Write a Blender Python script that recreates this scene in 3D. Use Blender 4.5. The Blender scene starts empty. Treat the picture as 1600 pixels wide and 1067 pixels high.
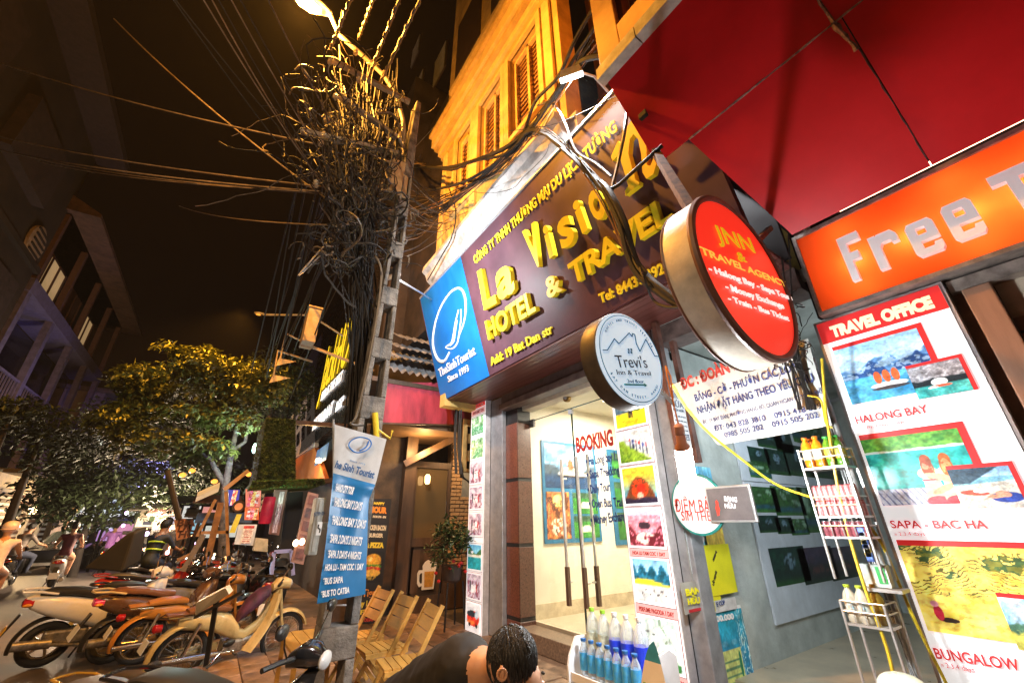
import bpy, bmesh, math, random
import numpy as np
from mathutils import Vector, Matrix
R_ = math.radians
random.seed(7)
S = bpy.context.scene
COL = S.collection

# ------------------------------------------------------------------ camera
CAM = np.array([0.0, 0.0, 1.45])
FPX, YAW, PIT, ROL = 632.94, 0.60394, 0.41932, -0.011406      # focal length for a 1600 px wide frame, angles in radians
_f = np.array([math.sin(YAW)*math.cos(PIT), math.cos(YAW)*math.cos(PIT), math.sin(PIT)])
_r = np.array([math.cos(YAW), -math.sin(YAW), 0.0]); _u = np.cross(_r, _f)
AR = math.cos(ROL)*_r + math.sin(ROL)*_u
AU = -math.sin(ROL)*_r + math.cos(ROL)*_u
AF = _f
cd = bpy.data.cameras.new('camera'); cam = bpy.data.objects.new('camera', cd); COL.objects.link(cam)
cd.sensor_width = 36; cd.lens = FPX/1600*36; cd.clip_start = .05; cd.clip_end = 600
m = Matrix.Identity(4)
for i in range(3):
    m[i][0] = AR[i]; m[i][1] = AU[i]; m[i][2] = -AF[i]; m[i][3] = CAM[i]
cam.matrix_world = m
S.camera = cam

# ------------------------------------------------------------------ world: a city night sky, dark brown from sodium light
w = bpy.data.worlds.new('World'); S.world = w; w.use_nodes = True
bg = w.node_tree.nodes['Background']
bg.inputs[0].default_value = (.0040, .0016, .0007, 1); bg.inputs[1].default_value = 1.0
S.view_settings.view_transform = 'Standard'; S.view_settings.look = 'None'
S.view_settings.exposure = 0; S.view_settings.gamma = 1; S.view_settings.use_curve_mapping = False
S.render.engine = 'CYCLES'
S.cycles.use_denoising = True
S.cycles.max_bounces = 6; S.cycles.diffuse_bounces = 3; S.cycles.glossy_bounces = 3
S.cycles.transmission_bounces = 5; S.cycles.transparent_max_bounces = 12
S.cycles.caustics_reflective = False; S.cycles.caustics_refractive = False
S.cycles.sample_clamp_indirect = 4.0

# ------------------------------------------------------------------ measuring helpers: a sight line met with a real plane
def ray(x, y): return AF*FPX + AR*(x-800) - AU*(y-533.5)
def U(x, y, ax, v):
    d = ray(x, y); return CAM + d*((v-CAM[ax])/d[ax])
def UX(x, y, v): return U(x, y, 0, v)
def UY(x, y, v): return U(x, y, 1, v)
def UZ(x, y, v): return U(x, y, 2, v)
def UD(x, y, f): return CAM + ray(x, y)*(f/FPX)
def UP(x, y, o, n):
    d = ray(x, y); o = np.array(o, float); n = np.array(n, float)
    return CAM + d*(((o-CAM)@n)/(d@n))

# ------------------------------------------------------------------ lights (the lamps that carry them are built further down)
def lamp(name, kind, loc, energy, color, radius=.05, aim=None, spot=None, blend=.5, size=None, size_y=None):
    l = bpy.data.lights.new(name, kind); l.energy = energy; l.color = color
    if kind in ('POINT', 'SPOT'): l.shadow_soft_size = radius
    if kind == 'SPOT': l.spot_size = R_(spot); l.spot_blend = blend
    if kind == 'AREA':
        l.shape = 'RECTANGLE'; l.size = size; l.size_y = size_y or size
    o = bpy.data.objects.new(name, l); COL.objects.link(o); o.location = loc
    if aim is not None:
        o.rotation_euler = (Vector(aim)-Vector(loc)).to_track_quat('-Z', 'Y').to_euler()
    return o
SODIUM = (1.0, .405, .05)
WHITE = (.93, .97, 1.0)
WARM = (1.0, .72, .40)
STREETLAMP = np.array([-.42, 4.0, 7.72])
lamp('street_lamp_light', 'POINT', STREETLAMP+np.array([-.05,0,-.14]), 2900, SODIUM, .12)
SPOT_A = UD(893, 121, 4.35)      # flood lamp over the middle of the hotel sign
SPOT_B = UD(614, 430, 4.9)       # flood lamp at its far end
BULB = UD(1072, 738, 2.3)       # bare energy-saving bulb

# ------------------------------------------------------------------ materials
MATS = {}
def mat(name, col, rough=.6, metal=0., var=.18, vs=6., bump=.0, bs=60., emis=None, es=0., spec=.5, trans=0., alpha=1., col2=None, stretch=None, coat=0.):
    if name in MATS: return MATS[name]
    m = bpy.data.materials.new(name); m.use_nodes = True; nt = m.node_tree; N = nt.nodes; L = nt.links
    b = N['Principled BSDF']
    b.inputs['Roughness'].default_value = rough; b.inputs['Metallic'].default_value = metal
    b.inputs['Specular IOR Level'].default_value = spec
    b.inputs['Coat Weight'].default_value = coat
    if trans: b.inputs['Transmission Weight'].default_value = trans; b.inputs['IOR'].default_value = 1.33
    if alpha < 1: b.inputs['Alpha'].default_value = alpha
    c = (*col, 1)
    tc = N.new('ShaderNodeTexCoord'); src = tc.outputs['Object']
    if stretch:
        mp = N.new('ShaderNodeMapping'); mp.inputs['Scale'].default_value = stretch; L.new(src, mp.inputs[0]); src = mp.outputs[0]
    if var > 0:
        n1 = N.new('ShaderNodeTexNoise'); n1.inputs['Scale'].default_value = vs; n1.inputs['Detail'].default_value = 6; n1.inputs['Roughness'].default_value = .65
        L.new(src, n1.inputs['Vector'])
        rp = N.new('ShaderNodeMapRange'); rp.inputs['From Min'].default_value = .3; rp.inputs['From Max'].default_value = .7
        L.new(n1.outputs['Fac'], rp.inputs['Value'])
        mx = N.new('ShaderNodeMix'); mx.data_type = 'RGBA'
        c2 = col2 or tuple(v*(1-var*2.2) for v in col)
        mx.inputs[6].default_value = (*[max(0, v) for v in c2], 1); mx.inputs[7].default_value = (*[min(1, v*(1+var*.5)) for v in col], 1)
        L.new(rp.outputs[0], mx.inputs[0]); L.new(mx.outputs[2], b.inputs['Base Color'])
        mr = N.new('ShaderNodeMapRange'); mr.inputs['To Min'].default_value = max(0, rough-.12); mr.inputs['To Max'].default_value = min(1, rough+.15)
        L.new(n1.outputs['Fac'], mr.inputs['Value']); L.new(mr.outputs[0], b.inputs['Roughness'])
    else: b.inputs['Base Color'].default_value = c
    if bump > 0:
        n2 = N.new('ShaderNodeTexNoise'); n2.inputs['Scale'].default_value = bs; n2.inputs['Detail'].default_value = 4
        L.new(src, n2.inputs['Vector'])
        bp = N.new('ShaderNodeBump'); bp.inputs['Strength'].default_value = bump; bp.inputs['Distance'].default_value = .02
        L.new(n2.outputs['Fac'], bp.inputs['Height']); L.new(bp.outputs[0], b.inputs['Normal'])
    if es > 0:
        b.inputs['Emission Color'].default_value = (*(emis or col), 1); b.inputs['Emission Strength'].default_value = es
    MATS[name] = m
    return m
def print_mat(name, es, rough=.35):
    """printed sheet: colours come from the colour attribute of the mesh"""
    m = bpy.data.materials.new(name); m.use_nodes = True; nt = m.node_tree; b = nt.nodes['Principled BSDF']
    a = nt.nodes.new('ShaderNodeAttribute'); a.attribute_name = 'print'
    nt.links.new(a.outputs['Color'], b.inputs['Base Color']); b.inputs['Roughness'].default_value = rough
    if es > 0:
        nt.links.new(a.outputs['Color'], b.inputs['Emission Color']); b.inputs['Emission Strength'].default_value = es
    MATS[name] = m; return m
PRINT_LIT = print_mat('backlit_print', .62)
PRINT_DIM = print_mat('faintly_lit_print', .16)
PRINT = print_mat('paper_print', 0)
def srgb(*c):
    return tuple(((v/255)/12.92 if v/255 <= .04045 else ((v/255+.055)/1.055)**2.4) for v in c)

# ------------------------------------------------------------------ things
def tag(o, label=None, cat=None, group=None, kind=None):
    if label: o['label'] = label
    if cat: o['category'] = cat
    if group: o['group'] = group
    if kind: o['kind'] = kind
    return o
def thing(name, label, cat, loc=(0, 0, 0), group=None, rz=0):
    o = bpy.data.objects.new(name, None); COL.objects.link(o); o.location = [float(v) for v in loc]; o.rotation_euler[2] = rz
    o.empty_display_size = .2
    return tag(o, label, cat, group)
def copy_tree(o, parent=None):
    c = o.copy(); COL.objects.link(c)
    if parent is not None: c.parent = parent
    for ch in list(o.children): copy_tree(ch, c)
    return c
def rootloc(p):
    v = Vector((0, 0, 0))
    while p is not None: v += Vector(p.location); p = p.parent
    return v

class MB:
    """collects shapes (world coordinates) and links them as one mesh object"""
    def __init__(s): s.v = []; s.f = []
    def add(s, vs, fs):
        n = len(s.v); s.v += [tuple(float(c) for c in v) for v in vs]; s.f += [tuple(i+n for i in f) for f in fs]; return s
    def box(s, a, b):
        (x0, y0, z0), (x1, y1, z1) = a, b
        return s.hexa([(x0,y0,z0),(x1,y0,z0),(x1,y1,z0),(x0,y1,z0)], [(x0,y0,z1),(x1,y0,z1),(x1,y1,z1),(x0,y1,z1)])
    def hexa(s, lo, hi):
        return s.add(list(lo)+list(hi), [(0,3,2,1),(4,5,6,7),(0,1,5,4),(1,2,6,5),(2,3,7,6),(3,0,4,7)])
    def slab(s, o, u, v, w, h, d, b=0.):
        """box standing on a frame: origin o, width w along u, height h along v, depth d along u x v; bevelled rim b on the front"""
        o, u, v = (np.array(q, float) for q in (o, u, v)); n = np.cross(u, v)
        lo = [o, o+u*w, o+u*w+v*h, o+v*h]
        if b <= 0: return s.hexa(lo, [p+n*d for p in lo])
        md = [p+n*(d-b) for p in lo]
        hi = [o+u*b+v*b, o+u*(w-b)+v*b, o+u*(w-b)+v*(h-b), o+u*b+v*(h-b)]; hi = [p+n*d for p in hi]
        return s.add(lo+md+hi, [(0,3,2,1),(0,1,5,4),(1,2,6,5),(2,3,7,6),(3,0,4,7),(4,5,9,8),(5,6,10,9),(6,7,11,10),(7,4,8,11),(8,9,10,11)])
    def quad(s, a, b, c, d): return s.add([a, b, c, d], [(0,1,2,3)])
    def bar(s, a, b, w, h=None):
        """rectangular bar from a to b"""
        a, b = np.array(a, float), np.array(b, float); d = b-a; d = d/np.linalg.norm(d); h = h or w
        up = np.array([0,0,1.]) if abs(d[2]) < .9 else np.array([0,1.,0])
        x = np.cross(d, up); x /= np.linalg.norm(x); y = np.cross(x, d)
        c = [-x*w/2-y*h/2, x*w/2-y*h/2, x*w/2+y*h/2, -x*w/2+y*h/2]
        return s.hexa([a+q for q in c], [b+q for q in c])
    def tube(s, pts, r, n=8, cap=True):
        pts = [np.array(p, float) for p in pts]; k = len(pts); vs = []
        rr = r if hasattr(r, '__len__') else [r]*k
        x = None
        for i, p in enumerate(pts):
            t = pts[min(i+1, k-1)]-pts[max(i-1, 0)]; t = t/(np.linalg.norm(t)+1e-9)
            if x is None:
                a = np.array([0,0,1.]) if abs(t[2]) < .9 else np.array([1.,0,0]); x = np.cross(t, a)
            x = x-t*(x@t); x /= np.linalg.norm(x)+1e-9; y = np.cross(t, x)
            for j in range(n):
                a = 2*math.pi*j/n; vs.append(p+(x*math.cos(a)+y*math.sin(a))*rr[i])
        fs = [(i*n+j, i*n+(j+1) % n, (i+1)*n+(j+1) % n, (i+1)*n+j) for i in range(k-1) for j in range(n)]
        if cap: fs += [tuple(range(n-1, -1, -1)), tuple((k-1)*n+j for j in range(n))]
        return s.add(vs, fs)
    def lathe(s, prof, o=(0,0,0), ax=(0,0,1), n=20):
        """prof: [(radius, height)] turned about ax through o"""
        ax = np.array(ax, float); ax /= np.linalg.norm(ax)
        a = np.array([1.,0,0]) if abs(ax[0]) < .9 else np.array([0,1.,0]); x = np.cross(a, ax); x /= np.linalg.norm(x); y = np.cross(ax, x)
        o = np.array(o, float); k = len(prof)
        vs = [o+ax*h+(x*math.cos(2*math.pi*j/n)+y*math.sin(2*math.pi*j/n))*max(r, 1e-4) for r, h in prof for j in range(n)]
        fs = [(i*n+j, i*n+(j+1) % n, (i+1)*n+(j+1) % n, (i+1)*n+j) for i in range(k-1) for j in range(n)]
        fs += [tuple(range(n-1, -1, -1)), tuple((k-1)*n+j for j in range(n))]
        return s.add(vs, fs)
    def torus(s, o, ax, R, r, n=28, k=8):
        ax = np.array(ax, float); ax /= np.linalg.norm(ax)
        a = np.array([1.,0,0]) if abs(ax[0]) < .9 else np.array([0,1.,0]); x = np.cross(a, ax); x /= np.linalg.norm(x); y = np.cross(ax, x)
        o = np.array(o, float); vs = []
        for i in range(n):
            d = x*math.cos(2*math.pi*i/n)+y*math.sin(2*math.pi*i/n)
            for j in range(k):
                b = 2*math.pi*j/k; vs.append(o+d*(R+r*math.cos(b))+ax*r*math.sin(b))
        return s.add(vs, [(i*k+j, ((i+1) % n)*k+j, ((i+1) % n)*k+(j+1) % k, i*k+(j+1) % k) for i in range(n) for j in range(k)])
    def loft(s, secs, n=14, e=2.6):
        """sections along local x: (x, y, z, half width, half height), superellipse cross-sections"""
        vs = []
        for x, y, z, a, b in secs:
            for j in range(n):
                t = 2*math.pi*j/n; c, q = math.cos(t), math.sin(t)
                vs.append((x, y+a*math.copysign(abs(c)**(2/e), c), z+b*math.copysign(abs(q)**(2/e), q)))
        k = len(secs)
        fs = [(i*n+j, (i+1)*n+j, (i+1)*n+(j+1) % n, i*n+(j+1) % n) for i in range(k-1) for j in range(n)]
        fs += [tuple(range(n)), tuple((k-1)*n+j for j in range(n-1, -1, -1))]
        return s.add(vs, fs)
    def blob(s, c, rx, ry, rz, n=10, k=7):
        prof = [(math.sin(math.pi*i/k), -math.cos(math.pi*i/k)) for i in range(k+1)]
        vs = [(c[0]+rx*max(r, .02)*math.cos(2*math.pi*j/n), c[1]+ry*max(r, .02)*math.sin(2*math.pi*j/n), c[2]+rz*h) for r, h in prof for j in range(n)]
        fs = [(i*n+j, i*n+(j+1) % n, (i+1)*n+(j+1) % n, (i+1)*n+j) for i in range(k) for j in range(n)]
        fs += [tuple(range(n-1, -1, -1)), tuple(k*n+j for j in range(n))]
        return s.add(vs, fs)
    def xf(s, M):
        s.v = [tuple(M @ Vector(v)) for v in s.v]; return s
    def build(s, name, m, parent=None, smooth=False, kind=None, label=None, local=False, bevel=0):
        me = bpy.data.meshes.new(name)
        off = (0, 0, 0) if (local or parent is None) else tuple(rootloc(parent))
        me.from_pydata([(a-off[0], b-off[1], c-off[2]) for a, b, c in s.v], [], s.f); me.update()
        if m: me.materials.append(m)
        if smooth:
            me.polygons.foreach_set('use_smooth', [True]*len(me.polygons))
            try: me.set_sharp_from_angle(angle=R_(40))
            except Exception: pass
        o = bpy.data.objects.new(name, me); COL.objects.link(o)
        if parent is not None: o.parent = parent
        if bevel:
            md = o.modifiers.new('edge', 'BEVEL'); md.width = bevel; md.segments = 2; md.limit_method = 'ANGLE'
        return tag(o, label, None, None, kind)
X_, Y_, Z_ = np.eye(3)

# ------------------------------------------------------------------ lettering
_tc = {}
def text_geo(body, ext=0., bold=0., shear=0., res=3):
    key = (body, round(ext, 5), bold, shear)
    if key in _tc: return _tc[key]
    c = bpy.data.curves.new('t', 'FONT'); c.body = body; c.size = 1; c.extrude = ext; c.offset = bold; c.shear = shear; c.resolution_u = res
    o = bpy.data.objects.new('t', c); COL.objects.link(o)
    me = bpy.data.meshes.new_from_object(o.evaluated_get(bpy.context.evaluated_depsgraph_get()))
    v = np.zeros(len(me.vertices)*3); me.vertices.foreach_get('co', v); v = v.reshape(-1, 3)
    f = [tuple(p.vertices) for p in me.polygons]
    bpy.data.objects.remove(o); bpy.data.curves.remove(c); bpy.data.meshes.remove(me)
    _tc[key] = (v, f); return v, f
def text_on(body, o, u, v, w, h, m, parent, d=.002, name='lettering', bold=.0, shear=0., lift=.001, fit_x=True, label=None, fit_h=False):
    """letters with cap height h and overall width w, standing proud of the surface by lift and d thick"""
    o, u, v = (np.array(q, float) for q in (o, u, v)); u = u/np.linalg.norm(u); v = v/np.linalg.norm(v); n = np.cross(u, v)
    g, f = text_geo(body, .5, bold, shear)
    if len(g) == 0: return None
    x0, x1 = g[:, 0].min(), g[:, 0].max()
    cap = .73+bold
    low = g[:, 1].min() if not any(ch in body for ch in 'gjpqy,ạặậệịộợụựQẠẶẬỆỊỘỢỤ&') else 0
    sx = w/(x1-x0) if w else h/cap
    if fit_h: cap = g[:, 1].max()
    p = MB()
    P = o[None]+np.outer((g[:, 0]-x0)*sx, u)+np.outer(g[:, 1]*h/cap, v)+np.outer((g[:, 2]+.5)*d+lift, n)
    p.add(P, f)
    return p.build(name, m, parent, label=label)
def text_px(body, plane, BL, BR, TL, m, parent, **k):
    P = plane
    a, b, c = P(*BL), P(*BR), P(*TL)
    u = b-a; w = np.linalg.norm(u); u /= w
    v = c-a; v = v-u*(v@u); h = np.linalg.norm(v)
    nrm = np.cross(u, v)
    return text_on(body, a, u, v, w, h, m, parent, **k)
def poly_shape(rings, o, u, v, d, m, parent, name, lift=.001, sx=1, sy=1, bevel=0., label=None):
    """flat shape with holes (rings of 2-D points) given thickness d"""
    c = bpy.data.curves.new('s', 'CURVE'); c.dimensions = '2D'; c.fill_mode = 'BOTH'; c.extrude = .5
    for r in rings:
        sp = c.splines.new('POLY'); sp.points.add(len(r)-1); sp.use_cyclic_u = True
        for i, q in enumerate(r): sp.points[i].co = (q[0], q[1], 0, 1)
    ob = bpy.data.objects.new('s', c); COL.objects.link(ob)
    me = bpy.data.meshes.new_from_object(ob.evaluated_get(bpy.context.evaluated_depsgraph_get()))
    g = np.zeros(len(me.vertices)*3); me.vertices.foreach_get('co', g); g = g.reshape(-1, 3); f = [tuple(p.vertices) for p in me.polygons]
    bpy.data.objects.remove(ob); bpy.data.curves.remove(c); bpy.data.meshes.remove(me)
    o, u, v = (np.array(q, float) for q in (o, u, v)); n = np.cross(u, v)
    P = o[None]+np.outer(g[:, 0]*sx, u)+np.outer(g[:, 1]*sy, v)+np.outer((g[:, 2]+.5)*d+lift, n)
    return MB().add(P, f).build(name, m, parent, label=label)

# ------------------------------------------------------------------ printed pictures (colour attribute on a fine grid)
def vnoise(X, Y, s, seed):
    rng = np.random.RandomState(seed); g = rng.rand(64, 64)
    x = X*s; y = Y*s; xi = np.floor(x).astype(int); yi = np.floor(y).astype(int); fx = x-xi; fy = y-yi
    fx = fx*fx*(3-2*fx); fy = fy*fy*(3-2*fy)
    G = lambda a, b: g[a % 64, b % 64]
    return (G(xi,yi)*(1-fx)+G(xi+1,yi)*fx)*(1-fy)+(G(xi,yi+1)*(1-fx)+G(xi+1,yi+1)*fx)*fy
def fbm(X, Y, s, seed, o=4):
    t = 0; a = .5
    for i in range(o): t = t+a*vnoise(X, Y, s*2**i, seed+i); a *= .5
    return t/(1-.5**o)
def paint(kind, X, Y, seed):
    A = lambda *c: np.ones(X.shape+(3,))*np.array(c, float)/255
    def over(img, mask, c):
        mask = np.clip(mask, 0, 1)[..., None]; return img*(1-mask)+np.array(c, float)/255*mask
    def mixf(c1, c2, t):
        t = np.clip(t, 0, 1)[..., None]; return np.array(c1, float)/255*(1-t)+np.array(c2, float)/255*t
    def ell(cx, cy, rx, ry, rot=0):
        dx = X-cx; dy = Y-cy; c, s = math.cos(rot), math.sin(rot); a = (dx*c+dy*s)/rx; b = (-dx*s+dy*c)/ry
        return np.clip((1-(a*a+b*b))*6, 0, 1)
    n = fbm(X, Y, 6, seed); n2 = fbm(X, Y, 18, seed+9)
    if kind == 'bay':
        img = mixf((235,245,250), (150,200,235), (Y-.45)*2)
        for k, (c, sc, base) in enumerate((((150,185,215), 3, .62), ((85,130,180), 4, .55), ((40,75,130), 5, .45))):
            hgt = base+.5*fbm(X+seed, Y*0, sc, seed+k*3, 3)*np.abs(np.sin(X*5+seed+k*1.3))**.7-.08
            img = over(img, (hgt-Y)*40, c)
            img = over(img, np.clip((hgt-Y)*40, 0, 1)*(n2 > .52)*.55, (200,215,220) if k else (180,205,225))
        wt = mixf((30,120,175), (120,190,220), n*.9)
        wm = np.clip((.42-Y)*60, 0, 1)[..., None]; img = img*(1-wm)+wt*wm
        img = over(img, ell(.5,.22,.22,.05), (235,235,235)); img = over(img, ell(.5,.17,.22,.03), (70,60,60))
        for q in (.4,.5,.6): img = over(img, ell(q,.36,.045,.11), (215,95,50))
    elif kind == 'cave':
        img = mixf((225,225,230), (110,105,110), n2*1.3)
        img = over(img, (.55-Y+.15*(n-.5))*30, (30,40,45))
        wm = np.clip((.36-Y)*50, 0, 1)[..., None]; img = img*(1-wm)+mixf((25,130,130), (110,200,190), n)*wm
        img = over(img, ell(.5,.42,.16,.12), (240,240,240)); img = over(img, ell(.5,.3,.22,.04), (230,90,60)); img = over(img, ell(.35,.28,.1,.03), (250,250,250))
    elif kind == 'lake':
        img = mixf((40,110,50), (110,170,70), n2*1.5); img = over(img, (.8-Y+.05*(n-.5))*60, (225,235,225))
        wm = np.clip((.77-Y)*60, 0, 1)[..., None]; img = img*(1-wm)+mixf((15,135,135), (70,195,180), n*1.1+(Y-.4)*.4)*wm
        dk = np.clip((.24-Y)*60, 0, 1)*np.clip((.95-X)*40, 0, 1)
        img = over(img, dk, (190,190,205)); img = over(img, dk*(np.sin(X*95+Y*40) > .6), (120,125,150))
        for cx, hair in ((.58,(150,65,30)), (.76,(190,95,35))):
            img = over(img, ell(cx,.20,.085,.30), (238,190,160)); img = over(img, ell(cx,.08,.125,.12), (238,185,150)); img = over(img, ell(cx,.42,.115,.085), (240,195,165)); img = over(img, ell(cx,.045,.12,.07), (200,60,70)); img = over(img, (np.abs(Y-.33) < .012)*(np.abs(X-cx) < .085)*1., (200,60,70))
            img = over(img, ell(cx+.01,.60,.055,.09), hair); img = over(img, ell(cx+.005,.50,.062,.16), hair); img = over(img, ell(cx+.005,.48,.05,.14)*(n2 > .5), tuple(min(255, v+60) for v in hair))
        img = over(img, ell(.68,.36,.17,.045,-.35), (235,172,132)); img = over(img, ell(.66,.2,.14,.04,.5), (225,155,115))
    elif kind == 'beach':
        img = mixf((190,215,235), (90,150,200), (Y-.7)*2); img = over(img, (.78-Y)*50, (120,170,190)); img = over(img, (.62-Y+.1*(X-.5))*40, (215,205,190))
        img = over(img, ((.95-X*1.1)-(1-Y)*1.6)*20*(Y > .62), (60,80,95)); img = over(img, (Y < .62)*(n2 > .56)*.4, (160,150,140))
        img = over(img, ell(.3,.38,.24,.07,-.1), (190,80,60)); img = over(img, ell(.42,.42,.14,.05), (235,225,225)); img = over(img, ell(.78,.25,.26,.13), (50,70,150))
        img = over(img, ell(.74,.33,.13,.08,-.3), (205,140,115)); img = over(img, ell(.62,.28,.16,.05,.1), (215,150,120))
    elif kind == 'terrace':
        img = mixf((240,205,80), (250,230,130), n)
        lv = (Y+.13*np.sin(X*6+seed)+.25*n)*26
        img = over(img, (np.abs(lv % 1-.5) < .16)*(Y > .42)*(n > .42)*.9, (95,90,35))
        img = over(img, (n*1.1+.5*(Y-.8) > .62)*(Y > .6)*(n2 > .42), (70,95,55)); img = over(img, (n2 > .62)*.35, (200,160,40))
        for cx, cy in ((.13,.22), (.62,.2)):
            img = over(img, ell(cx+.06,cy-.07,.07,.03), (60,45,40)); img = over(img, ell(cx,cy,.035,.09), (190,40,60)); img = over(img, ell(cx-.01,cy+.1,.03,.035), (235,150,170))
    elif kind == 'cloudland':
        img = mixf((120,180,215), (250,250,255), n*1.6-.3); img = over(img, (.45+.2*n-Y)*20, (70,110,90)); img = over(img, (.25+.2*n2-Y)*20, (190,190,90))
    elif kind == 'field':
        img = mixf((200,220,240), (120,165,215), n); img = over(img, (.45+.75*np.abs(np.sin(X*3+seed))*.6-Y+.1*n)*20, (70,95,110)); img = over(img, ((X-.45)*1.4+.3-Y+.15*n)*20, (45,85,45))
        img = over(img, (.35+.05*n-Y)*40, (235,215,40)); img = over(img, ell(.48,.35,.03,.2), (35,35,40)); img = over(img, ell(.56,.35,.03,.2), (60,50,50)); img = over(img, (n2 > .58)*(Y < .34)*.5, (190,170,30))
    elif kind == 'trek':
        img = mixf((225,225,228), (190,195,190), n); img = over(img, (.55-X*.65-Y+.3*n+.1)*14, (140,170,50)); img = over(img, (n2 > .55)*(Y < .5-X*.5)*.8, (90,130,35))
        for i in range(6):
            cx = .38+.1*i; cy = .62-.05*i+.02*(i % 2); img = over(img, ell(cx,cy+.08,.035,.09), [(200,60,60),(60,80,150),(220,90,120)][i % 3]); img = over(img, ell(cx,cy-.08,.028,.12), (50,60,90))
    elif kind == 'volcano':
        img = mixf((60,150,215), (250,205,60), Y*1.4-.1+.3*(n-.5)); img = over(img, ((.7-.9*(X-.5)**2*3)-Y+.1*n)*20, (120,65,35)); img = over(img, ell(.5,.4,.3,.26)*(n2 > .42), (225,70,30)); img = over(img, ell(.55,.4,.14,.14), (240,50,30)); img = over(img, ell(.5,.2,.1,.1), (250,190,160)); img = over(img, (.12+.1*n-Y)*20, (50,40,60))
    elif kind == 'town':
        img = mixf((235,90,120), (250,200,210), n2*1.2); img = over(img, ((X-.5)**2*1.5+.3-Y)*12*(n2 > .4), (120,40,50)); img = over(img, ell(.5,.55,.2,.12), (70,50,60)); img = over(img, ell(.5,.2,.3,.16)*(n > .4), (250,225,215)); img = over(img, (Y > .85)*1., (235,210,225))
    elif kind == 'karst':
        img = mixf((225,240,250), (140,205,240), Y); img = over(img, (.62+.22*np.abs(np.sin(X*11+seed))+.08*n-Y)*40, (40,125,160)); img = over(img, (.62+.2*np.abs(np.sin(X*11+seed))-.05+.08*n-Y)*40*(n2 > .5), (30,90,110))
        img = over(img, (.5+.05*np.sin(X*5)-Y)*40, (235,225,60)); img = over(img, (.38+.04*n-Y)*50, (225,228,228))
        for i in range(7): img = over(img, ell(.2+.11*i,.1+.16*fbm(np.array([[i*.7]]),np.array([[.2]]),3,seed)[0,0]+.08*(i % 2),.055,.018,.5), (90,80,75))
    elif kind == 'river':
        img = mixf((245,250,250), (200,230,225), n); img = over(img, (np.abs(X-.65-.1*np.sin(Y*12)) < .05)*(n2 > .5)*.7, (120,150,120)); img = over(img, (np.abs(np.sin(X*9+Y*6+4*n)) < .12)*.35, (150,175,170))
        img = over(img, ell(.35,.65,.07,.02,.4), (60,70,70)); img = over(img, ell(.55,.3,.09,.02,.3), (50,60,60)); img = over(img, ell(.2,.7,.05,.015), (80,90,90)); img = over(img, ell(.9,.1,.08,.12)*(n2 > .5), (60,140,70))
    elif kind == 'forest':
        img = mixf((15,45,30), (70,125,60), n2*1.3); img = over(img, (n > .6)*.7, (170,205,190)); img = over(img, (.25+.1*n-Y)*30, (40,90,110)); img = over(img, (.15-Y)*30, (60,120,50))
    elif kind == 'green':
        img = mixf((60,130,60), (215,235,205), n*1.7-.3); img = over(img, (.4+.15*n2-Y)*20, (90,160,110)); img = over(img, (n2 > .6)*.6, (245,250,245))
    elif kind == 'people':
        img = mixf((235,225,235), (150,130,150), n*1.4-.2); img = over(img, (np.sin(X*20+9*n) > .5)*(Y < .7)*.7, (120,50,70)); img = over(img, ell(.5,.4,.3,.2)*(n2 > .45), (240,240,245)); img = over(img, ell(.25,.5,.06,.25), (50,50,60)); img = over(img, ell(.7,.45,.05,.22), (170,60,60))
    elif kind == 'sea':
        img = mixf((180,225,240), (100,180,220), Y); img = over(img, (.75+.1*np.sin(X*8)-Y)*30, (60,110,70)); img = over(img, (.6-Y)*30, (240,235,220)); img = over(img, (.5-Y)*30, (40,150,160)); img = over(img, ell(.3,.7,.12,.06), (250,250,250))
    elif kind == 'bus':
        img = mixf((245,245,250), (215,225,235), n); img = over(img, ell(.5,.45,.46,.3), (215,60,45)); img = over(img, ell(.4,.6,.36,.13), (35,50,60)); img = over(img, ell(.75,.6,.14,.14), (180,200,215)); img = over(img, ell(.35,.3,.3,.08), (235,120,60)); img = over(img, ell(.25,.2,.07,.09), (25,25,25)); img = over(img, ell(.75,.2,.07,.09), (25,25,25))
    elif kind == 'ship':
        img = mixf((230,238,245), (85,140,190), n*1.5-.35+.3*Y); img = over(img, (.42+.15*np.abs(np.sin(X*7+1))-Y)*20, (70,85,100)); img = over(img, (.3-Y)*30, (40,65,100)); img = over(img, ell(.55,.34,.3,.07), (235,230,225)); img = over(img, ell(.55,.42,.22,.05), (225,215,205)); img = over(img, ell(.5,.55,.06,.14), (190,90,50)); img = over(img, ell(.52,.27,.3,.025), (50,40,40)); img = over(img, (np.sin(Y*150) > .3)*ell(.55,.36,.28,.07)*.4, (70,70,80))
    elif kind == 'feast':
        img = mixf((120,50,40), (225,150,80), n2*1.4-.1); img = over(img, ell(.5,.8,.25,.14), (250,220,130)); img = over(img, (n > .58)*.7, (60,35,35)); img = over(img, ell(.5,.25,.35,.2)*(n2 > .5), (230,210,190))
    elif kind == 'golf':
        img = mixf((35,95,45), (75,150,60), n); img = over(img, ell(.5,.4,.28,.16), (215,225,200)); img = over(img, (Y > .75)*1., (60,90,70)); img = over(img, (n2 > .6)*(Y > .5)*.6, (25,60,35))
    elif kind == 'night':
        img = mixf((8,25,30), (30,75,60), n2*1.4); img = over(img, ell(.5,.62,.16,.22)*(n2 > .4), (110,140,160)); img = over(img, (.35+.2*n-Y)*14, (20,50,45)); img = over(img, (.16-Y)*20, (35,85,40))
    elif kind == 'dusk':
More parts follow.
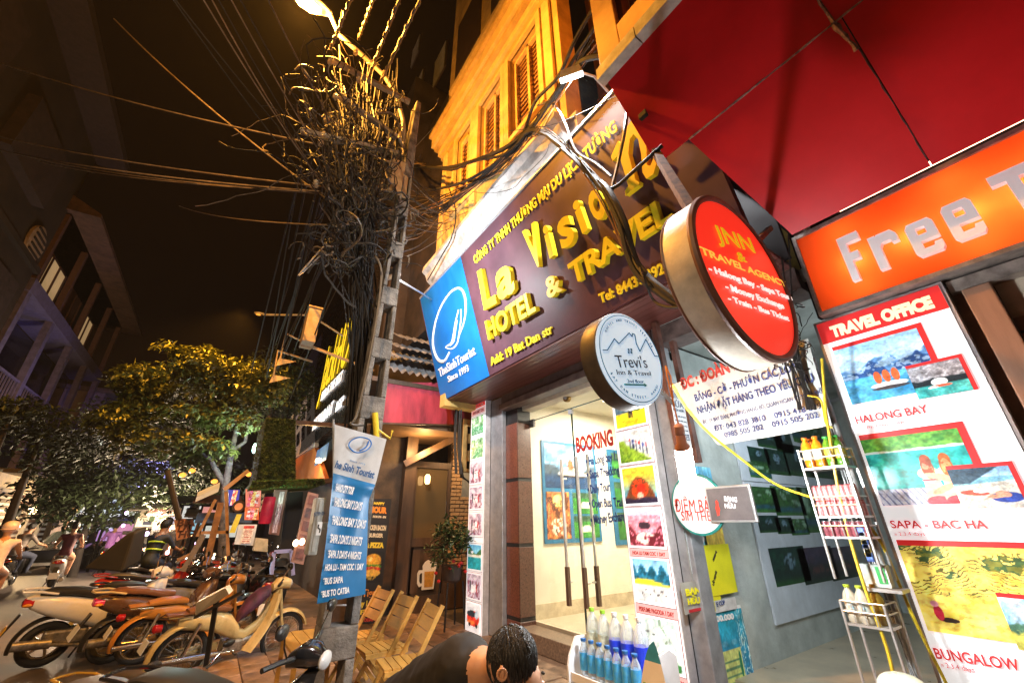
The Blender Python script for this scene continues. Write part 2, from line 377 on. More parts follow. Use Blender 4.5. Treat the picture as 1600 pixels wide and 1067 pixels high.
        img = mixf((25,40,75), (120,80,105), n*.9+Y*.4-.3); img = over(img, (.45+.2*fbm(X,Y*0,5,seed)-Y)*20, (30,40,45)); img = over(img, ell(.55,.35,.3,.12)*(n2 > .45), (100,60,60)); img = over(img, (.12-Y)*20, (25,60,40))
    elif kind == 'burger':
        img = A(18, 14, 14); img = over(img, ell(.5,.7,.4,.22), (235,170,50)); img = over(img, ell(.5,.5,.45,.09)*(n2 > .3), (60,140,40)); img = over(img, ell(.5,.42,.43,.09), (200,50,30)); img = over(img, ell(.5,.3,.42,.12), (230,180,80)); img = over(img, ell(.35,.74,.12,.08), (250,225,140)); img = over(img, (n2 > .6)*ell(.5,.5,.46,.45)*.6, (250,210,60))
    elif kind == 'beer':
        img = A(225, 235, 240); img = over(img, ell(.5,.3,.3,.45), (235,160,40)); img = over(img, ell(.5,.75,.36,.2), (252,250,245))
    elif kind == 'water_ad':
        img = mixf((15,110,175), (40,170,200), Y*1.1+.2*n-.1); img = over(img, (np.abs(np.sin(X*38+18*n)) < .35)*(X > .78), (200,235,235)); img = over(img, ell(.1,.5,.05,.5), (20,140,110))
        img = over(img, (np.abs(X-.52) < .25)*(np.abs(Y-.32) < .3)*1., (215,222,130)); img = over(img, (np.abs(X-.52) < .2)*(np.sin(Y*90) > .55)*(np.abs(Y-.32) < .25), (100,150,110)); img = over(img, ell(.72,.45,.035,.14), (20,130,90)); img = over(img, ell(.16,.38,.1,.14), (225,240,248)); img = over(img, ell(.16,.55,.05,.05), (40,110,190)); img = over(img, ell(.4,.68,.08,.03)+ell(.65,.68,.08,.03), (90,170,200))
    elif kind == 'leaflets':
        img = A(215, 222, 225)
        for i in range(9):
            cx, cy = .18+.32*(i % 3), .2+.3*(i//3); c = [(220,80,50),(60,110,190),(240,240,240),(120,190,215),(240,200,60)][(i+seed) % 5]
            img = over(img, (np.abs(X-cx) < .14)*(np.abs(Y-cy) < .13)*1., c); img = over(img, (np.abs(X-cx) < .1)*(np.abs(Y-cy) < .09)*(n2 > .5)*1., (250,250,250)); img = over(img, (np.abs(X-cx) < .14)*(np.abs(Y-cy-.1) < .02)*1., (40,60,110))
    elif kind == 'sky_ad':
        img = mixf((30,140,205), (150,215,240), n+.3*Y); img = over(img, ell(.3,.4,.25,.3), (225,240,245)); img = over(img, (.25-Y+.1*n)*15, (235,200,90))
    elif kind == 'menu':
        img = A(225,222,215); img = over(img, (np.sin(Y*60) > .2)*(n2 > .38)*(X > .1)*(X < .9)*1., (170,70,70)); img = over(img, (Y > .85)*1., (200,60,50))
    elif kind == 'collage':
        img = A(235, 120, 90); q = (np.floor(X*3)+3*np.floor(Y*5)).astype(int); pal = np.array([(240,70,70),(250,180,70),(240,240,230),(230,90,140),(250,210,90),(210,60,50)], float)/255
        img = pal[(q*7+seed) % 6]; img = over(img, (n2 > .55)*.7, (250,235,220)); img = over(img, (n > .62)*.7, (120,40,40))
    else:
        img = mixf((200,200,200), (120,120,120), n)
    g = (vnoise(X, Y, 46, seed+3)[..., None]-.5)*.07
    f1 = fbm(X, Y, 30, seed+21, 3)[..., None]-.5; f2 = fbm(X, Y, 9, seed+31, 3)[..., None]-.5
    k = .35 if kind not in ('beer', 'water_ad') else .3
    img = img*(1+f1*k+f2*.5)+(f1*f2)[..., :1]*np.array([.3,.1,-.2])
    return np.clip(img+g, 0, 1)
ORD = 'first second third fourth fifth sixth seventh eighth ninth tenth eleventh twelfth thirteenth fourteenth fifteenth sixteenth seventeenth eighteenth'.split()
def photo(kind, o, u, v, w, h, parent, m=None, seed=1, nx=24, ny=None, lift=.003, name='picture', gain=1., label=None):
    ny = ny or max(6, int(nx*h/w)); o, u, v = (np.array(q, float) for q in (o, u, v)); n = np.cross(u, v)
    gx, gy = np.meshgrid(np.linspace(0, 1, nx+1), np.linspace(0, 1, ny+1))
    P = o+gx[..., None]*u*w+gy[..., None]*v*h+n*lift
    img = paint(kind, gx*1.0, gy*1.0, seed)
    lin = np.where(img <= .04045, img/12.92, ((img+.055)/1.055)**2.4)*gain
    idx = np.arange((nx+1)*(ny+1)).reshape(ny+1, nx+1)
    f = np.stack([idx[:-1,:-1], idx[:-1,1:], idx[1:,1:], idx[1:,:-1]], -1).reshape(-1, 4)
    ob = MB().add(P.reshape(-1, 3), [tuple(int(i) for i in r) for r in f]).build(name, m or PRINT, parent, label=label)
    at = ob.data.color_attributes.new('print', 'FLOAT_COLOR', 'POINT')
    at.data.foreach_set('color', np.concatenate([lin.reshape(-1, 3), np.ones((lin.size//3, 1))], 1).astype(np.float32).ravel())
    return ob
def photo_px(kind, plane, BL, TR, u, v, parent, **k):
    a, b = plane(*BL), plane(*TR); d = b-a
    return photo(kind, a, u, v, abs(d@np.array(u, float)), abs(d@np.array(v, float)), parent, **k)
# ================================================================== STREET SURFACES
asphalt = mat('asphalt', (.11, .088, .075), .5, var=.35, vs=3, bump=.35, bs=90, spec=.6)
tilem = mat('pavement_tile', (.40, .25, .16), .42, var=.35, vs=4, bump=.25, bs=50)
grout = mat('pavement_mortar', (.12, .09, .07), .85, bump=.3)
road = MB().add([(-60,-25,-.12),(.22,-25,-.12),(.22,160,-.12),(-60,160,-.12)], [(0,1,2,3)]).build('road', asphalt, kind='structure', label='dark wet looking asphalt road running away between the houses')
pv = MB().box((.34,-8,-.12),(14,160,-.022)).build('pavement', grout, kind='structure', label='tiled pavement in front of the hotel and restaurant')
kb = MB()
for i in range(18):
    MB().box((.20,-2+i*1.0,-.12),(.338,-2+i*1.0+.985,.0)).build('kerb_stone', mat('kerb', (.26,.24,.22), .7, bump=.4), pv, bevel=.012)
tiles = []
for i in range(11):
    for j in range(24):
        x0 = .345+i*.30; y0 = 1.6+j*.30
        if x0 > 3.5: continue
        dz = random.uniform(-.003, .003)
        if i == 0 and j == 0:
            t0 = MB().slab((x0, y0, -.022), (1,0,0), (0,1,0), .292, .292, .022, .004).build('paving_tile', tilem, pv); t = t0
        else:
            t = t0.copy(); COL.objects.link(t); t.location = (i*.30, j*.30, dz)
            t.rotation_euler = (random.uniform(-.004,.004), random.uniform(-.004,.004), 0)
MB().box((.34,8.82,-.021),(14,160,-.001)).build('far_paving', mat('far_paving', (.24,.17,.13), .5, var=.4, vs=2, bump=.3, bs=20), pv)
MB().box((-30,-25,-.12),(-5.6,160,.0)).build('pavement', mat('far_paving'if 0 else 'far_pavement', (.18,.14,.12), .6, var=.3, bump=.2), kind='structure', label='pavement on the far side of the road')

# ================================================================== HOTEL BUILDING
F = 3.6
YEL = mat('yellow_render', (.62, .42, .13), .75, var=.22, vs=2.2, bump=.25, bs=30)
YEL2 = mat('yellow_trim', (.72, .52, .20), .65, var=.15, vs=4, bump=.12)
WHT = mat('white_cornice', (.66, .64, .62), .6, var=.25, vs=5, bump=.15, bs=25)
SHUT = mat('orange_shutter', (.50, .27, .07), .6, var=.3, vs=8, stretch=(1,1,.2))
STEEL = mat('brushed_steel', (.50, .51, .52), .38, metal=.85, var=.15, vs=30, stretch=(1,1,.05))
GREYM = mat('grey_metal_post', (.42, .43, .46), .45, metal=.4, var=.15, vs=8)
hb = thing('hotel_building', 'yellow rendered hotel building with shuttered windows above the long purple sign', 'building', (2.62, 4.0, 0))
W0, W1 = 1.55, 6.47
# upper wall as piers and bands round real window openings
wy = [(5.75,5.10),(4.78,4.00),(3.75,2.95)]
zb, zt = 6.95, 8.95
wl = MB()
wl.box((2.62,2.5,6.1),(2.9,W1,zb)); wl.box((2.62,2.5,zt),(2.9,W1,16))
ed = [W1]+[q for ab in wy for q in ab]+[2.5]
for i in range(0, len(ed), 2): wl.box((2.62,ed[i+1],zb),(2.9,ed[i],zt))
wl.box((2.9,W1-.2,3.3),(9,W1,16))
wl.build('wall', YEL, hb)
MB().box((3.7,1.55,5.3),(9,2.5,16)).build('side_wall', YEL, hb); MB().box((3.45,.98,3.42),(3.5,1.5,5.2)).build('gap_shade_panel', mat('gap_shade_black', (.02,.012,.014), .7), hb)  # black panel added so the gap beside the sign reads as shade
MB().box((3.1,1.56,6.1),(3.7,6.2,6.2)).box((2.85,1.56,6.1),(3.1,2.5,6.2)).build('floor_slab', WHT, hb)
for a, b in wy:
    fr = MB()
    for (p, q) in (((2.56,a-.0,zb-.1),(2.64,a+.10,zt+.1)), ((2.56,b-.10,zb-.1),(2.64,b,zt+.1)), ((2.56,b,zt),(2.64,a,zt+.1)), ((2.55,b,zb-.1),(2.64,a,zb))): fr.box(p, q)
    for (p, q) in (((2.70,a-.06,zb),(2.76,a,zt)), ((2.70,b,zb),(2.76,b+.06,zt)), ((2.70,(a+b)/2-.03,zb),(2.76,(a+b)/2+.03,zt)), ((2.70,b+.06,zt-.06),(2.76,a-.06,zt)), ((2.70,b+.06,zb),(2.76,a-.06,zb+.06))): fr.box(p, q)
    f = fr.build('window_frame', YEL2, hb)
    MB().box((2.775,b,zb),(2.80,a,zt)).build('shutter_back', SHUT, f)
    for k in range(2):
        y1 = a-.06 if k == 0 else (a+b)/2-.03; y0 = (a+b)/2+.03 if k == 0 else b+.06
        for i in range(16):
            z = zb+.09+i*(zt-zb-.18)/16
            MB().hexa([(2.705,y0,z),(2.75,y0,z+.07),(2.75,y1,z+.07),(2.705,y1,z)], [(2.712,y0,z+.01),(2.757,y0,z+.08),(2.757,y1,z+.08),(2.712,y1,z+.01)]).build('shutter_slat', SHUT, f)
# pilasters and wires of the grille
for y in (6.30, 4.94, 3.87, 2.72):
    MB().box((2.565,y-.09,6.12),(2.618,y+.09,9.05)).build('pilaster', YEL2, hb, bevel=.01)
# upper cornice: stepped mouldings
for k, (dx, z0, z1) in enumerate(((.06,9.05,9.18),(.12,9.18,9.36),(.20,9.36,9.48),(.26,9.48,9.80),(.32,9.80,9.92),(.10,9.92,10.1))):
    MB().box((2.62-dx,2.35,z0),(2.64,W1+dx*.8,z1-.004)).build('cornice_moulding', YEL2 if k % 2 else YEL, hb, bevel=.008)
# second storey windows
MB().box((2.50,2.6,10.9),(2.62,6.2,11.05)).build('sill', YEL2, hb)
for y in (3.2, 4.9):
    MB().box((2.58,y,11.1),(2.66,y+1.2,13.6)).build('window', mat('dark_shutter', (.05,.03,.02), .5), hb)
# white cornice over the sign
prof = [(2.62,6.12),(2.40,6.10),(2.38,5.98),(2.46,5.92),(2.50,5.80),(2.58,5.74),(2.56,5.42),(2.44,5.33),(2.52,5.28),(2.9,5.28),(2.9,6.12)]
def cornice(p, y0, y1, dx, par):
    v = [(x+dx, y0, z) for x, z in p]+[(x+dx, y1, z) for x, z in p]; n = len(p)
    MB().add(v, [tuple(range(n)), tuple(range(2*n-1, n-1, -1))]+[(i, n+i, n+(i+1) % n, (i+1) % n) for i in range(n)]).build('white_cornice', WHT, par)
cornice(prof, 2.504, 6.56, 0, hb)
cornice(prof, 1.58, 2.50, .40, hb)
MB().box((2.62,2.35,5.3),(3.02,2.50,6.1)).build('cornice_return', WHT, hb)
# recess with a brown soffit and window over the cornice
BRN = mat('brown_stain', (.20, .10, .045), .6, var=.3, vs=6, bump=.1)
MB().box((3.3,1.56,6.2),(3.42,2.5,10)).build('recess_panel', BRN, hb)
for y in (1.85, 2.2): MB().box((3.26,y-.02,6.2),(3.30,y+.02,9.5)).build('recess_mullion', BRN, hb)
MB().box((3.25,1.56,6.9),(3.30,2.5,6.96)).build('recess_rail', BRN, hb)
MB().box((3.04,1.58,6.12),(3.10,2.49,6.30)).build('recess_sill', mat('pink_trim', (.65,.34,.22), .6), hb)

# ------------------------------------------------------------------ the long sign
SO = np.array([2.93, 6.47, 3.42]); SU = -Y_; SV = np.array([-.576, 0, 1.93]); SVL = np.linalg.norm(SV); SV = SV/SVL; SNn = np.cross(SU, SV)
def PS(x, y): return UP(x, y, SO, SNn)
PURP = mat('purple_sign_sheet', (.085, .036, .050), .5, var=.18, vs=2, spec=.35)
BLUE = mat('blue_sign_sheet', (.008, .150, .50), .45, var=.12, vs=2, spec=.4)
YLT = mat('yellow_letter', (.85, .68, .015), .45, var=.06, vs=10)
YLF = mat('yellow_print', (.82, .66, .03), .4, var=0)
WPR = mat('white_print', (.85, .85, .85), .4, var=0)
SOF = mat('maroon_soffit', (.16, .050, .040), .35, var=.25, vs=2.5, stretch=(1,.15,1), coat=.15)
sg = thing('hotel_sign', 'long purple hotel sign leaning out over the glass shop door, yellow raised letters', 'sign', (2.93, 3.9, 3.42))
L_ = 5.45; sb = 1.63
MB().slab(SO+SU*sb-SNn*.08, SU, SV, L_-sb, SVL-.02, .08).build('purple_panel', PURP, sg)
MB().slab(SO-SNn*.08, SU, SV, sb-.004, SVL-.04, .08).build('blue_panel', BLUE, sg)
for i in range(14):   # soffit boards
    x0 = 2.95+i*.047
    MB().box((x0,1.03,3.40-(i % 2)*.003),(x0+.0455,6.46,3.435)).build('soffit_board', SOF, sg)
MB().add([(2.93,6.47,3.40),(3.6,6.47,3.40),(3.6,6.47,5.3),(2.36,6.47,5.3)], [(0,1,2,3)]).build('side_sheet', PURP, sg)
MB().bar(SO+SU*.0+SV*(SVL-.02), SO+SU*L_+SV*(SVL-.02), .03).build('edge_strip', GREYM, sg)
def ST(body, BL, BR, TL, m=YLT, d=.09, bold=.02, shear=0., **k): return text_px(body, PS, BL, BR, TL, m, sg, d=d, bold=bold, shear=shear, lift=.012, **k)
ST('CÔNG TY TNHH THƯƠNG MẠI DU LỊCH TƯỜNG', (744,413), (967,204), (740.5,401), YLF, .012, .03)
for ch, BL, BR, TL, sh in (('L',(763,482),(783,471),(751,426),.0), ('a',(786,468),(813,451),(776,430),.15),
                       ('V',(838,421),(858,407),(813,372),.0), ('i',(866,403),(876,395),(852,360),.12), ('s',(886,390),(908,372),(872,355),.1), ('i',(917,365),(930,352),(901,322),.12), ('o',(938,348),(958,330),(921,312),.1)):
    ST(ch, BL, BR, TL, YLT, .07, .035, sh, name='letter', fit_h=True)
# the last letter is a large flourish: tall stem, arch and curled foot
A_ = PS(985,308); u_ = SU; v_ = SV; hN = .62
ring = [(0,.0),(.02,.05),(.10,.08),(.13,.42),(.10,.50),(.0,.50),(.0,.56),(.20,.66),(.24,.58),(.34,.70),(.50,.74),(.60,.66),(.62,.50),(.56,.30),(.48,.14),(.52,.10),(.62,.16),(.64,.10),(.52,-.01),(.40,.0),(.38,.10),(.46,.30),(.50,.48),(.46,.58),(.38,.56),(.28,.42),(.24,.08),(.28,.03),(.26,.0)]
poly_shape([ring], A_, u_, v_, .07, YLT, sg, 'letter', lift=.012, sx=.62, sy=.80)
ST('HOTEL', (770,530), (845,484), (762,502), YLT, .07, .03, .06)
ST('&', (864,467), (887,452), (857,436), YLT, .07, .03)
ST('TRAVEL', (903,444), (1060,341), (889,416), YLT, .07, .03, .06)
ST('Add: 19 Bat Dan str', (770,571), (867,519), (768,558), YLF, .02, .02)
ST('Tel: 84439 392', (941,474), (1042,426), (937,459), YLF, .02, .025)
ST('TheSinhTourist', (688,589), (745,553), (685.5,576), WPR, .006, .01)
ST('Since 1993', (702,597), (734,579), (700.5,587), WPR, .006, .01)
def stroke(plane, pts, r, m, par, name='logo_stroke', flat=True, closed=False):
    P = [plane(*q) for q in pts]
    if closed: P.append(P[0])
    # Catmull-Rom smoothing
    Q = []
    for i in range(len(P)-1):
        p0, p1, p2, p3 = P[max(i-1,0)], P[i], P[i+1], P[min(i+2,len(P)-1)]
        for t in np.linspace(0, 1, 6)[:-1]:
            Q.append(.5*((2*p1)+(-p0+p2)*t+(2*p0-5*p1+4*p2-p3)*t*t+(-p0+3*p1-3*p2+p3)*t**3))
    Q.append(P[-1]); n = len(Q)
    rr = r if hasattr(r, '__len__') else None
    rad = [np.interp(i/(n-1), np.linspace(0,1,len(r)), r) for i in range(n)] if rr is not None else r
    return MB().tube(Q, rad, 6).build(name, m, par, smooth=True)
Z7 = lambda x, y: (650+x/2.6675, 350+y/2.6675)
stroke(PS, [Z7(*q) for q in ((140,535),(118,572),(90,560),(72,500),(80,420),(105,345),(145,285),(182,268),(204,300),(208,365),(196,425),(176,475))], [.02,.03,.03,.025,.02,.018,.018,.022,.02,.015,.01], WPR, sg)
stroke(PS, [Z7(*q) for q in ((178,358),(165,410),(158,455),(148,495),(124,514),(150,520),(172,498),(182,450),(188,395),(188,355))], [.012,.014,.016,.016,.010,.018,.018,.014,.01], WPR, sg)
stroke(PS, [Z7(*q) for q in ((172,400),(164,450),(158,490),(142,508))], [.012,.014,.012,.008], WPR, sg)

# ------------------------------------------------------------------ flood lamps
LMP = mat('lamp_white', (.7,.7,.68), .4, metal=.3)
GLOW = mat('lit_flood_glass', (1,1,1), .3, var=0, emis=(.92,.96,1), es=18)
def flood(p, aim, lab, root_at, arm, e, gl=GLOW):
    t = thing('flood_lamp', lab, 'lamp', p, 'flood lamps over the hotel sign')
    p = np.array(p); a = np.array(aim, float)-p; a /= np.linalg.norm(a)
    s_ = np.cross(a, Z_); s_ /= np.linalg.norm(s_); q = np.cross(s_, a)
    c = [-s_*.13-q*.045, s_*.13-q*.045, s_*.13+q*.045, -s_*.13+q*.045]
    MB().hexa([p+k*.75-a*.09 for k in c], [p+k for k in c]).build('lamp_housing', LMP, t)
    MB().hexa([p+k*.92+a*.002 for k in c], [p+k*.92+a*.006 for k in c]).build('lamp_glass', gl, t)
    MB().tube([p-a*.09]+[np.array(x) for x in arm], .014, 8).build('lamp_arm', LMP, t)
    lamp('flood_light', 'SPOT', p+a*.03, e, WHITE, .06, aim, 150, .6)
flood(SPOT_A, PS(925,330), 'white flood lamp on a short arm in front of the brown recess', None, [SPOT_A+np.array([.25,-.1,.1]), (2.85,1.8,5.6)], 800)
flood(SPOT_B, PS(735,475), 'white flood lamp on a thin arm beyond the blue end of the sign', None, [SPOT_B+(np.array([2.6,6.3,5.25])-SPOT_B)*.5, (2.6,6.3,5.25)], 620)

# ------------------------------------------------------------------ ground floor front
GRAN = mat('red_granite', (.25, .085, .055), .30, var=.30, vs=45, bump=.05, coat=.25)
GRAN_SHADE = mat('red_granite_shaded', (.11, .045, .03), .30, var=.30, vs=45, coat=.2)  # darker copy of the granite paints the shade on the reveal
JOINT = mat('black_joint', (.02,.018,.018), .5, var=0)
sf = thing('booking_shop', 'glass fronted booking office under the purple hotel sign', 'shop front', (3.8, 4.2, .2))
MB().box((3.62,5.56,0),(3.70,5.91,3.39)).build('steel_column', GREYM, sf, bevel=.01)
MB().box((3.70,5.56,0),(3.95,6.46,3.39)).build('column_core', JOINT, sf)
zs = [.2,.27,1.16,2.05,2.93]
MB().box((3.71,5.245,.05),(3.96,5.555,3.38)).build('pier_core', JOINT, sf)
for a, b in ((.06,.235),(.285,1.125),(1.175,2.015),(2.065,2.90)):
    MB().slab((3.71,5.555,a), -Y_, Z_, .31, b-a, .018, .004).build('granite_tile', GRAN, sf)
    MB().slab((3.692,5.244,a), X_, Z_, .26, b-a, .016, .004).build('granite_tile', GRAN_SHADE, sf)
    MB().box((3.702,5.24,b+.003),(3.712,5.55,b+.047)).build('black_tile_strip', JOINT, sf)
BEAM = mat('grey_beam', (.17,.12,.11), .5, var=.3, vs=8)
MB().box((3.55,2.5,3.14),(3.75,5.556,3.24)).build('door_head', BEAM, sf, bevel=.01)
MB().box((3.60,2.5,3.24),(3.80,5.556,3.39)).build('shutter_box', mat('shutter_box', (.11,.07,.065), .5, var=.3), sf)
MB().box((3.80,2.5,3.10),(4.0,5.24,3.20)).build('white_head', mat('cream_paint', (.70,.62,.50), .6, var=.1), sf)
MB().box((3.62,1.02,3.2),(3.9,2.5,3.4)).build('alley_lintel', BEAM, sf)
GLASS = bpy.data.materials.new('door_glass'); GLASS.use_nodes = True
_n = GLASS.node_tree.nodes; _l = GLASS.node_tree.links; _b = _n['Principled BSDF']
_n.remove(_b); tr = _n.new('ShaderNodeBsdfTransparent'); gg = _n.new('ShaderNodeBsdfGlossy'); gg.inputs['Roughness'].default_value = .02
fw = _n.new('ShaderNodeLayerWeight'); fw.inputs[0].default_value = .5; pw = _n.new('ShaderNodeMath'); pw.operation = 'POWER'; pw.inputs[1].default_value = 4; _l.new(fw.outputs['Facing'], pw.inputs[0]); fz = _n.new('ShaderNodeMapRange'); fz.inputs['To Min'].default_value = .04; fz.inputs['To Max'].default_value = .9; _l.new(pw.outputs[0], fz.inputs['Value']); mxs = _n.new('ShaderNodeMixShader'); tr.inputs[0].default_value = (.93,.95,.94,1)
_l.new(fz.outputs[0], mxs.inputs[0]); _l.new(tr.outputs[0], mxs.inputs[1]); _l.new(gg.outputs[0], mxs.inputs[2]); _l.new(mxs.outputs[0], _n['Material Output'].inputs[0])
def pane(name, a, b, par, m=GLASS, edge=True):
    o = MB().box(a, b).build(name, m, par); return o
EDGE = mat('glass_edge', (.03,.06,.05), .2, var=0)
pane('glass_transom', (3.945,3.1,2.945), (3.955,5.235,3.10), sf)
pane('glass_panel', (3.945,3.1,.24), (3.955,4.235,2.935), sf)
pane('glass_panel', (3.945,4.25,.24), (3.955,5.235,2.935), sf)
MB().box((3.94,3.1,2.935),(3.96,5.235,2.945)).build('glass_seam', EDGE, sf)
MB().box((3.94,4.235,.24),(3.96,4.25,2.935)).build('glass_seam', EDGE, sf)
CHR = mat('polished_steel', (.75,.72,.68), .3, metal=.55, var=.1)
for x, px in ((3.87,(877,718,889,946)), (3.87,(901,713,916,950)), (4.03,(921,709,932,946))):
    a = UX(px[0], px[1], x); b = UX(px[2], px[3], x); y = (a[1]+b[1])/2
    hd = MB().tube([(x,y,b[2]),(x,y,a[2])], .021, 12).build('door_handle', CHR, sf, smooth=True)
    for z in (b[2]+.25, a[2]-.25):
        MB().tube([(x,y,z),(3.95,y,z)], .011, 8).build('handle_stub', CHR, hd)
    MB().box((x-.023,y-.023,b[2]),(x+.023,y+.023,b[2]+.42)).build('handle_grip', mat('brown_grip', (.16,.09,.06), .4), hd)
p = UX(812, 662, 3.85)
MB().box((3.93,5.12,2.84),(3.97,5.235,2.96)).build('door_clamp', mat('dark_clamp', (.05,.045,.04), .3, metal=.6), sf)
MB().bar((3.72,5.26,2.93),(3.95,5.2,2.90),.03).build('door_clamp_arm', mat('dark_clamp', (0,0,0)), sf)
MB().box((3.93,4.22,2.86),(3.97,4.29,2.92)).build('door_clamp', GREYM, sf)
p = UX(888, 622, 3.93)
dm = MB().lathe([(.0,.0),(.062,.0),(.066,.02),(.06,.05),(.03,.06)], p, -X_, 20).build('sensor_dome', mat('brass', (.35,.22,.07), .3, metal=.8), sf, smooth=True)
MB().lathe([(.0,.0),(.03,.0),(.028,.02),(.0,.035)], p-X_*.058, -X_, 16).build('sensor_lens', mat('grey_lens', (.35,.35,.35), .2), dm, smooth=True)
# glass lettering
PG = lambda x, y: UX(x, y, 3.94)
REDP = mat('red_print', (.55,.035,.02), .5, var=0); NAVY = mat('navy_print', (.03,.06,.22), .5, var=0)
a = PG(901,706); b = PG(966,694); c = PG(899,682); wd = (a[1]-b[1])/.70
text_on('BOOKING OFFICE', a, -Y_, Z_, wd*1.12, (c-a)[2], REDP, sf, bold=.05, d=.003)
for tx, BL, BR, TL in (('• Ha Long bay 1,2', (916,727),(969,718),(916,713)), ('• Sapa Trekking',(917.5,748),(969,740),(917.5,734)), ('• Daily Tour',(919,771),(954,766),(919,757)),
                       ('• Open Bus, Train',(921,793),(977,790),(921,779)), ('• Money Exchange',(924,819),(983,812),(924,804))):
    text_px(tx, PG, BL, BR, TL, NAVY, sf, bold=.03, d=.003)
# step and threshold
STONE = mat('cream_floor_stone', (.55,.46,.33), .3, var=.15, vs=3)
MB().box((3.62,2.5,0),(3.93,5.24,.19)).build('granite_step', mat('step_granite', (.30,.20,.14), .35, var=.3, vs=40), sf, bevel=.008)
# interior room
CREAM = mat('cream_wall', (.76,.70,.57), .6, var=.08, vs=1.5, bump=.04)
rm = thing('booking_office', 'bright cream booking office seen through the glass doors', 'room', (5.5, 4, .2)); rm['kind'] = 'structure'
MB().box((3.96,1.2,.1),(9,5.5,.22)).build('room_floor', STONE, rm)
MB().box((3.965,5.30,.22),(9,5.45,3.4)).build('room_wall', CREAM, rm)
MB().box((7.6,3.0,.22),(7.75,5.30,3.4)).build('room_wall', CREAM, rm)
MB().box((3.965,2.86,.22),(7.6,3.0,3.4)).build('room_wall', CREAM, rm)
MB().box((3.965,2.5,3.28),(9,5.30,3.4)).build('room_ceiling', CREAM, rm)
MB().box((3.97,5.28,.22),(7.6,5.30,.40)).build('skirting', mat('skirting', (.60,.50,.35), .4), rm)
cl = MB().box((4.9,3.9,3.24),(5.5,4.5,3.28)).build('ceiling_lamp', mat('lit_ceiling_lamp', (1,1,1), .4, var=0, emis=(1,.85,.62), es=6))
tag(cl, 'square ceiling lamp inside the booking office behind the doors', 'lamp')
lamp('ceiling_lamp_light', 'AREA', (5.2,4.2,3.22), 230, (1,.89,.72), aim=(5.2,4.2,0), size=.55)
def framed(nm, lab, x0, x1, z0, z1, kinds, y=5.295, edge=(.03,.16,.30)):
    t = thing(nm, lab, 'poster', ((x0+x1)/2, y, z0))
    MB().slab((x0,y,z0), X_, Z_, x1-x0, z1-z0, .02).build('poster_sheet', mat('poster_frame_blue', edge, .4), t)
    for kd, a, b, c_, d_, sd in kinds:
        photo(kd, (x0+a*(x1-x0), y-.02, z0+c_*(z1-z0)), X_, Z_, (b-a)*(x1-x0), (d_-c_)*(z1-z0), t, PRINT, sd, nx=30)
    return t
framed('wall_poster', 'blue framed poster of a cruise ship and meals on the cream wall', 4.20, 5.40, 1.15, 2.68, (('ship',.04,.96,.52,.97,3), ('feast',.04,.44,.04,.48,5), ('golf',.5,.96,.27,.48,6), ('golf',.5,.96,.04,.25,7)))
framed('wall_poster', 'second framed poster of green fairways, deeper in the office', 5.72, 7.2, 1.08, 2.66, (('golf',.06,.94,.68,.96,8), ('golf',.06,.94,.36,.64,9), ('golf',.06,.94,.05,.32,10)))
# ------------------------------------------------------------------ backlit picture strips
LIT = mat('backlit_white', (.85,.85,.88), .35, var=0, emis=(1,1,1), es=.62)
REDL = mat('backlit_red', (.62,.03,.03), .35, var=0, emis=(.75,.03,.03), es=.55)
PINKL = mat('backlit_pink', (.8,.45,.45), .35, var=0, emis=(.9,.5,.5), es=.5)
REDLINE = mat('dark_red_line', (.25,.02,.03), .5, var=0)
def strip(lab, ya, yb, z0, z1, pics, heads, side):
    t = thing('picture_lightbox', lab, 'light box', (3.6, (ya+yb)/2, z0), 'narrow picture light boxes beside the office door')
    MB().slab((3.62,ya,z0), -Y_, Z_, ya-yb, z1-z0, .10).build('box_body', mat('white_box_edge', (.6,.58,.6), .4), t)
    MB().slab((3.52,ya-.01,z0+.01), -Y_, Z_, ya-yb-.02, z1-z0-.02, .004).build('lit_face', LIT, t)
    w_ = ya-yb
    for kd, a, b, sd in pics:
        MB().slab((3.516,ya-.025,a-.008), -Y_, Z_, w_-.05, b-a+.016, .003).build('picture_border', REDLINE, t)
        MB().slab((3.513,ya-.03,a-.002), -Y_, Z_, w_-.06, b-a+.004, .003).build('picture_margin', LIT, t)
        photo(kd, (3.51,ya-.05,a+.02), -Y_, Z_, w_-.10, b-a-.035, t, PRINT_LIT, sd, nx=26)
    for a, b, tx, mm in heads:
        MB().slab((3.516,ya-.02,a), -Y_, Z_, w_-.04, b-a, .003).build('caption_bar', mm, t)
        if tx: text_on(tx, (3.513,ya-.06,a+(b-a)*.25), -Y_, Z_, w_-.12, (b-a)*.5, WPR if mm is REDL else REDP, t, bold=.03)
    return t
strip('narrow strip of small travel pictures on the far side of the red granite pier', 6.43, 5.92, -.03, 3.40,
      [('green',2.83,3.18,1),('green',2.43,2.79,2),('people',2.03,2.39,3),('people',1.64,2.00,4),('people',1.25,1.60,5),('sea',.78,1.15,6),('people',.40,.75,7),('bus',.0,.37,8)],
      [(3.32,3.39,'TOUR',REDL),(3.20,3.31,'HANOI DAILY TOUR',PINKL)], 0)
strip('wide strip of big travel pictures between the glass doors and the alley', 3.10, 2.60, -.25, 3.0,
      [('field',2.36,2.80,1),('trek',1.99,2.34,2),('volcano',1.59,1.97,3),('town',1.21,1.57,4),('karst',.75,1.13,5),('river',.27,.66,6),('people',-.24,.17,7)],
      [(1.135,1.20,'HOA LU TAM COC 1 DAY',PINKL),(.665,.74,'PERFUME PAGODA 1 DAY',PINKL),(.18,.26,'HANOI CITY 1 DAY',PINKL)], 1)
MB().box((3.62,2.44,0),(3.80,2.595,3.2)).build('steel_column', GREYM, sf, bevel=.01)
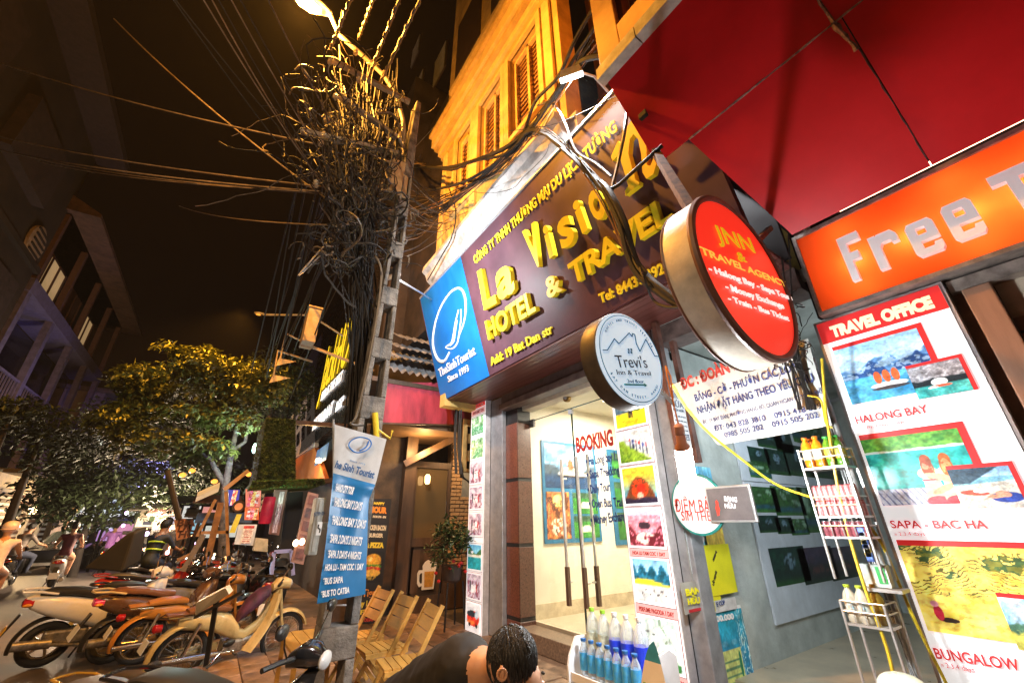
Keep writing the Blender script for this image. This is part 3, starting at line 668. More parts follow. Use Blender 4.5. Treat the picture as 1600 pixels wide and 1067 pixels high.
MB().box((3.625,2.60,0),(3.93,3.12,3.2)).build('pier_core', JOINT, sf)
# ================================================================== NEIGHBOUR BUILDING AND ITS RED CANOPY
PEACH = mat('peach_render', (.62, .38, .16), .7, var=.15, vs=3, bump=.12)
nb = thing('corner_building', 'peach rendered upper storey with a framed window above the red canopy', 'building', (2.2, .5, 5.3))
MB().box((2.2,1.34,5.46),(2.5,1.60,12)).build('pier', PEACH, nb, bevel=.01)
MB().box((2.2,-4,5.46),(2.5,1.338,5.86)).build('wall', PEACH, nb, bevel=.01)
MB().box((2.26,1.28,5.86),(2.4,1.338,10)).build('window_frame', mat('window_frame_brown', (.22,.09,.04), .5), nb)
MB().box((2.42,-4,5.86),(2.46,1.28,10)).build('window_pane', mat('pink_window', (.55,.16,.08), .35, var=.3, vs=1.2), nb)
MB().box((2.5,1.50,5.46),(9,1.60,12)).build('wall', PEACH, nb)
CT = np.array([2.20, 0, 5.34]); CB = np.array([3.53, 0, 3.64]); CD = CB-CT; CLn = np.linalg.norm(CD); CDn = CD/CLn
CN = np.cross(-Y_, -CDn)       # faces down and out
RED = mat('red_canopy_sheet', (.72, .005, .012), .42, var=.10, vs=1.5, spec=.5, bump=.03, bs=6)
cp = thing('red_canopy', 'large red sheet canopy sloping up and out over the travel office', 'canopy', (2.9, 0, 4.4))
def cpt(x, y, off=0.): t = (x-CT[0])/CD[0]; return CT+CD*t+np.array([0,y,0])+CN*off
XS = 2.80
rng = random.Random(4)
def panel(x0, x1, y0, y1, y1b=None):
    y1b = y1 if y1b is None else y1b
    a = [cpt(x0,y0), cpt(x0,y1), cpt(x1,y1b), cpt(x1,y0)]
    MB().hexa(a, [q-CN*.03 for q in a]).build('canopy_panel', RED, cp)
panel(2.23, XS-.004, .10+.004, 1.56); panel(2.23, XS-.004, -1.9, .10-.004); panel(2.23, XS-.004, -5, -1.908)
panel(XS+.004, 3.53, .05+.008, 1.22, .93); panel(XS+.004, 3.53, -1.9, .05); panel(XS+.004, 3.53, -5, -1.908)
GAP = mat('sealant', (.42,.25,.22), .7, var=.4, vs=25, bump=.5, bs=60)
def wob(a, b, n, r, amp, nm, mt, par):
    P = [a+(b-a)*i/n+np.array([rng.uniform(-amp,amp) for _ in range(3)]) for i in range(n+1)]
    MB().tube(P, [r*rng.uniform(.5,1.7) for _ in P], 5).build(nm, mt, par)
wob(cpt(XS,1.22,.004), cpt(XS,-2.5,.004), 60, .006, .002, 'sealant_bead', GAP, cp)
wob(cpt(2.4,.12,.004), cpt(XS,.10,.004), 12, .009, .003, 'sealant_bead', GAP, cp)
wob(cpt(XS,.10,.004), cpt(2.95,.07,.004), 6, .016, .004, 'sealant_bead', GAP, cp)
wob(cpt(2.95,.06,.002), cpt(3.5,.055,.002), 14, .004, .003, 'sealant_bead', mat('dark_seam', (.05,.01,.01), .7), cp)
TRM = mat('canopy_trim', (.55,.53,.50), .5, metal=.2, var=.2, vs=9)
MB().box((2.13,1.145,5.30),(2.235,1.60,5.45)).build('edge_trim', TRM, cp); MB().box((2.13,-5,5.30),(2.235,1.135,5.45)).build('edge_trim', TRM, cp)
MB().box((2.5,1.40,4.9),(6,1.48,5.4)).build('canopy_back', mat('black_void', (.012,.010,.010), .8, var=0), cp)
# unseen tube and area light added to brighten the lower canopy
tl = MB().tube([(3.60,.6,3.70),(3.60,-3,3.70)], .02, 8).build('canopy_fill_tube', mat('lit_tube', (1,1,1), .4, var=0, emis=(1,.55,.35), es=6)); tag(tl, 'added unseen tube lamp behind the top edge of the orange letter box', 'lamp')
lamp('canopy_fill_light', 'AREA', (3.44,-.9,3.70), 9, (1,.80,.70), aim=(2.9,-.9,3.72), size=.04, size_y=3.4)

for o_ in (cp, nb):
    o_.location = Vector(CAM)+(o_.location-Vector(CAM))*.90; o_.scale = (.90,.90,.90)
# ------------------------------------------------------------------ orange letter box "Free T..."
fs = thing('letter_box_sign', 'lit orange sign box with thick white letters under the red canopy', 'sign', (3.5, -1, 2.9))
FX = 3.50
a = UX(1238,374,FX); b = UX(1277,497,FX); YT = a[1]; ZT = a[2]; ZB = b[2]
PF = lambda x, y: UX(x, y, FX)
OR = bpy.data.materials.new('orange_diffuser'); OR.use_nodes = True; _n = OR.node_tree.nodes; _l = OR.node_tree.links; _b = _n['Principled BSDF']
_b.inputs['Base Color'].default_value = (.75,.085,.012,1); _b.inputs['Roughness'].default_value = .3
tb = _n.new('ShaderNodeBsdfTranslucent'); tb.inputs[0].default_value = (.95,.15,.03,1); ms = _n.new('ShaderNodeMixShader'); ms.inputs[0].default_value = .75
_l.new(_b.outputs[0], ms.inputs[1]); _l.new(tb.outputs[0], ms.inputs[2]); _l.new(ms.outputs[0], _n['Material Output'].inputs[0])
MB().quad((FX,YT-.02,ZB+.02),(FX,-4,ZB+.02),(FX,-4,ZT-.02),(FX,YT-.02,ZT-.02)).build('orange_face', OR, fs)
FRM = mat('sign_frame_metal', (.48,.42,.38), .4, metal=.6, var=.25, vs=12)
MB().box((3.76,-4.5,2.95),(3.82,1.02,4.3)).build('gap_shade_board', MATS['black_void'], fs)  # black sheet standing for the shade in the gap over the box
f_ = [((FX-.02,-4,ZT-.03),(FX+.22,YT,ZT)), ((FX-.02,-4,ZB),(FX+.22,YT,ZB+.03)), ((FX-.02,YT-.025,ZB+.03),(FX+.22,YT,ZT-.03))]
for p, q in f_: MB().box(p, q).build('box_frame', FRM, fs)
MB().box((FX+.20,-4,ZB+.03),(FX+.215,YT-.03,ZT-.03)).build('box_back', mat('box_back', (.8,.5,.35), .6, var=0), fs)
for y, e in ((YT-.32, 3.2), (YT-.62, 3.2), (YT-.93, 3.6), (YT-1.2, 6.5), (YT-1.5, 4.5)):
    q = MB().tube([(FX+.12,y+.09,(ZT+ZB)/2-.03),(FX+.12,y-.09,(ZT+ZB)/2-.03)], .018, 8).build('tube_lamp', mat('lit_small_tube', (1,1,1), .4, var=0, emis=(1,.8,.5), es=3), fs)
    lamp('sign_box_lamp', 'POINT', (FX+.10,y,(ZT+ZB)/2-.03), e*.85, (1,.72,.4), .05)
for z, e in ((ZT-.12,1.4), (ZB+.12,1.4)):
    for y in (YT-.3, YT-.9, YT-1.5): lamp('sign_box_lamp', 'POINT', (FX+.13,y,z), e*.9, (1,.6,.35), .05)
WLT = mat('pale_letter_glow', (.80,.74,.74), .4, var=.06, vs=6, emis=(.9,.72,.72), es=.28)  # slight glow in the letters stands in for light on their fronts
def block(rings, BL, BR, TL):
    a, b, c = PF(*BL), PF(*BR), PF(*TL); wd = np.linalg.norm(b-a); hd = abs(c[2]-a[2])
    xs = [q[0] for q in rings[0]]; ys = [q[1] for q in rings[0]]
    sx = wd/(max(xs)-min(xs)); sy = hd/(max(ys)-min(ys))
    poly_shape([[(q[0]-min(xs), q[1]-min(ys)) for q in r] for r in rings], a, -Y_, Z_, .045, WLT, fs, 'letter', lift=.008, sx=sx, sy=sy)
block([[(0,0),(.3,0),(.3,.42),(.62,.42),(.62,.6),(.3,.6),(.3,.82),(.85,.82),(.85,1),(0,1)]], (1337,443), (1371,431), (1309,379))
block([[(0,0),(.35,0),(.35,.62),(.45,.72),(.8,.72),(.8,.62),(1.05,.62),(1.05,.85),(.9,1),(.35,1),(.3,.92),(.3,1),(0,1)]], (1380,426), (1425,413), (1362,376))
ee = [[(.12,0),(.9,0),(1,.1),(1,.27),(.75,.27),(.70,.18),(.34,.18),(.34,.40),(1,.40),(1,.88),(.88,1),(.12,1),(0,.88),(0,.12)], [(.34,.60),(.66,.60),(.66,.80),(.34,.80)]]
block(ee, (1438,407), (1484,393), (1413,360)); block(ee, (1498,383), (1549,366), (1470,331))
block([[(.34,0),(.62,0),(.62,.80),(.96,.80),(.96,1),(0,1),(0,.80),(.34,.80)]], (1588,355), (1660,330), (1550,282))

# ------------------------------------------------------------------ travel office light box
po = thing('travel_office_lightbox', 'tall lit white poster box with red header and holiday photographs', 'light box', (3.6, .65, 0))
X5 = 3.55
PX5 = lambda x, y: UX(x, y, X5)
c0 = PX5(1275,507); c1 = PX5(1466,446.5); ya, yb, zt_ = c0[1], c1[1], (c0[2]+c1[2])/2
zb_ = -.05
MB().slab((X5+.12,ya+.02,zb_), -Y_, Z_, ya-yb+.04, zt_-zb_+.02, .11).build('box_body', mat('box_edge_grey', (.46,.42,.42), .45, metal=.3), po)
MB().slab((X5+.008,ya,zb_+.01), -Y_, Z_, ya-yb, zt_-zb_-.01, .005).build('lit_face', LIT, po)
zr = PX5(1283.5,539.5)[2]
MB().slab((X5+.003,ya,zr), -Y_, Z_, ya-yb, zt_-zr, .005).build('red_header', REDL, po)
CRP = mat('cream_lit_letter', (.9,.8,.55), .4, var=0, emis=(1,.85,.55), es=.6); RLT = mat('red_lit_letter', (.6,.05,.05), .4, var=0, emis=(.75,.04,.05), es=.45)
PK5 = lambda x, y: UX(x, y, X5-.004)
def PT(b_, BL, BR, TL, m=RLT, bold=.03, **k): return text_px(b_, PK5, BL, BR, TL, m, po, bold=bold, d=.002, **k)
PT('TRAVEL OFFICE', (1301,527), (1461,479), (1292,511), CRP, .07)
PT('HALONG BAY', (1339,662), (1452,644), (1336.5,650), bold=.02)
PT('- 1 day, 2 days, 3 days', (1343,671), (1414,661), (1341.5,666), bold=0)
PT('SAPA - BAC HA', (1393.6,824.6), (1545,825.4), (1391.5,812), bold=.02)
PT('» 2,3,4 days', (1398,836.5), (1446,836.5), (1396.5,830), bold=0)
PT('BUNGALOW', (1463.4,1027.7), (1597,1048), (1458,1010), bold=.02)
PT('» 2,3,4 days', (1471,1041), (1524,1050), (1469,1033), bold=0)
def ph(kind, BL, TR, sd, fr=.028, nx=70, lift=0.):
    nx = int(nx*1.4)
    a, b = PK5(*BL), PK5(*TR); w_ = a[1]-b[1]; h_ = b[2]-a[2]
    if w_ <= 0 or h_ <= 0: print('bad', kind, a, b)
    x = X5-.001-lift
    MB().slab((x, a[1]-(.0 if w_ < .3 else 0)-.0, a[2]+.10*h_*0+.0), -Y_, Z_, w_+fr, h_+fr, .002).build('red_shadow_frame', REDL, po)
    photo(kind, (x-.003, a[1], a[2]), -Y_, Z_, w_, h_, po, PRINT_LIT, sd, nx=nx)
ph('bay', (1331.5,632.5), (1432,512.5), 4, .03, 110); ph('cave', (1436.5,624.5), (1497.5,559), 5, .02, 60, .005)
ph('lake', (1380,790), (1495,668.5), 6, .035, 120); ph('beach', (1505.5,794.5), (1575,727), 7, .022, 70, .005)
ph('terrace', (1450,984.6), (1640,858), 8, .03, 140); ph('cloudland', (1592.5,1014), (1650,940), 9, .02, 40, .005)
# ------------------------------------------------------------------ doorway of the travel office, far right
td = thing('travel_office_doorway', 'brown wooden shop doorway with cream panels right of the tall poster', 'doorway', (3.7, -.3, 0))
WD = mat('brown_door_wood', (.36,.19,.12), .5, var=.2, vs=6, stretch=(1,1,.15), bump=.08)
WD2 = mat('olive_brown_wood', (.20,.12,.06), .5, var=.25, vs=6)
p = UX(1500,452,3.72); y0 = p[1]
MB().box((3.66,.22,0),(3.74,.30,2.83)).build('side_post', WD2, td); 
MB().box((3.60,.09,0),(3.74,.215,2.76)).build('door_post', WD, td, bevel=.008)
MB().box((3.60,-4,2.76),(3.72,.26,2.84)).build('head_rail', FRM, td)
for z, zz, mm in ((2.52,2.76,'cream_paint'), (1.0,2.32,'cream_paint')):
    MB().box((3.70,-4,z),(3.73,.085,zz)).build('cream_panel', mat('beige_panel', (.55,.46,.35), .6, var=.12), td)
MB().box((3.66,-4,2.44),(3.74,.085,2.52)).build('transom_rail', WD2, td); MB().box((3.66,-4,2.32),(3.73,.085,2.42)).build('transom_rail', mat('ochre_wood', (.40,.22,.06), .5), td)
MB().box((3.9,-4,0),(4.0,2.4,5)).build('back_wall', mat('black_void', (0,0,0)), td) if 0 else None

# ------------------------------------------------------------------ round INN sign
IY = .75; ic = UY(1165,431,IY); IR = .45
PI_ = lambda x, y: UY(x, y, IY-.012)
inn = thing('round_inn_sign', 'large round red sign with a deep metal rim and yellow and white lettering', 'sign', ic)
RIM = mat('dull_metal_rim', (.78,.70,.58), .42, metal=0., var=.2, vs=5, bump=.08)
MB().lathe([(IR-.004,.0),(IR,.012),(IR,.145),(IR-.02,.155)], ic, Y_, 64).build('drum', RIM, inn, smooth=True)
rf_ = MB(); rf_.torus(ic+np.array([0,-.002,0]), Y_, IR-.012, .020, 64, 8); rf_.build('bezel', mat('brown_bezel', (.17,.075,.055), .5), inn, smooth=True)
INF = mat('lit_inn_face', (.75,.03,.015), .35, var=0, emis=(1.0,.035,.015), es=.75)
MB().lathe([(IR-.02,.0),(IR-.021,.006)], ic+np.array([0,-.008,0]), Y_, 64).build('red_face', INF, inn)
MB().torus(ic+np.array([0,.15,0]), Y_, IR-.002, .008, 64, 6).build('rear_lip', mat('brown_bezel', (0,0,0)), inn)
YLL = mat('lit_yellow_letter', (.9,.7,.03), .4, var=0, emis=(1,.62,.01), es=.45); WLL = mat('lit_white_letter', (.9,.9,.88), .4, var=0, emis=(1,.95,.9), es=.8); OLL = mat('lit_ochre_letter', (.8,.6,.1), .4, var=0, emis=(.95,.62,.08), es=.7)
def IT(b_, BL, BR, TL, m, bold=.03): return text_px(b_, PI_, BL, BR, TL, m, inn, bold=bold, d=.003)
IT('JNN', (1121,376), (1180,396), (1120,352), YLL, .01); IT('&', (1154,408), (1167,410), (1156,394), YLL)
IT('TRAVEL AGENCY', (1095.6,397), (1230,450), (1093,385), OLL, .01)
IT('- Halong Bay - Sapa Tours', (1108,424), (1238,470), (1107,414), WLL, .02); IT('- Money Exchange', (1134,452), (1225,483), (1133,442), WLL, .02); IT('- Train - Bus Ticket', (1138,470), (1233,502), (1137,461), WLL, .02)
MB().bar(ic+np.array([-.12,.12,.42]), (2.25,1.25,4.1), .05).build('hanger', mat('rust_steel', (.16,.08,.045), .7, var=.4, vs=20), inn)
MB().bar(ic+np.array([.30,.12,.30]), (3.3,1.0,3.65), .04).build('hanger', mat('rust_steel', (0,0,0)), inn)
# ------------------------------------------------------------------ round blue-white sign
TY = 1.10; tc_ = UY(984,560,TY); TR_ = .222
tv = thing('round_blue_sign', 'small round pale blue sign with a dark rim and a house outline', 'sign', tc_)
PTv = lambda x, y: UY(x, y, TY-.012)
MB().lathe([(TR_-.003,.0),(TR_,.006),(TR_,.085),(TR_-.01,.09)], tc_, Y_, 48).build('drum', mat('black_rim', (.04,.032,.028), .45, var=.5, vs=14, col2=(.10,.08,.06)), tv, smooth=True)
MB().lathe([(TR_-.004,.0),(TR_-.006,.005)], tc_+np.array([0,-.007,0]), Y_, 48).build('white_face', mat('lit_pale_blue', (.6,.75,.85), .35, var=0, emis=(.60,.80,1), es=.62), tv)
BLP = mat('blue_print', (.02,.18,.42), .4, var=0); NVP = mat('dark_slate_print', (.03,.06,.12), .4, var=0); TEP = mat('teal_print', (.03,.42,.50), .4, var=0)
for rr_, mm in ((TR_-.018,BLP),): MB().torus(tc_+np.array([0,-.014,0]), Y_, rr_, .0022, 64, 4).build('ring_line', mm, tv)
def TT(b_, BL, BR, TL, m, bold=0.): return text_px(b_, PTv, BL, BR, TL, m, tv, bold=bold, d=.002)
TT("Trevi's", (964,574), (1012,575), (963,554), NVP, .0); TT('Inn & Travel', (964,585), (1017,587), (964,577), NVP); TT('2nd floor', (980,598), (1006,599), (980,592), BLP)
stroke(PTv, [(976,600.5),(990,601),(1008,601.3)], .004, TEP, tv, 'arrow_shaft')
a_ = PTv(1006,601.3); MB().add([a_+np.array([0,-.002,.010]), a_+np.array([0,-.002,-.010]), a_+np.array([.022,-.002,0])], [(0,1,2)]).build('arrow_head', TEP, tv)
hp = [(942,547),(949,547),(960,529),(967,537),(983,520),(988,526),(988,521),(992,523),(994,536),(1000,549),(1009,530),(1023,556),(1029,557)]
for i in range(len(hp)-1): MB().tube([PTv(*hp[i]), PTv(*hp[i+1])], .0026, 5).build('outline_stroke', BLP, tv)
for dx in (0,4.2):
    for dz in (0,4.2): q = PTv(981+dx,552-dz); MB().box((q[0],q[1]-.002,q[2]),(q[0]+.011,q[1],q[2]+.011)).build('window_mark', BLP, tv)
def arc_text(tx, c, r, a0, a1, h, m, par, out=True):
    n = len(tx)
    for i, ch in enumerate(tx):
        if ch == ' ': continue
        a = R_(a0+(a1-a0)*i/(n-1)); rad = np.array([math.cos(a),0,math.sin(a)]); tan = np.array([math.sin(a),0,-math.cos(a)])*(1 if out else -1); up = rad if out else -rad
        text_on(ch, c+rad*r-tan*h*.3+np.array([0,-.013,0]), tan, up, None, h, m, par, d=.002)
arc_text("HOSTEL AND TRAVEL SERVICE", tc_, TR_-.048, 150, 30, .012, BLP, tv)
arc_text("BAT DAN STREET, HANOI", tc_, TR_-.034, 215, 325, .012, BLP, tv, False)
MB().bar(tc_+np.array([TR_*.6,.05,.0]), (2.9,1.9,2.3), .02).build('bracket', mat('dark_clamp', (0,0,0)), tv)
# ------------------------------------------------------------------ alley with grey wall
AW = mat('alley_plaster', (.52,.57,.55), .75, var=.22, vs=1.8, bump=.3, bs=18)
al = thing('alley_wall', 'grey green plaster wall of the dim alley covered with photo sheets', 'wall', (5, 2.6, 0)); al['kind'] = 'structure'
MB().box((3.80,2.50,-.02),(8.5,2.62,4.2)).build('wall_face', AW, al)
MB().box((8.4,-3,-.02),(8.5,2.5,4.2)).build('end_wall', AW, al)
MB().box((3.75,.85,-.02),(8.4,.98,4.2)).build('near_wall', AW, al)
MB().box((3.7,.98,3.3),(8.4,2.5,3.4)).build('alley_ceiling', AW, al)
def board(lab, c0, c1, rows, bg=(.60,.66,.74)):
    y = 2.49; x0, z1 = c0; x1, z0 = c1
    t = thing('photo_board', lab, 'photo board', ((x0+x1)/2, y, z0), 'photo sheets on the alley wall')
    MB().slab((x0,y+.005,z0), X_, Z_, x1-x0, z1-z0, .02).build('board_sheet', mat('pale_board_sheet', bg, .5, var=.08), t)
    for z_a, z_b, cols in rows:
        for kd, a, b, sd in cols: photo(kd, (a,y-.015,z_a), X_, Z_, b-a, z_b-z_a, t, PRINT, sd, nx=34, gain=.8)
    return t
PA = lambda x, y: UY(x, y, 2.48)
def rws(spec):
    out = []
    for (kd, BL, TR, sd) in spec:
        a, b = PA(*BL), PA(*TR); out.append((a[2], b[2], [(kd, a[0], b[0], sd)]))
    return out
q0 = PA(1163,655); q1 = PA(1372,925)
board('upper photo sheet on the alley wall with two rows of dark landscapes', (4.83,2.78), (7.3,1.30+.55), rws([('night',(1172,722),(1198,702),1),('night',(1184,697),(1217,672),2),('night',(1202,740),(1225,705),3),('night',(1214,705),(1230,668),4),
      ('night',(1232,742),(1262,700),5),('forest',(1240,690),(1275,650),6),('forest',(1172,745),(1200,725),7),('night',(1268,745),(1310,700),17)]))
board('lower photo sheet on the alley wall with captions and night views', (4.83,1.84), (7.3,.50), rws([('forest',(1178,800),(1210,762),8),('forest',(1213,805),(1248,762),9),('night',(1187,832),(1214,805),10),('night',(1215,834),(1235,808),11),('forest',(1237,836),(1258,810),12),
      ('forest',(1262,832),(1300,765),13),('night',(1213,917),(1253,852),14),('dusk',(1258,914),(1296,852),15),('dusk',(1301,908),(1330,852),16)]))
MB().box((8.0,.99,3.2),(8.05,2.4,3.25)).build('far_rail', GREYM, al)
at_ = MB().tube([(4.2,1.06,3.0),(5.4,1.06,3.0)], .02, 8).build('alley_tube_lamp', mat('lit_alley_tube', (1,1,1), .4, var=0, emis=(.85,.95,1), es=6)); tag(at_, 'fluorescent tube on the near alley wall, out of sight behind the tall poster', 'lamp')
lamp('alley_tube_light', 'AREA', (4.7,1.12,2.9), 24, (.82,.94,1), aim=(4.6,2.5,1.3), size=1.2, size_y=.1)
# stickers and posters beside the corner post
st = thing('corner_poster', 'blue water advertisement with a pale yellow notice at the alley corner', 'poster', (4.0,2.48,.3))
a_, b_ = PA(1095,1067), PA(1158,962)
MB().slab((3.66,2.498,-.02), X_, Z_, .62, .74, .01).build('poster_sheet', WPR, st)
photo('water_ad', (3.67,2.485,-.02), X_, Z_, .60, .72, st, PRINT, 2, nx=90)
text_px('1.000.000', PA, (1108,973), (1147,966), (1106,963), WPR, st, bold=.05)
s2 = thing('leaflet_poster', 'leaflets and stickers pasted under the round phone card sign', 'poster', (3.8,2.48,1.2))
MB().slab((3.605,2.498,.74), X_, Z_, .36, .96, .008).build('poster_sheet', mat('grey_sheet', (.42,.43,.42), .5), s2)
photo('leaflets', (3.61,2.488,1.02), X_, Z_, .34, .52, s2, PRINT, 3, nx=70)
photo('sky_ad', (3.90,2.470,1.20), X_, Z_, .30, .75, s2, PRINT, 3, nx=40)
YPP = mat('yellow_paper', (.86,.80,.02), .5, var=.05)
def sheet(par, BL, TR, m, nm='sticker', y=2.462, th=.004):
    f = lambda a, b: UY(a, b, y)
    a, b = f(*BL), f(*TR); MB().slab((a[0],y,a[2]), X_, Z_, b[0]-a[0], b[2]-a[2], th).build(nm, m, par); return a, b
sheet(s2, (1109,932), (1137,849), YPP); sheet(s2, (1100,959), (1120,903), YPP, y=2.47); sheet(s2, (1070,960), (1100,905), mat('grey_sheet2', (.45,.44,.40), .5), y=2.475)
sheet(s2, (1119,957), (1148,932), mat('white_sheet', (.75,.75,.75), .5), y=2.468)
PB = lambda x, y: UY(x, y, 2.455)
text_px('BẠN', PB, (1072,930), (1095,926), (1071,919), YPP, s2, bold=.06); text_px('HỮU', PB, (1075,944), (1094,941), (1074,934), YPP, s2, bold=.06)
BKP = mat('black_print', (.02,.02,.02), .5, var=0)
text_px('SIM', PB, (1115,877), (1120,862), (1112,877), BKP, s2, bold=.05); text_px('E CÚP', PB, (1120,947), (1133,943), (1119,940), NAVY, s2, bold=.03)
text_px('LẮP MẠNG', PB, (1115,915), (1120,893), (1112,915), BKP, s2, bold=.05); text_px('KM', PB, (1106,948), (1112,925), (1102,947), BKP, s2, bold=.05)
sheet(s2, (1077,957), (1097,948), mat('red_paper', (.6,.03,.04), .5), y=2.466)
# brown steel posts
RUST = mat('brown_painted_steel', (.17,.07,.05), .5, var=.35, vs=8)
for (x0_, y0_, x1_, y1_, lab) in ((1034,520,1062,700,'brown steel post behind the small round blue sign'), (1057,500,1098,760,'brown steel post carrying the orange bulb cord')):
    a = UY(x0_,y0_,2.30); b = UY(x1_,y1_,2.30)
    tag(MB().bar((b[0]-.05,2.30,3.35),(b[0],2.30,1.95),.07,.05).build('steel_post', RUST), lab, 'post')
sh_ = thing('paper_notice', 'narrow white printed notice on the brown post above the bulb', 'notice', UY(1070,640,2.2))
a_ = UY(1068,706,2.2); b_ = UY(1095,632,2.2)
MB().slab((a_[0]-.06,2.2,a_[2]), X_, Z_, .20, b_[2]-a_[2], .004).build('paper', mat('white_sheet', (0,0,0)), sh_)
for k, (tx, h_) in enumerate((('SỬA',.07),('ĐIỆN NƯỚC',.03),('máy giặt tủ lạnh',.016),('điều hòa bình nóng',.016),('bếp ga lò vi sóng',.016),('tại nhà có bảo hành',.016),('ĐT: 0915 418 899',.02),('GỌI LÀ CÓ',.05))):
    text_on(tx, (a_[0]-.05,2.194,b_[2]-.085-k*.042-(.0 if k < 2 else .01)), X_, Z_, .17, h_*.8, NVP, sh_, bold=.02)
# ------------------------------------------------------------------ banner across the alley
BX = 3.36
PBn = lambda x, y: UX(x, y, BX)
bn = thing('cloth_banner', 'slack white banner with red and blue Vietnamese lettering over the alley', 'banner', (BX,1.6,2.3))
CLT = mat('white_banner_cloth', (.62,.63,.60), .6, var=.12, vs=2.5, bump=.15, bs=5)
cor = [PBn(1121,695), PBn(1299,664), PBn(1262,528), PBn(1046,602)]
nx_, ny_ = 40, 14; vs_ = []; 
for j in range(ny_+1):
    for i in range(nx_+1):
        s_, t_ = i/nx_, j/ny_; p = (cor[0]*(1-s_)+cor[1]*s_)*(1-t_)+(cor[3]*(1-s_)+cor[2]*s_)*t_
        p = p+np.array([.006+.007*math.sin(s_*14+t_*5)+.004*math.sin(s_*31-t_*9),0,-.02*math.sin(math.pi*s_)*(1-t_)*.3]); vs_.append(p)
MB().add(vs_, [(j*(nx_+1)+i, j*(nx_+1)+i+1, (j+1)*(nx_+1)+i+1, (j+1)*(nx_+1)+i) for j in range(ny_) for i in range(nx_)]).build('banner_cloth', CLT, bn, smooth=True)
REDC = mat('red_cloth_print', (.62,.06,.05), .6, var=.25, vs=12); BLC = mat('blue_cloth_print', (.035,.06,.24), .6, var=.25, vs=12)
PBt = lambda x, y: UX(x, y, BX-.009)
def BT(b_, BL, BR, TL, m, bold=.02): return text_px(b_, PBt, BL, BR, TL, m, bn, bold=bold, d=.002)
BT('ĐC : ĐOÀN ĐỘI XE ÔM', (1066,609), (1236,545), (1061,592), REDC, .035)
BT('BĂNG - CỜ - PHƯỚN CÁC LOẠI', (1087,627), (1250,577), (1084,616), BLC); BT('NHẬN ĐẶT HÀNG THEO YÊU CẦU', (1091,646.5), (1273,595.5), (1088.5,635), BLC)
BT('ĐC: 19 BÁT ĐÀN, PHƯỜNG HÀNG BỒ, QUẬN HOÀN KIẾM, HÀ NỘI', (1099,662.5), (1288,614), (1097.5,656.5), BLC, .0)
BT('ĐT: 043 828 3810    0915 418 899', (1117,673.5), (1285,638), (1115,665), BLC, .01); BT('0985 505 202    0915 505 202', (1133,683.5), (1280.5,652), (1131.5,675), BLC, .01)
# ------------------------------------------------------------------ bulb on its cord
CORD = mat('orange_cord', (.62,.20,.02), .5, var=.1)
YC = mat('yellow_cable', (.72,.52,.03), .45, var=.12, vs=10)
BK = mat('black_cable', (.016,.013,.011), .68, var=.3, vs=12)
bl = thing('hanging_bulb', 'bare lit energy saving bulb hanging from an orange cord', 'lamp', BULB)
_d = np.array([.02,0,-1]); _d /= np.linalg.norm(_d)
top_ = UD(1060,662,2.3)
bt0, bt1 = UD(1067,700,2.3), UD(1078,768,2.3)
MB().lathe([(.016,0),(.027,.012),(.027,.055),(.023,.062),(.027,.068),(.027,.11),(.038,.125),(.042,.14),(.042,.15)], top_, bt1-top_, 20).build('lamp_holder', mat('pink_plastic', (.50,.24,.18), .45), bl, smooth=True)
MB().lathe([(.040,0),(.044,.01),(.044,np.linalg.norm(bt1-bt0)-.01),(.032,np.linalg.norm(bt1-bt0)+.012)], bt0, bt1-bt0, 20).build('lamp_tube', mat('lit_bulb', (1,1,1), .4, var=0, emis=(.93,.98,1), es=640), bl, smooth=True)
for k, (x_, y_) in enumerate(((1042,585),(1048,588))):
    MB().tube([top_+np.array([0,0,.0]), UD(1052,630,2.33), UD(x_,y_,2.4), UD(1040,572,2.45)], .0045, 6).build('cord', CORD, bl, smooth=True)
# ------------------------------------------------------------------ phone card sign and small framed sign
pc = UX(1090,787,3.46)
PC = lambda x, y: UX(x, y, 3.435)
ps = thing('round_phone_card_sign', 'round white sign with teal ring and red letters behind the bulb', 'sign', pc)
rr0 = .245
MB().lathe([(rr0,0),(rr0+.004,.006),(rr0+.004,.028),(rr0,.03)], pc+X_*.02, -X_, 48).build('ring', mat('teal_ring', (.02,.30,.27), .4), ps, smooth=True)
MB().lathe([(rr0-.012,0),(rr0-.013,.004)], pc-X_*.011, -X_, 48).build('white_face', mat('white_sheet_bright', (.78,.78,.78), .4, var=.05), ps)
REDD = mat('red_plain_print', (.60,.05,.03), .5, var=0)
text_px('ĐIỂM BÁN', PC, (1056,799), (1122,801), (1055,779), REDD, ps, bold=.0, d=.003); text_px('SIM THẺ', PC, (1066,812.5), (1113,813.5), (1065,798), REDD, ps, bold=.0, d=.003)
fr_ = thing('small_framed_sign', 'small silver framed grey sign with a red figure beside the round sign', 'sign', UX(1140,785,3.40))
a_ = UX(1112,816,3.40); b_ = UX(1171,756,3.40)
MB().slab((3.42,a_[1],a_[2]), -Y_, Z_, a_[1]-b_[1], b_[2]-a_[2], .03).build('silver_frame', mat('silver_frame', (.6,.58,.56), .35, metal=.5), fr_, bevel=.004)
MB().slab((3.389,a_[1]-.015,a_[2]+.015), -Y_, Z_, a_[1]-b_[1]-.03, b_[2]-a_[2]-.03, .004).build('grey_face', mat('grey_sign_face', (.14,.12,.12), .5), fr_)
PFm = lambda x, y: UX(x, y, 3.383)
text_px('BẠNG', PFm, (1132,782), (1152,784), (1131,774), WPR, fr_, bold=.04); text_px('HỮU', PFm, (1133,793), (1150,794), (1132,786), WPR, fr_, bold=.04)
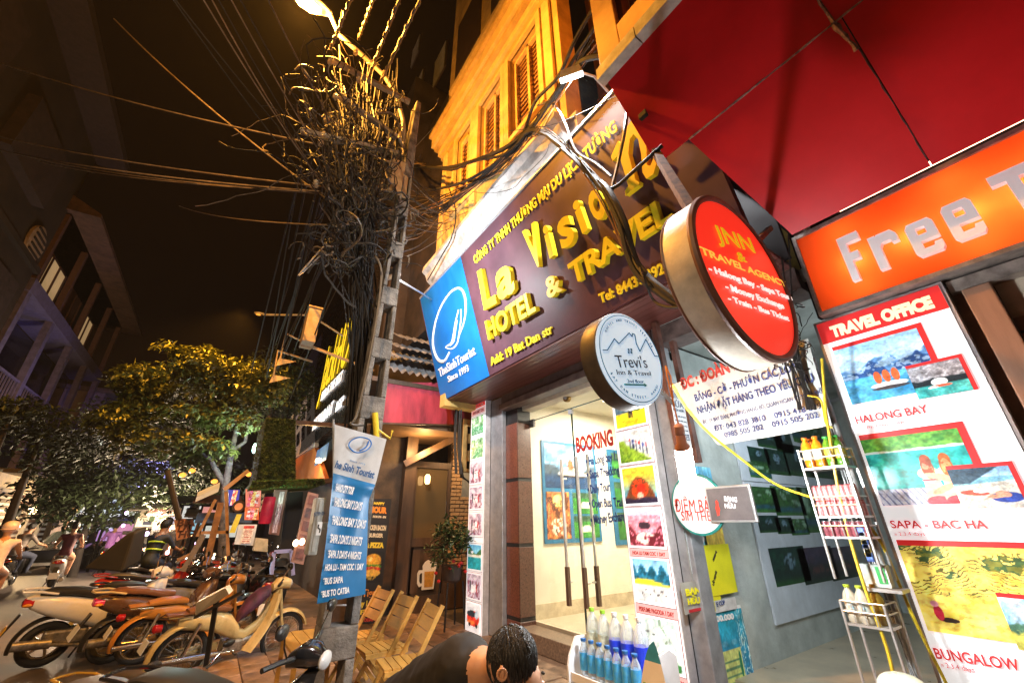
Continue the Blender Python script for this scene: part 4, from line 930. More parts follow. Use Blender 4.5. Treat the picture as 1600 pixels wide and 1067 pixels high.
q_ = PFm(1121,806); poly_shape([[(0,0),(.6,.1),(.7,.5),(1,.9),(.8,1.6),(.95,2),(.6,2.4),(.2,2.2),(.25,1.7),(-.1,1.2),(.1,.6)]], q_, -Y_, Z_, .003, REDD, fr_, 'red_figure', sx=.035, sy=.05)
# ================================================================== RESTAURANT NEXT DOOR
rs = thing('restaurant', 'dim warm restaurant porch with a red fascia beyond the hotel pier', 'restaurant', (3, 8, 0))
DW = mat('dark_door_wood', (.10,.055,.03), .45, var=.3, vs=6, stretch=(1,1,.15))
FSC = mat('dusty_red_fascia', (.42,.045,.075), .5, var=.3, vs=2.5, stretch=(1.6,1,.4), bump=.06, bs=8)
PY = lambda Y: (lambda x, y: UY(x, y, Y))
a,b,c_,d_ = UY(594,660,7.0), UY(742,664,7.0), UY(742,598,7.0), UY(592,597,7.0)
MB().hexa([a,b,b+Y_*.06,a+Y_*.06],[d_,c_,c_+Y_*.06,d_+Y_*.06]).build('fascia', FSC, rs)
MB().bar(a-Z_*.015,b-Z_*.015,.05,.03).build('fascia_edge', DW, rs)
zc = a[2]
MB().hexa([(a[0]-.1,7.06,zc),(5,7.06,zc),(5,8.6,zc),(a[0]-.1,8.6,zc)],[(a[0]-.1,7.06,zc+.1),(5,7.06,zc+.1),(5,8.6,zc+.1),(a[0]-.1,8.6,zc+.1)]).build('porch_ceiling', mat('brown_ceiling', (.22,.13,.07), .6, var=.2, vs=3), rs)
RY = 8.0
pr = PY(RY)
dl, dr = pr(634,960)[0], pr(690,953)[0]
zt2 = pr(650,720)[2]
MB().bar(pr(629,726)-Y_*.10, pr(721,676)-Y_*.55, .12,.12).build('ceiling_beam', mat('lit_brown_wood', (.16,.09,.045), .5, var=.2, vs=5), rs)
MB().box((dl-.28,RY-.08,0),(dl-.06,RY+.1,zc)).build('door_post', DW, rs)
dk = MB().box((dl-.05,RY,.0),(dl,RY+.06,zt2)).box((dr,RY,.0),(dr+.06,RY+.06,zt2)).box((dl,RY,zt2-.12),(dr,RY+.06,zt2)).box((dl,RY,0),(dr,RY+.06,.25)).box((dl,RY,1.05),(dr,RY+.06,1.2)).build('door_frame', DW, rs)
MB().box((dl+.07,RY+.03,.25),(dr-.07,RY+.045,1.05)).build('door_panel', mat('dark_panel', (.07,.04,.022), .45, var=.25, vs=6), rs)
for i in range(3):
    MB().box((dl+.0+(dr-dl)*i/3+.05,RY+.028,.3),(dl+(dr-dl)*(i+1)/3-.03,RY+.03,1.0)).build('panel_field', DW, rs)
MB().box((dl,RY+.035,1.2),(dr,RY+.042,zt2-.12)).build('door_glass', mat('smoky_glass', (.10,.065,.03), .08, var=0, spec=.8, coat=.5), rs)
MB().box((dl-1.2,RY+.12,0),(dl-.06,RY+.2,zc)).build('side_wall', mat('dark_wall', (.10,.06,.035), .6, var=.3), rs)
# brick wall, every brick laid
BRK = mat('buff_brick', (.42,.24,.10), .75, var=.4, vs=9, bump=.4, bs=60); MOR = mat('brick_mortar', (.14,.10,.06), .9, var=.2)
bw = MB().box((dr+.06,RY+.04,.0),(5.2,RY+.2,zc)).build('brick_backing', MOR, rs)
br0 = None; z = .62; r_ = 0
bx1 = pr(745,800)[0]+.1
while z < zc-.05:
    x = dr+.08+(.0 if r_ % 2 else -.1)
    while x < bx1:
        x_a = max(x, dr+.07); x_b = x+.20*random.uniform(.9,1.05)
        if br0 is None:
            br0 = MB().slab((0,0,0), X_, Z_, .20, .062, .055, .006).build('brick', BRK, None, local=True); o = br0
        else: o = br0.copy(); COL.objects.link(o)
        o.parent = rs; o.location = Vector((x_a,RY+.04,z))-rs.location; o.scale = ((x_b-x_a)/.20, random.uniform(.7,1.4), 1)
        x = x_b+.012
    z += .074; r_ += 1
MB().box((dr+.06,RY-.01,.0),(5.2,RY+.04,.6)).build('wainscot', DW, rs)
fr = pr(725,740); MB().box((fr[0]-.05,RY-.03,fr[2]-.5),(fr[0]+.25,RY+.0,fr[2]+.1)).build('picture_frame', mat('grey_glass_frame', (.25,.24,.2), .3), rs)
# glowing shape standing for a lantern reflected in the door glass, and its light
lt = pr(663,757); LANT = thing('lantern_reflection', 'small warm glowing shape standing for a lantern reflected in the restaurant door', 'lamp', lt)
MB().lathe([(.03,0),(.05,.03),(.055,.14),(.03,.18)], lt-Y_*.14, Z_, 10).build('lantern_glass', mat('lit_lantern', (1,.8,.5), .4, var=0, emis=(1,.62,.25), es=5), LANT, smooth=True)
MB().bar(lt-Y_*.14+Z_*.18, lt+Z_*.2, .02).build('lantern_arm', DW, LANT)
lamp('restaurant_light', 'POINT', (3.1,7.55,2.75), 42, (1,.58,.22), .08)
lamp('porch_light', 'POINT', (4.1,7.3,2.85), 34, (1,.62,.28), .08)
tag(MB().lathe([(.05,0),(.06,.02),(.04,.05)], (4.1,7.3,2.95), Z_, 12).build('ceiling_lamp', MATS['lit_lantern'], smooth=True), 'round porch lamp on the brown restaurant ceiling', 'lamp')
# beer mug decal
mg = pr(648,922); mg2 = pr(681,873)
mt = thing('beer_mug_decal', 'white and amber beer mug cut-out on the dark door', 'decal', mg)
mw = mg2[0]-mg[0]; mh = mg2[2]-mg[2]; o_ = mg-Y_*.03
CRW = mat('cream_foam', (.75,.68,.58), .5, var=.05); AMB = mat('amber_print', (.62,.30,.05), .5, var=.2, vs=20)
poly_shape([[(.30,0),(.92,0),(.98,.62),(1.0,.75),(1.02,.88),(.85,.98),(.68,.94),(.55,1.0),(.38,.92),(.28,.80),(.30,.66),(.10,.66),(.02,.55),(.05,.22),(.16,.10),(.30,.14)],[(.30,.22),(.20,.22),(.15,.30),(.14,.50),(.20,.56),(.28,.56)]], o_, X_, Z_, .01, CRW, mt, 'mug_outline', sx=mw, sy=mh)
poly_shape([[(.42,.08),(.85,.08),(.90,.60),(.38,.60)]], o_-Y_*.012, X_, Z_, .004, AMB, mt, 'beer_fill', sx=mw, sy=mh)
# menu stand
MY = 7.3; pm = PY(MY)
mn = thing('menu_poster', 'black menu board with burger, pizza and beer offer leaning by the door', 'menu board', pm(575,975))
a,b,c_,d_ = pm(553,976), pm(591,973), pm(612,779), pm(575,779)
BLKS = mat('black_menu_sheet', (.018,.014,.014), .35, var=.1)
MB().hexa([a,b,b+Y_*.03,a+Y_*.03],[d_,c_,c_+Y_*.03,d_+Y_*.03]).build('menu_sheet', BLKS, mn)
ux = (b-a); wm = np.linalg.norm(ux); ux /= wm; vx = (d_-a); hm = np.linalg.norm(vx); vx = vx/hm
def MT(tx, s, t, w_, h_, m, bold=.05): return text_on(tx, a+ux*wm*s+vx*hm*t-Y_*.004, ux, Z_, wm*w_, hm*h_, m, mn, bold=bold, d=.003)
ORL = mat('orange_print', (.85,.30,.03), .5, var=0); YLP = mat('yellow_menu_print', (.9,.7,.05), .5, var=0); CRMP = mat('cream_menu_print', (.8,.7,.5), .5, var=0)
MT('HAPPY', .28, .955, .5, .025, YLP); MT('HOUR', .12, .885, .8, .055, ORL, .08); MT('FROM 5PM - 8PM', .3, .84, .6, .02, CRMP)
MT('CHICKEN BACON', .05, .735, .9, .045, CRMP); MT('BURGER', .2, .675, .65, .035, CRMP); MT('& PIZZA', .12, .59, .8, .045, YLP, .08)
photo('burger', a+ux*wm*.05+vx*hm*.31-Y_*.006, ux, Z_, wm*.9, hm*.25, mn, PRINT, 3, nx=30)
MT('Tiger', .2, .205, .7, .06, ORL, .02); MT('Buy 1 Get 1', .02, .135, .95, .042, YLP); MT('FREE', .2, .075, .6, .035, YLP); MT('TODAY', .3, .02, .5, .025, REDD)
# planter on black stand
pl = thing('planter', 'leafy potted plant with red blooms on a thin black stand', 'planter', (3.35,6.6,0))
for dx, dy in ((-.13,-.13),(.13,-.13),(-.13,.13),(.13,.13)): MB().tube([(3.35+dx*1.3,6.6+dy*1.3,0),(3.35+dx,6.6+dy,.62)], .014, 6).build('stand_leg', BK, pl)
MB().lathe([(.10,.60),(.15,.64),(.17,.84),(.15,.84)], (3.35,6.6,0), Z_, 16).build('pot', mat('dark_pot', (.06,.04,.03), .5), pl, smooth=True)
def leaves(c, r, n, size, m, par, name='foliage', seed=1, flat=1., kind='stuff', aspect=2.6, droop=0.):
    """leaf-sized folded blades scattered through a lumpy volume"""
    g = random.Random(seed); p = MB(); c = np.array(c, float); r = np.array(r, float)
    lumps = [(np.array([g.gauss(0,.5), g.gauss(0,.5), g.gauss(0,.4)]), g.uniform(.3,.6)) for _ in range(max(5, n//160))]
    for i in range(n):
        lc, lr = g.choice(lumps); q = np.array([g.gauss(0,1) for _ in range(3)]); q /= np.linalg.norm(q); q = lc+q*lr*g.uniform(.55,1)
        if np.linalg.norm(q) > 1.05: continue
        P = c+q*r; d = np.array([g.gauss(0,1), g.gauss(0,1), g.gauss(-droop,.5)]); d /= np.linalg.norm(d); s_ = np.cross(d, np.array([g.gauss(0,.3), g.gauss(0,.3), 1])); s_ /= np.linalg.norm(s_)+1e-6
        l = size*g.uniform(.6,1.3); w_ = l/aspect; up = np.cross(s_, d)
        p.add([P, P+d*l*.5+s_*w_*.5+up*w_*.15, P+d*l, P+d*l*.5-s_*w_*.5+up*w_*.15], [(0,1,2),(0,2,3)])
    return p.build(name, m, par, kind=kind)
LEAF = mat('green_leaf', (.055,.10,.022), .45, var=.4, vs=5); LEAFY = mat('olive_leaf', (.10,.095,.015), .5, var=.5, vs=3)
leaves((3.38,6.6,1.18), (.50,.42,.42), 1500, .11, LEAF, pl, seed=3); 
g_ = random.Random(5); rf2 = MB()
for _ in range(26): rf2.blob((3.35+g_.gauss(0,.12), 6.5+g_.gauss(0,.1), .78+g_.gauss(0,.06)), .03, .03, .025, 6, 4)
rf2.build('blossoms', mat('red_blossom', (.55,.02,.02), .5), pl, kind='stuff')
# meter board
mb = thing('meter_board', 'upright wooden board with three square openings beside the far picture strip', 'board', UY(731,700,6.7))
a,b = UY(721,737,6.7), UY(742,657,6.7); OCH = mat('ochre_board', (.60,.36,.12), .55, var=.2, vs=6)
w_ = b[0]-a[0]; h_ = b[2]-a[2]
z0_ = a[2]
cuts = [.06,.20,.40,.54,.72,.86]
x_l, x_r = a[0]+w_*.35, a[0]+w_*.68
bmb = MB().box((a[0],6.68,z0_),(x_l,6.72,b[2])).box((x_r,6.68,z0_),(b[0],6.72,b[2]))
zz = [0]+cuts+[1]
for i in range(0,len(zz),2): bmb.box((x_l,6.68,z0_+h_*zz[i]),(x_r,6.72,z0_+h_*zz[i+1]))
bmb.build('board_face', OCH, mb); MB().box((a[0],6.74,z0_),(b[0],6.78,b[2])).build('board_back', mat('black_void', (0,0,0)), mb)
for i in range(3): MB().tube([UY(716+i,640,6.65), UY(715+i,700,6.6), UY(720+i*2,745,6.6), UY(733,752+i,6.65), UY(742,742,6.7)], .012, 6).build('feed_cable', BK, mb, smooth=True)
# corrugated sheets over the porch
cg = thing('corrugated_roof', 'torn grey corrugated sheets above the red fascia', 'roof sheet', UY(630,545,6.9))
a,b = UY(600,572,6.95), UY(672,572,6.95)
CGM = mat('corrugated_metal', (.46,.46,.47), .42, metal=.55, var=.3, vs=4)
n = 60; vs_ = []
for j, (zz, yy) in enumerate(((a[2]-.1,6.8),(a[2]+.62,7.7))):
    for i in range(n+1):
        t = i/n; vs_.append((a[0]-.1+(b[0]-a[0]+.9)*t, yy+.0, zz+.035*math.sin(i*1.3)))
MB().add(vs_, [(i,i+1,n+2+i,n+1+i) for i in range(n)]).build('roof_sheet', CGM, cg, smooth=True)
for k in range(3):
    c0_ = UY(612+k*8,556-k*14,6.75)
    MB().add([c0_+np.array([i*.05,0,.02*math.sin(i*2.2)-k*.0]) for i in range(26)]+[c0_+np.array([i*.05-.1,.35,.22+.02*math.sin(i*2.2)]) for i in range(26)], [(i,i+1,27+i,26+i) for i in range(25)]).build('loose_sheet', CGM, cg, smooth=True)
MB().box((a[0]-.2,6.98,zc+.72),(5,9,zc+.80)).build('roof_deck', mat('dark_wall', (0,0,0)), cg)

# ------------------------------------------------------------------ wooden folding chairs and low table
PINE = mat('orange_pine', (.62,.33,.07), .5, var=.2, vs=9, stretch=(1,.2,1), bump=.06)
def make_chair():
    t = thing('folding_chair', 'x', 'chair', (0,0,0), 'wooden folding chairs by the low table')
    L = dict(parent=t, local=True)
    for s in (-1,1):
        y = s*.19
        MB().bar((-.20,y,.0),(.24,y,.82),.022,.035).build('rear_frame', PINE, **L)
        MB().bar((.20,y*.86,.0),(-.16,y*.86,.42),.022,.032).build('front_leg', PINE, **L)
    for i in range(6): MB().box((-.19+i*.066,-.165,.415),(-.19+i*.066+.058,.165,.433)).build('seat_slat', PINE, **L)
    MB().bar((-.19,-.175,.405),(.19,-.175,.405),.02,.03).build('seat_rail', PINE, **L); MB().bar((-.19,.175,.405),(.19,.175,.405),.02,.03).build('seat_rail', PINE, **L)
    M_ = Matrix.Translation((.155,0,.655)) @ Matrix.Rotation(R_(-62), 4, 'Y')
    for i in range(3):
        MB().box((-.14+i*.095,-.178,-.008),(-.14+i*.095+.085,.178,.008)).xf(Matrix.Translation((.165,0,.68)) @ Matrix.Rotation(R_(-62),4,'Y')).build('back_slat', PINE, **L)
    MB().bar((-.12,-.19,.15),(-.12,.19,.15),.02,.02).build('stretcher', PINE, **L)
    return t
ch0 = make_chair()
for i, (x, y, rz, lb) in enumerate(((1.50,4.95,.06,'farthest of the three orange wooden folding chairs in a row'), (1.55,4.42,.02,'middle one of the three orange wooden folding chairs'), (1.56,3.86,-.12,'nearest wooden folding chair, just behind the bent man'))):
    o = ch0 if i == 0 else copy_tree(ch0)
    o.location = (x, y, 0); o.rotation_euler[2] = rz; o['label'] = lb
tb_ = thing('low_table', 'low slatted pine table behind the concrete pole', 'table', (1.0,4.75,0))
for i in range(5): MB().box((.80+i*.105,4.36,.47),(.80+i*.105+.098,5.2,.492)).build('table_slat', PINE, tb_)
for x in (.84,1.28):
    for y in (4.42,5.12): MB().bar((x,y,0),(x,y,.468),.035).build('leg', PINE, tb_)
MB().box((.82,4.40,.42),(1.30,4.43,.468)).build('apron', PINE, tb_); MB().box((.82,5.1,.42),(1.30,5.13,.468)).build('apron', PINE, tb_)

# ================================================================== SHOPS FURTHER DOWN THE ROW
XR = 2.0
P2 = lambda x, y: UX(x, y, XR)
FARW = mat('mottled_dark_wall', (.055,.04,.035), .8, var=.4, vs=1.5, bump=.2, bs=6)  # dark brown wall with mottled tone
nbd = thing('dark_townhouse', 'tall dark townhouse behind the pole with louvred upper windows', 'building', (3.2,10,0))
MB().box((2.4,8.9,3.6),(9,13.5,15)).build('wall', FARW, nbd)
MB().box((2.9,7.0,5.2),(9,8.9,12.5)).build('rear_wall', FARW, nbd)
LV = mat('louvre_grey', (.20,.20,.16), .5, var=.2)
for k, (px, py, w_, h_) in enumerate(((645,70,.9,1.2),(680,95,.9,1.3),(655,110,.5,.8))):
    o_ = UX(px, py+25, 2.88); g = MB().box((2.84,o_[1]-w_,o_[2]-h_/2),(2.88,o_[1],o_[2]+h_/2)).build('window_frame', mat('dark_shutter', (0,0,0)), nbd)
    for i in range(12): MB().hexa([(2.80,o_[1]-w_+.05,o_[2]-h_/2+i*h_/12),(2.83,o_[1]-w_+.05,o_[2]-h_/2+i*h_/12),(2.83,o_[1]-.05,o_[2]-h_/2+i*h_/12),(2.80,o_[1]-.05,o_[2]-h_/2+i*h_/12)],[(2.81,o_[1]-w_+.05,o_[2]-h_/2+(i+.6)*h_/12),(2.835,o_[1]-w_+.05,o_[2]-h_/2+(i+.6)*h_/12),(2.835,o_[1]-.05,o_[2]-h_/2+(i+.6)*h_/12),(2.81,o_[1]-.05,o_[2]-h_/2+(i+.6)*h_/12)]).build('louvre', LV, g)
for k in range(3): MB().box((2.25,8.7,6.2+k*2.9),(2.42,13.6,6.35+k*2.9)).build('string_course', mat('grey_band', (.11,.09,.08), .8), nbd)
bs = thing('beer_shop', 'black fronted beer shop with a glowing yellow name sign', 'shop', (2.0,12,0))
NB = mat('black_gloss_sheet', (.012,.010,.010), .25, var=.1)
a = P2(487,685); b = P2(547,640); c_ = P2(547,500)
ys = (P2(489,600)[1], P2(548,560)[1])
MB().box((XR,9.3,3.6),(XR+.3,ys[0],P2(489,560)[2]+1)).build('sign_panel', NB, bs)
MB().box((XR+.3,9.3,0),(6,18,3.6)).build('shop_front', FARW, bs)
NEY = mat('lit_yellow_neon', (1,.8,.05), .4, var=0, emis=(1,.70,.02), es=.9); NEW_ = mat('lit_white_neon', (1,1,1), .4, var=0, emis=(.9,.95,1), es=1.1)
PN = lambda x, y: UX(x, y, XR-.02)
def NT(tx, BL, BR, TL, m, bold=.05): return text_px(tx, PN, BL, BR, TL, m, bs, bold=bold*.3, d=.008)
NT('JackHO', (499,614), (541,568), (499,560), NEY, .0)
NT('BEER IS THE BEST', (501,627), (534,594), (501,615), NEW_, .03); NT('RESTAURANT', (488,673), (519,645), (488,658), NEW_, .05); NT('BEER', (524,644), (537,632), (524,630), NEW_, .05)
a, b = PN(491,728), PN(517,672)
MB().box((XR-.02,b[1],a[2]),(XR-.01,a[1],b[2]-.3)).build('blue_screen', mat('lit_blue_screen', (.1,.2,.4), .3, var=.5, vs=3, emis=(.06,.14,.28), es=.5), bs)
# picture board and orange fascia hung at right angles to the row
wb = thing('picture_board', 'pale board with six dark pictures above an orange fascia', 'sign', P2(470,700))
a,b,c_,d_ = P2(461,715),P2(492,697),P2(491,592),P2(462,652)
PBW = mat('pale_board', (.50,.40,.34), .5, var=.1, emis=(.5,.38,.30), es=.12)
MB().hexa([a,b,b+X_*.1,a+X_*.1],[d_,c_,c_+X_*.1,d_+X_*.1]).build('board_sheet', PBW, wb)
for i in range(3):
    for j in range(2):
        f = lambda s, t: (a*(1-s)+b*s)*(1-t)+(d_*(1-s)+c_*s)*t
        s0, t0 = .1+i*.29, .2+j*.38
        MB().quad(f(s0,t0)-X_*.02, f(s0+.18,t0)-X_*.02, f(s0+.18,t0+.26)-X_*.02, f(s0,t0+.26)-X_*.02).build('dark_picture', NB, wb)
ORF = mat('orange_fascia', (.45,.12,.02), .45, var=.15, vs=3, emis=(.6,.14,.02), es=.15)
a,b,c_,d_ = P2(462,753),P2(508,749),P2(492,699),P2(462,717)
MB().hexa([a,b,b+X_*.1,a+X_*.1],[d_,c_,c_+X_*.1,d_+X_*.1]).build('orange_fascia', ORF, wb)
q = P2(504,724); tag(MB().lathe([(.01,0),(.07,.02),(.08,.06),(.05,.12)], q-X_*.1, Z_, 12).build('shop_lamp', mat('lit_warm_lamp', (1,.8,.5), .4, var=0, emis=(1,.66,.28), es=14), smooth=True), 'small warm lamp on the orange fascia of the beer shop', 'lamp')
lamp('shop_lamp_light', 'POINT', q-X_*.35-Z_*.1, 60, (1,.55,.2), .08)
# moss covered sign box
MX = 8.6; pq = PY(MX)
ms_ = thing('moss_box', 'hanging box sign covered in green moss with a bright lower lip', 'sign', pq(440,700))
MOS = mat('moss', (.07,.095,.012), .9, var=.5, vs=9, bump=.8, bs=40); MOSL = mat('fresh_moss', (.10,.22,.03), .9, var=.4, vs=12, bump=.6, bs=40)
a,b,c_,d_ = pq(399,757),pq(462,752),pq(462,655),pq(416,652)
MB().hexa([a,b,b+Y_*1.6,a+Y_*1.6],[d_,c_,c_+Y_*1.6,d_+Y_*1.6]).build('moss_face', MOS, ms_)
a2,b2,c2,d2 = pq(388,765),pq(506,757),pq(503,748),pq(394,752)
MB().hexa([a2-Y_*.15,b2-Y_*.15,b2+Y_*1.6,a2+Y_*1.6],[d2-Y_*.15,c2-Y_*.15,c2+Y_*1.6,d2+Y_*1.6]).build('moss_lip', MOSL, ms_)
p_ = MB(); g_ = random.Random(9)
for i in range(5200):
    s, t = g_.random(), g_.random()
    if i % 4 == 0: P = (a2*(1-s)+b2*s)*(1-t)+(d2*(1-s)+c2*s)*t-Y_*.16
    else: P = (a*(1-s)+b*s)*(1-t)+(d_*(1-s)+c_*s)*t-Y_*.01
    if i % 9 == 0: P = (a*(1-t)+d_*t)+Y_*1.6*s
    dr_ = np.array([g_.gauss(0,.5), -abs(g_.gauss(.6,.3)), g_.gauss(-.5,.4)])*.045; sd = np.cross(dr_, Z_)*.35
    p_.add([P-sd, P+sd, P+dr_], [(0,1,2)])
p_.build('moss_tufts', MOS, ms_, kind='stuff')
MB().bar(pq(500,752)+Y_*.3, (2.4,9.2,2.4), .08).build('support_bar', DW, ms_); MB().bar(c_+Y_*.3, (2.4,9.2,3.4), .08).build('support_bar', DW, ms_)
lamp('moss_lip_light', 'SPOT', pq(445,790)-Y_*.5, 22, (.75,1,.7), .04, pq(448,760), 70, .5)
# orange lamp brackets sticking out from the row
OST = mat('orange_lit_steel', (.55,.40,.22), .5, metal=.3, var=.1)
for nm, pts, lb in (('a', [(487,545),(447,521),(437,564)], 'upper angled lamp bracket against the dark trees'), ('b', [(480,565),(434,548),(427,590)], 'lower angled lamp bracket against the dark trees')):
    Q = [UY(x, y, 9.2) for x, y in pts]; t = thing('lamp_bracket', lb, 'bracket', Q[0], 'lamp brackets on the row')
    Q[0] = UY(pts[0][0]+8, pts[0][1], 9.4)
    MB().tube(Q, .022, 6).build('arm', OST, t)
    e = Q[-1]; MB().add([e+np.array([-.05,0,-.12]), e+np.array([.30,-.1,.02]), e+np.array([.02,.2,.04]), e+np.array([-.02,0,.06])], [(0,1,2),(0,3,1),(1,3,2),(0,2,3)]).build('lamp_head', OST, t)
bx = thing('orange_box', 'sodium lit sheet metal box high on the dark row', 'box', UY(484,510,8.9))
a = UY(470,536,8.9); b = UY(500,490,8.9)
MB().box((a[0],8.7,a[2]),(b[0],9.2,b[2])).build('box_body', mat('sheet_metal', (.55,.42,.28), .5, var=.2), bx, bevel=.01); MB().box((a[0]-.03,8.65,b[2]),(b[0]+.03,9.22,b[2]+.03)).build('box_lid', OST, bx)
MB().bar((b[0],9.0,a[2]),(2.4,9.2,a[2]-.2),.05).build('box_arm', OST, bx)
PICS = []
# cluttered stall fronts under the moss box
def panel_px(nm, lb, cat, pts, Y, m, d=.04, grp=None):
    Q = [UY(x, y, Y) for x, y in pts]; o = MB().hexa([Q[0],Q[1],Q[1]+Y_*d,Q[0]+Y_*d],[Q[3],Q[2],Q[2]+Y_*d,Q[3]+Y_*d]).build(nm, m); return tag(o, lb, cat, grp)
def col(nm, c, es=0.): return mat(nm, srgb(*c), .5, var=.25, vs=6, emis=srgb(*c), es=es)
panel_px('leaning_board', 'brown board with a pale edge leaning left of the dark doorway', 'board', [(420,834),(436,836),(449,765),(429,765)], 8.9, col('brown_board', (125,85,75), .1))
for kd, BL, TR, Y_p, sd in (('collage',(385,791),(407,767),8.97,3),('collage',(384,811),(404,794),9.02,5),('menu',(375,849),(398,821),8.37,2),('people',(424,832),(445,768),8.87,4),('collage',(359,789),(372,766),9.57,8)):
    pf_ = PY(Y_p); A_p, B_p = pf_(*BL), pf_(*TR)
    o_p = photo(kd, A_p, X_, Z_, B_p[0]-A_p[0], B_p[2]-A_p[2], None, PRINT_LIT if kd == 'collage' else PRINT, sd, nx=20, name='picture')
    near = {8.97:'pink_poster', 9.02:'orange_sign', 8.37:'white_placard', 8.87:'leaning_board', 9.57:'blue_screen_panel'}[Y_p]; PICS.append((o_p, near))
panel_px('dark_doorway', 'black shop doorway under the moss box', 'doorway', [(437,860),(467,860),(474,768),(449,768)], 9.1, mat('black_void', (0,0,0)))
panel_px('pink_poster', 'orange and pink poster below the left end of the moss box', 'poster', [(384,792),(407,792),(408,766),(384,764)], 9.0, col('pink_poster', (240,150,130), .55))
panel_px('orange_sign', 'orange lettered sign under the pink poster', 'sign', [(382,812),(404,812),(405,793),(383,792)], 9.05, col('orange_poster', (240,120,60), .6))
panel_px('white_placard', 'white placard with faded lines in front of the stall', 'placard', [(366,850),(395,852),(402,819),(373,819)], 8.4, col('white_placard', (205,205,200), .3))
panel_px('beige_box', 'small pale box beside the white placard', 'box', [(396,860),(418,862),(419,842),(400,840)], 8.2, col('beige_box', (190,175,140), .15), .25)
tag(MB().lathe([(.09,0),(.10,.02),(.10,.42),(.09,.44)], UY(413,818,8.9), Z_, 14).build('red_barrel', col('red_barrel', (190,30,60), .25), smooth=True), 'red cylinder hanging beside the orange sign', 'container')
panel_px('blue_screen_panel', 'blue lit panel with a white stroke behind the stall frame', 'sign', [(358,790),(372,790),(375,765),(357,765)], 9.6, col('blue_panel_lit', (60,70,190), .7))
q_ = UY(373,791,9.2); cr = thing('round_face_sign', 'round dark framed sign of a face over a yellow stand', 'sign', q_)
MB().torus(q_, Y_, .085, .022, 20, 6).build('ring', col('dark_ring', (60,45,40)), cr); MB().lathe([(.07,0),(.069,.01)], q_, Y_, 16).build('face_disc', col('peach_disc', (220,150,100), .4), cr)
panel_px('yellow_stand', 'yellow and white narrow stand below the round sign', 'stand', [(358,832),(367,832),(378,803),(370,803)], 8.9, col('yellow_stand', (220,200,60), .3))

for o_p, near in PICS:
    o_p.parent = bpy.data.objects[near]; o_p.matrix_parent_inverse = Matrix.Identity(4)
# ================================================================== CONCRETE POLE
CONC = mat('old_concrete', (.24,.215,.19), .85, var=.35, vs=7, bump=.6, bs=45)
POY = 4.0
pole = thing('concrete_pole', 'tapering grey concrete pole with rectangular openings down its middle', 'pole', (1.03,4.0,0))
def pxl(z): return .86+.035*z     # left edge of the pole at height z
def pxr(z): return 1.17+.000*z
PTOP = 6.9
zz = [-.12]; z = .10
holes = []
while z < 5.6: holes.append((z, z+.40)); z += .62
pm_ = MB()
def pseg(z0, z1, l0, r0, l1, r1):
    """a piece of the pole between two fractions of its width"""
    f = lambda z, t: pxl(z)+(pxr(z)-pxl(z))*t
    dpt = .11
    pm_.hexa([(f(z0,l0),POY-dpt,z0),(f(z0,r0),POY-dpt,z0),(f(z0,r0),POY+dpt,z0),(f(z0,l0),POY+dpt,z0)], [(f(z1,l1),POY-dpt,z1),(f(z1,r1),POY-dpt,z1),(f(z1,r1),POY+dpt,z1),(f(z1,l1),POY+dpt,z1)])
prev = -.12
for h0, h1 in holes:
    pseg(prev, h0, 0,1,0,1); pseg(h0, h1, 0,.24,0,.24); pseg(h0, h1, .76,1,.76,1); prev = h1
pseg(prev, PTOP, 0,1,0,1)
pm_.build('pole_shaft', CONC, pole, bevel=.012)
YTP = mat('yellow_pipe', (.80,.58,.03), .45, var=.1)
MB().tube([UY(589,690,3.86), UY(586,645,3.86)], .028, 12).build('yellow_sleeve', YTP, pole, smooth=True)
MB().tube([UY(592,672,3.84), UY(610,685,3.8), UY(613,672,3.8)], .010, 6).build('yellow_loop', YTP, pole, smooth=True)
# street lamp on its curved arm
STL = mat('lamp_arm_steel', (.42,.38,.32), .5, metal=.3, var=.2)
sl = thing('street_lamp', 'glowing orange street lamp on a long curved arm from the pole', 'street lamp', (1.1,4.0,6))
arm = [UY(631,245,4.0), UY(630,190,4.0), UY(620,150,4.0), UY(600,118,4.0), UY(570,90,4.0), UY(530,55,4.0), STREETLAMP+np.array([.25,0,.03])]
MB().tube(arm, .032, 10).build('lamp_arm', STL, sl, smooth=True)
MB().loft([(-.30,0,0,.05,.03),(-.20,0,.01,.12,.05),(0,0,.03,.14,.07),(.22,0,.03,.11,.06),(.38,0,.02,.05,.045)], 14).xf(Matrix.Translation(STREETLAMP+np.array([0,0,.02])) @ Matrix.Scale(.72,4)).build('lamp_head', STL, sl, smooth=True, local=False)
MB().loft([(-.24,0,0,.03,.01),(-.15,0,-.01,.10,.035),(.05,0,-.015,.11,.05),(.2,0,-.01,.05,.02)], 14).xf(Matrix.Translation(STREETLAMP+np.array([0,0,-.035])) @ Matrix.Scale(.72,4)).build('lamp_lens', mat('lit_sodium', (1,.7,.3), .4, var=0, emis=(1,.62,.18), es=40), sl, smooth=True)
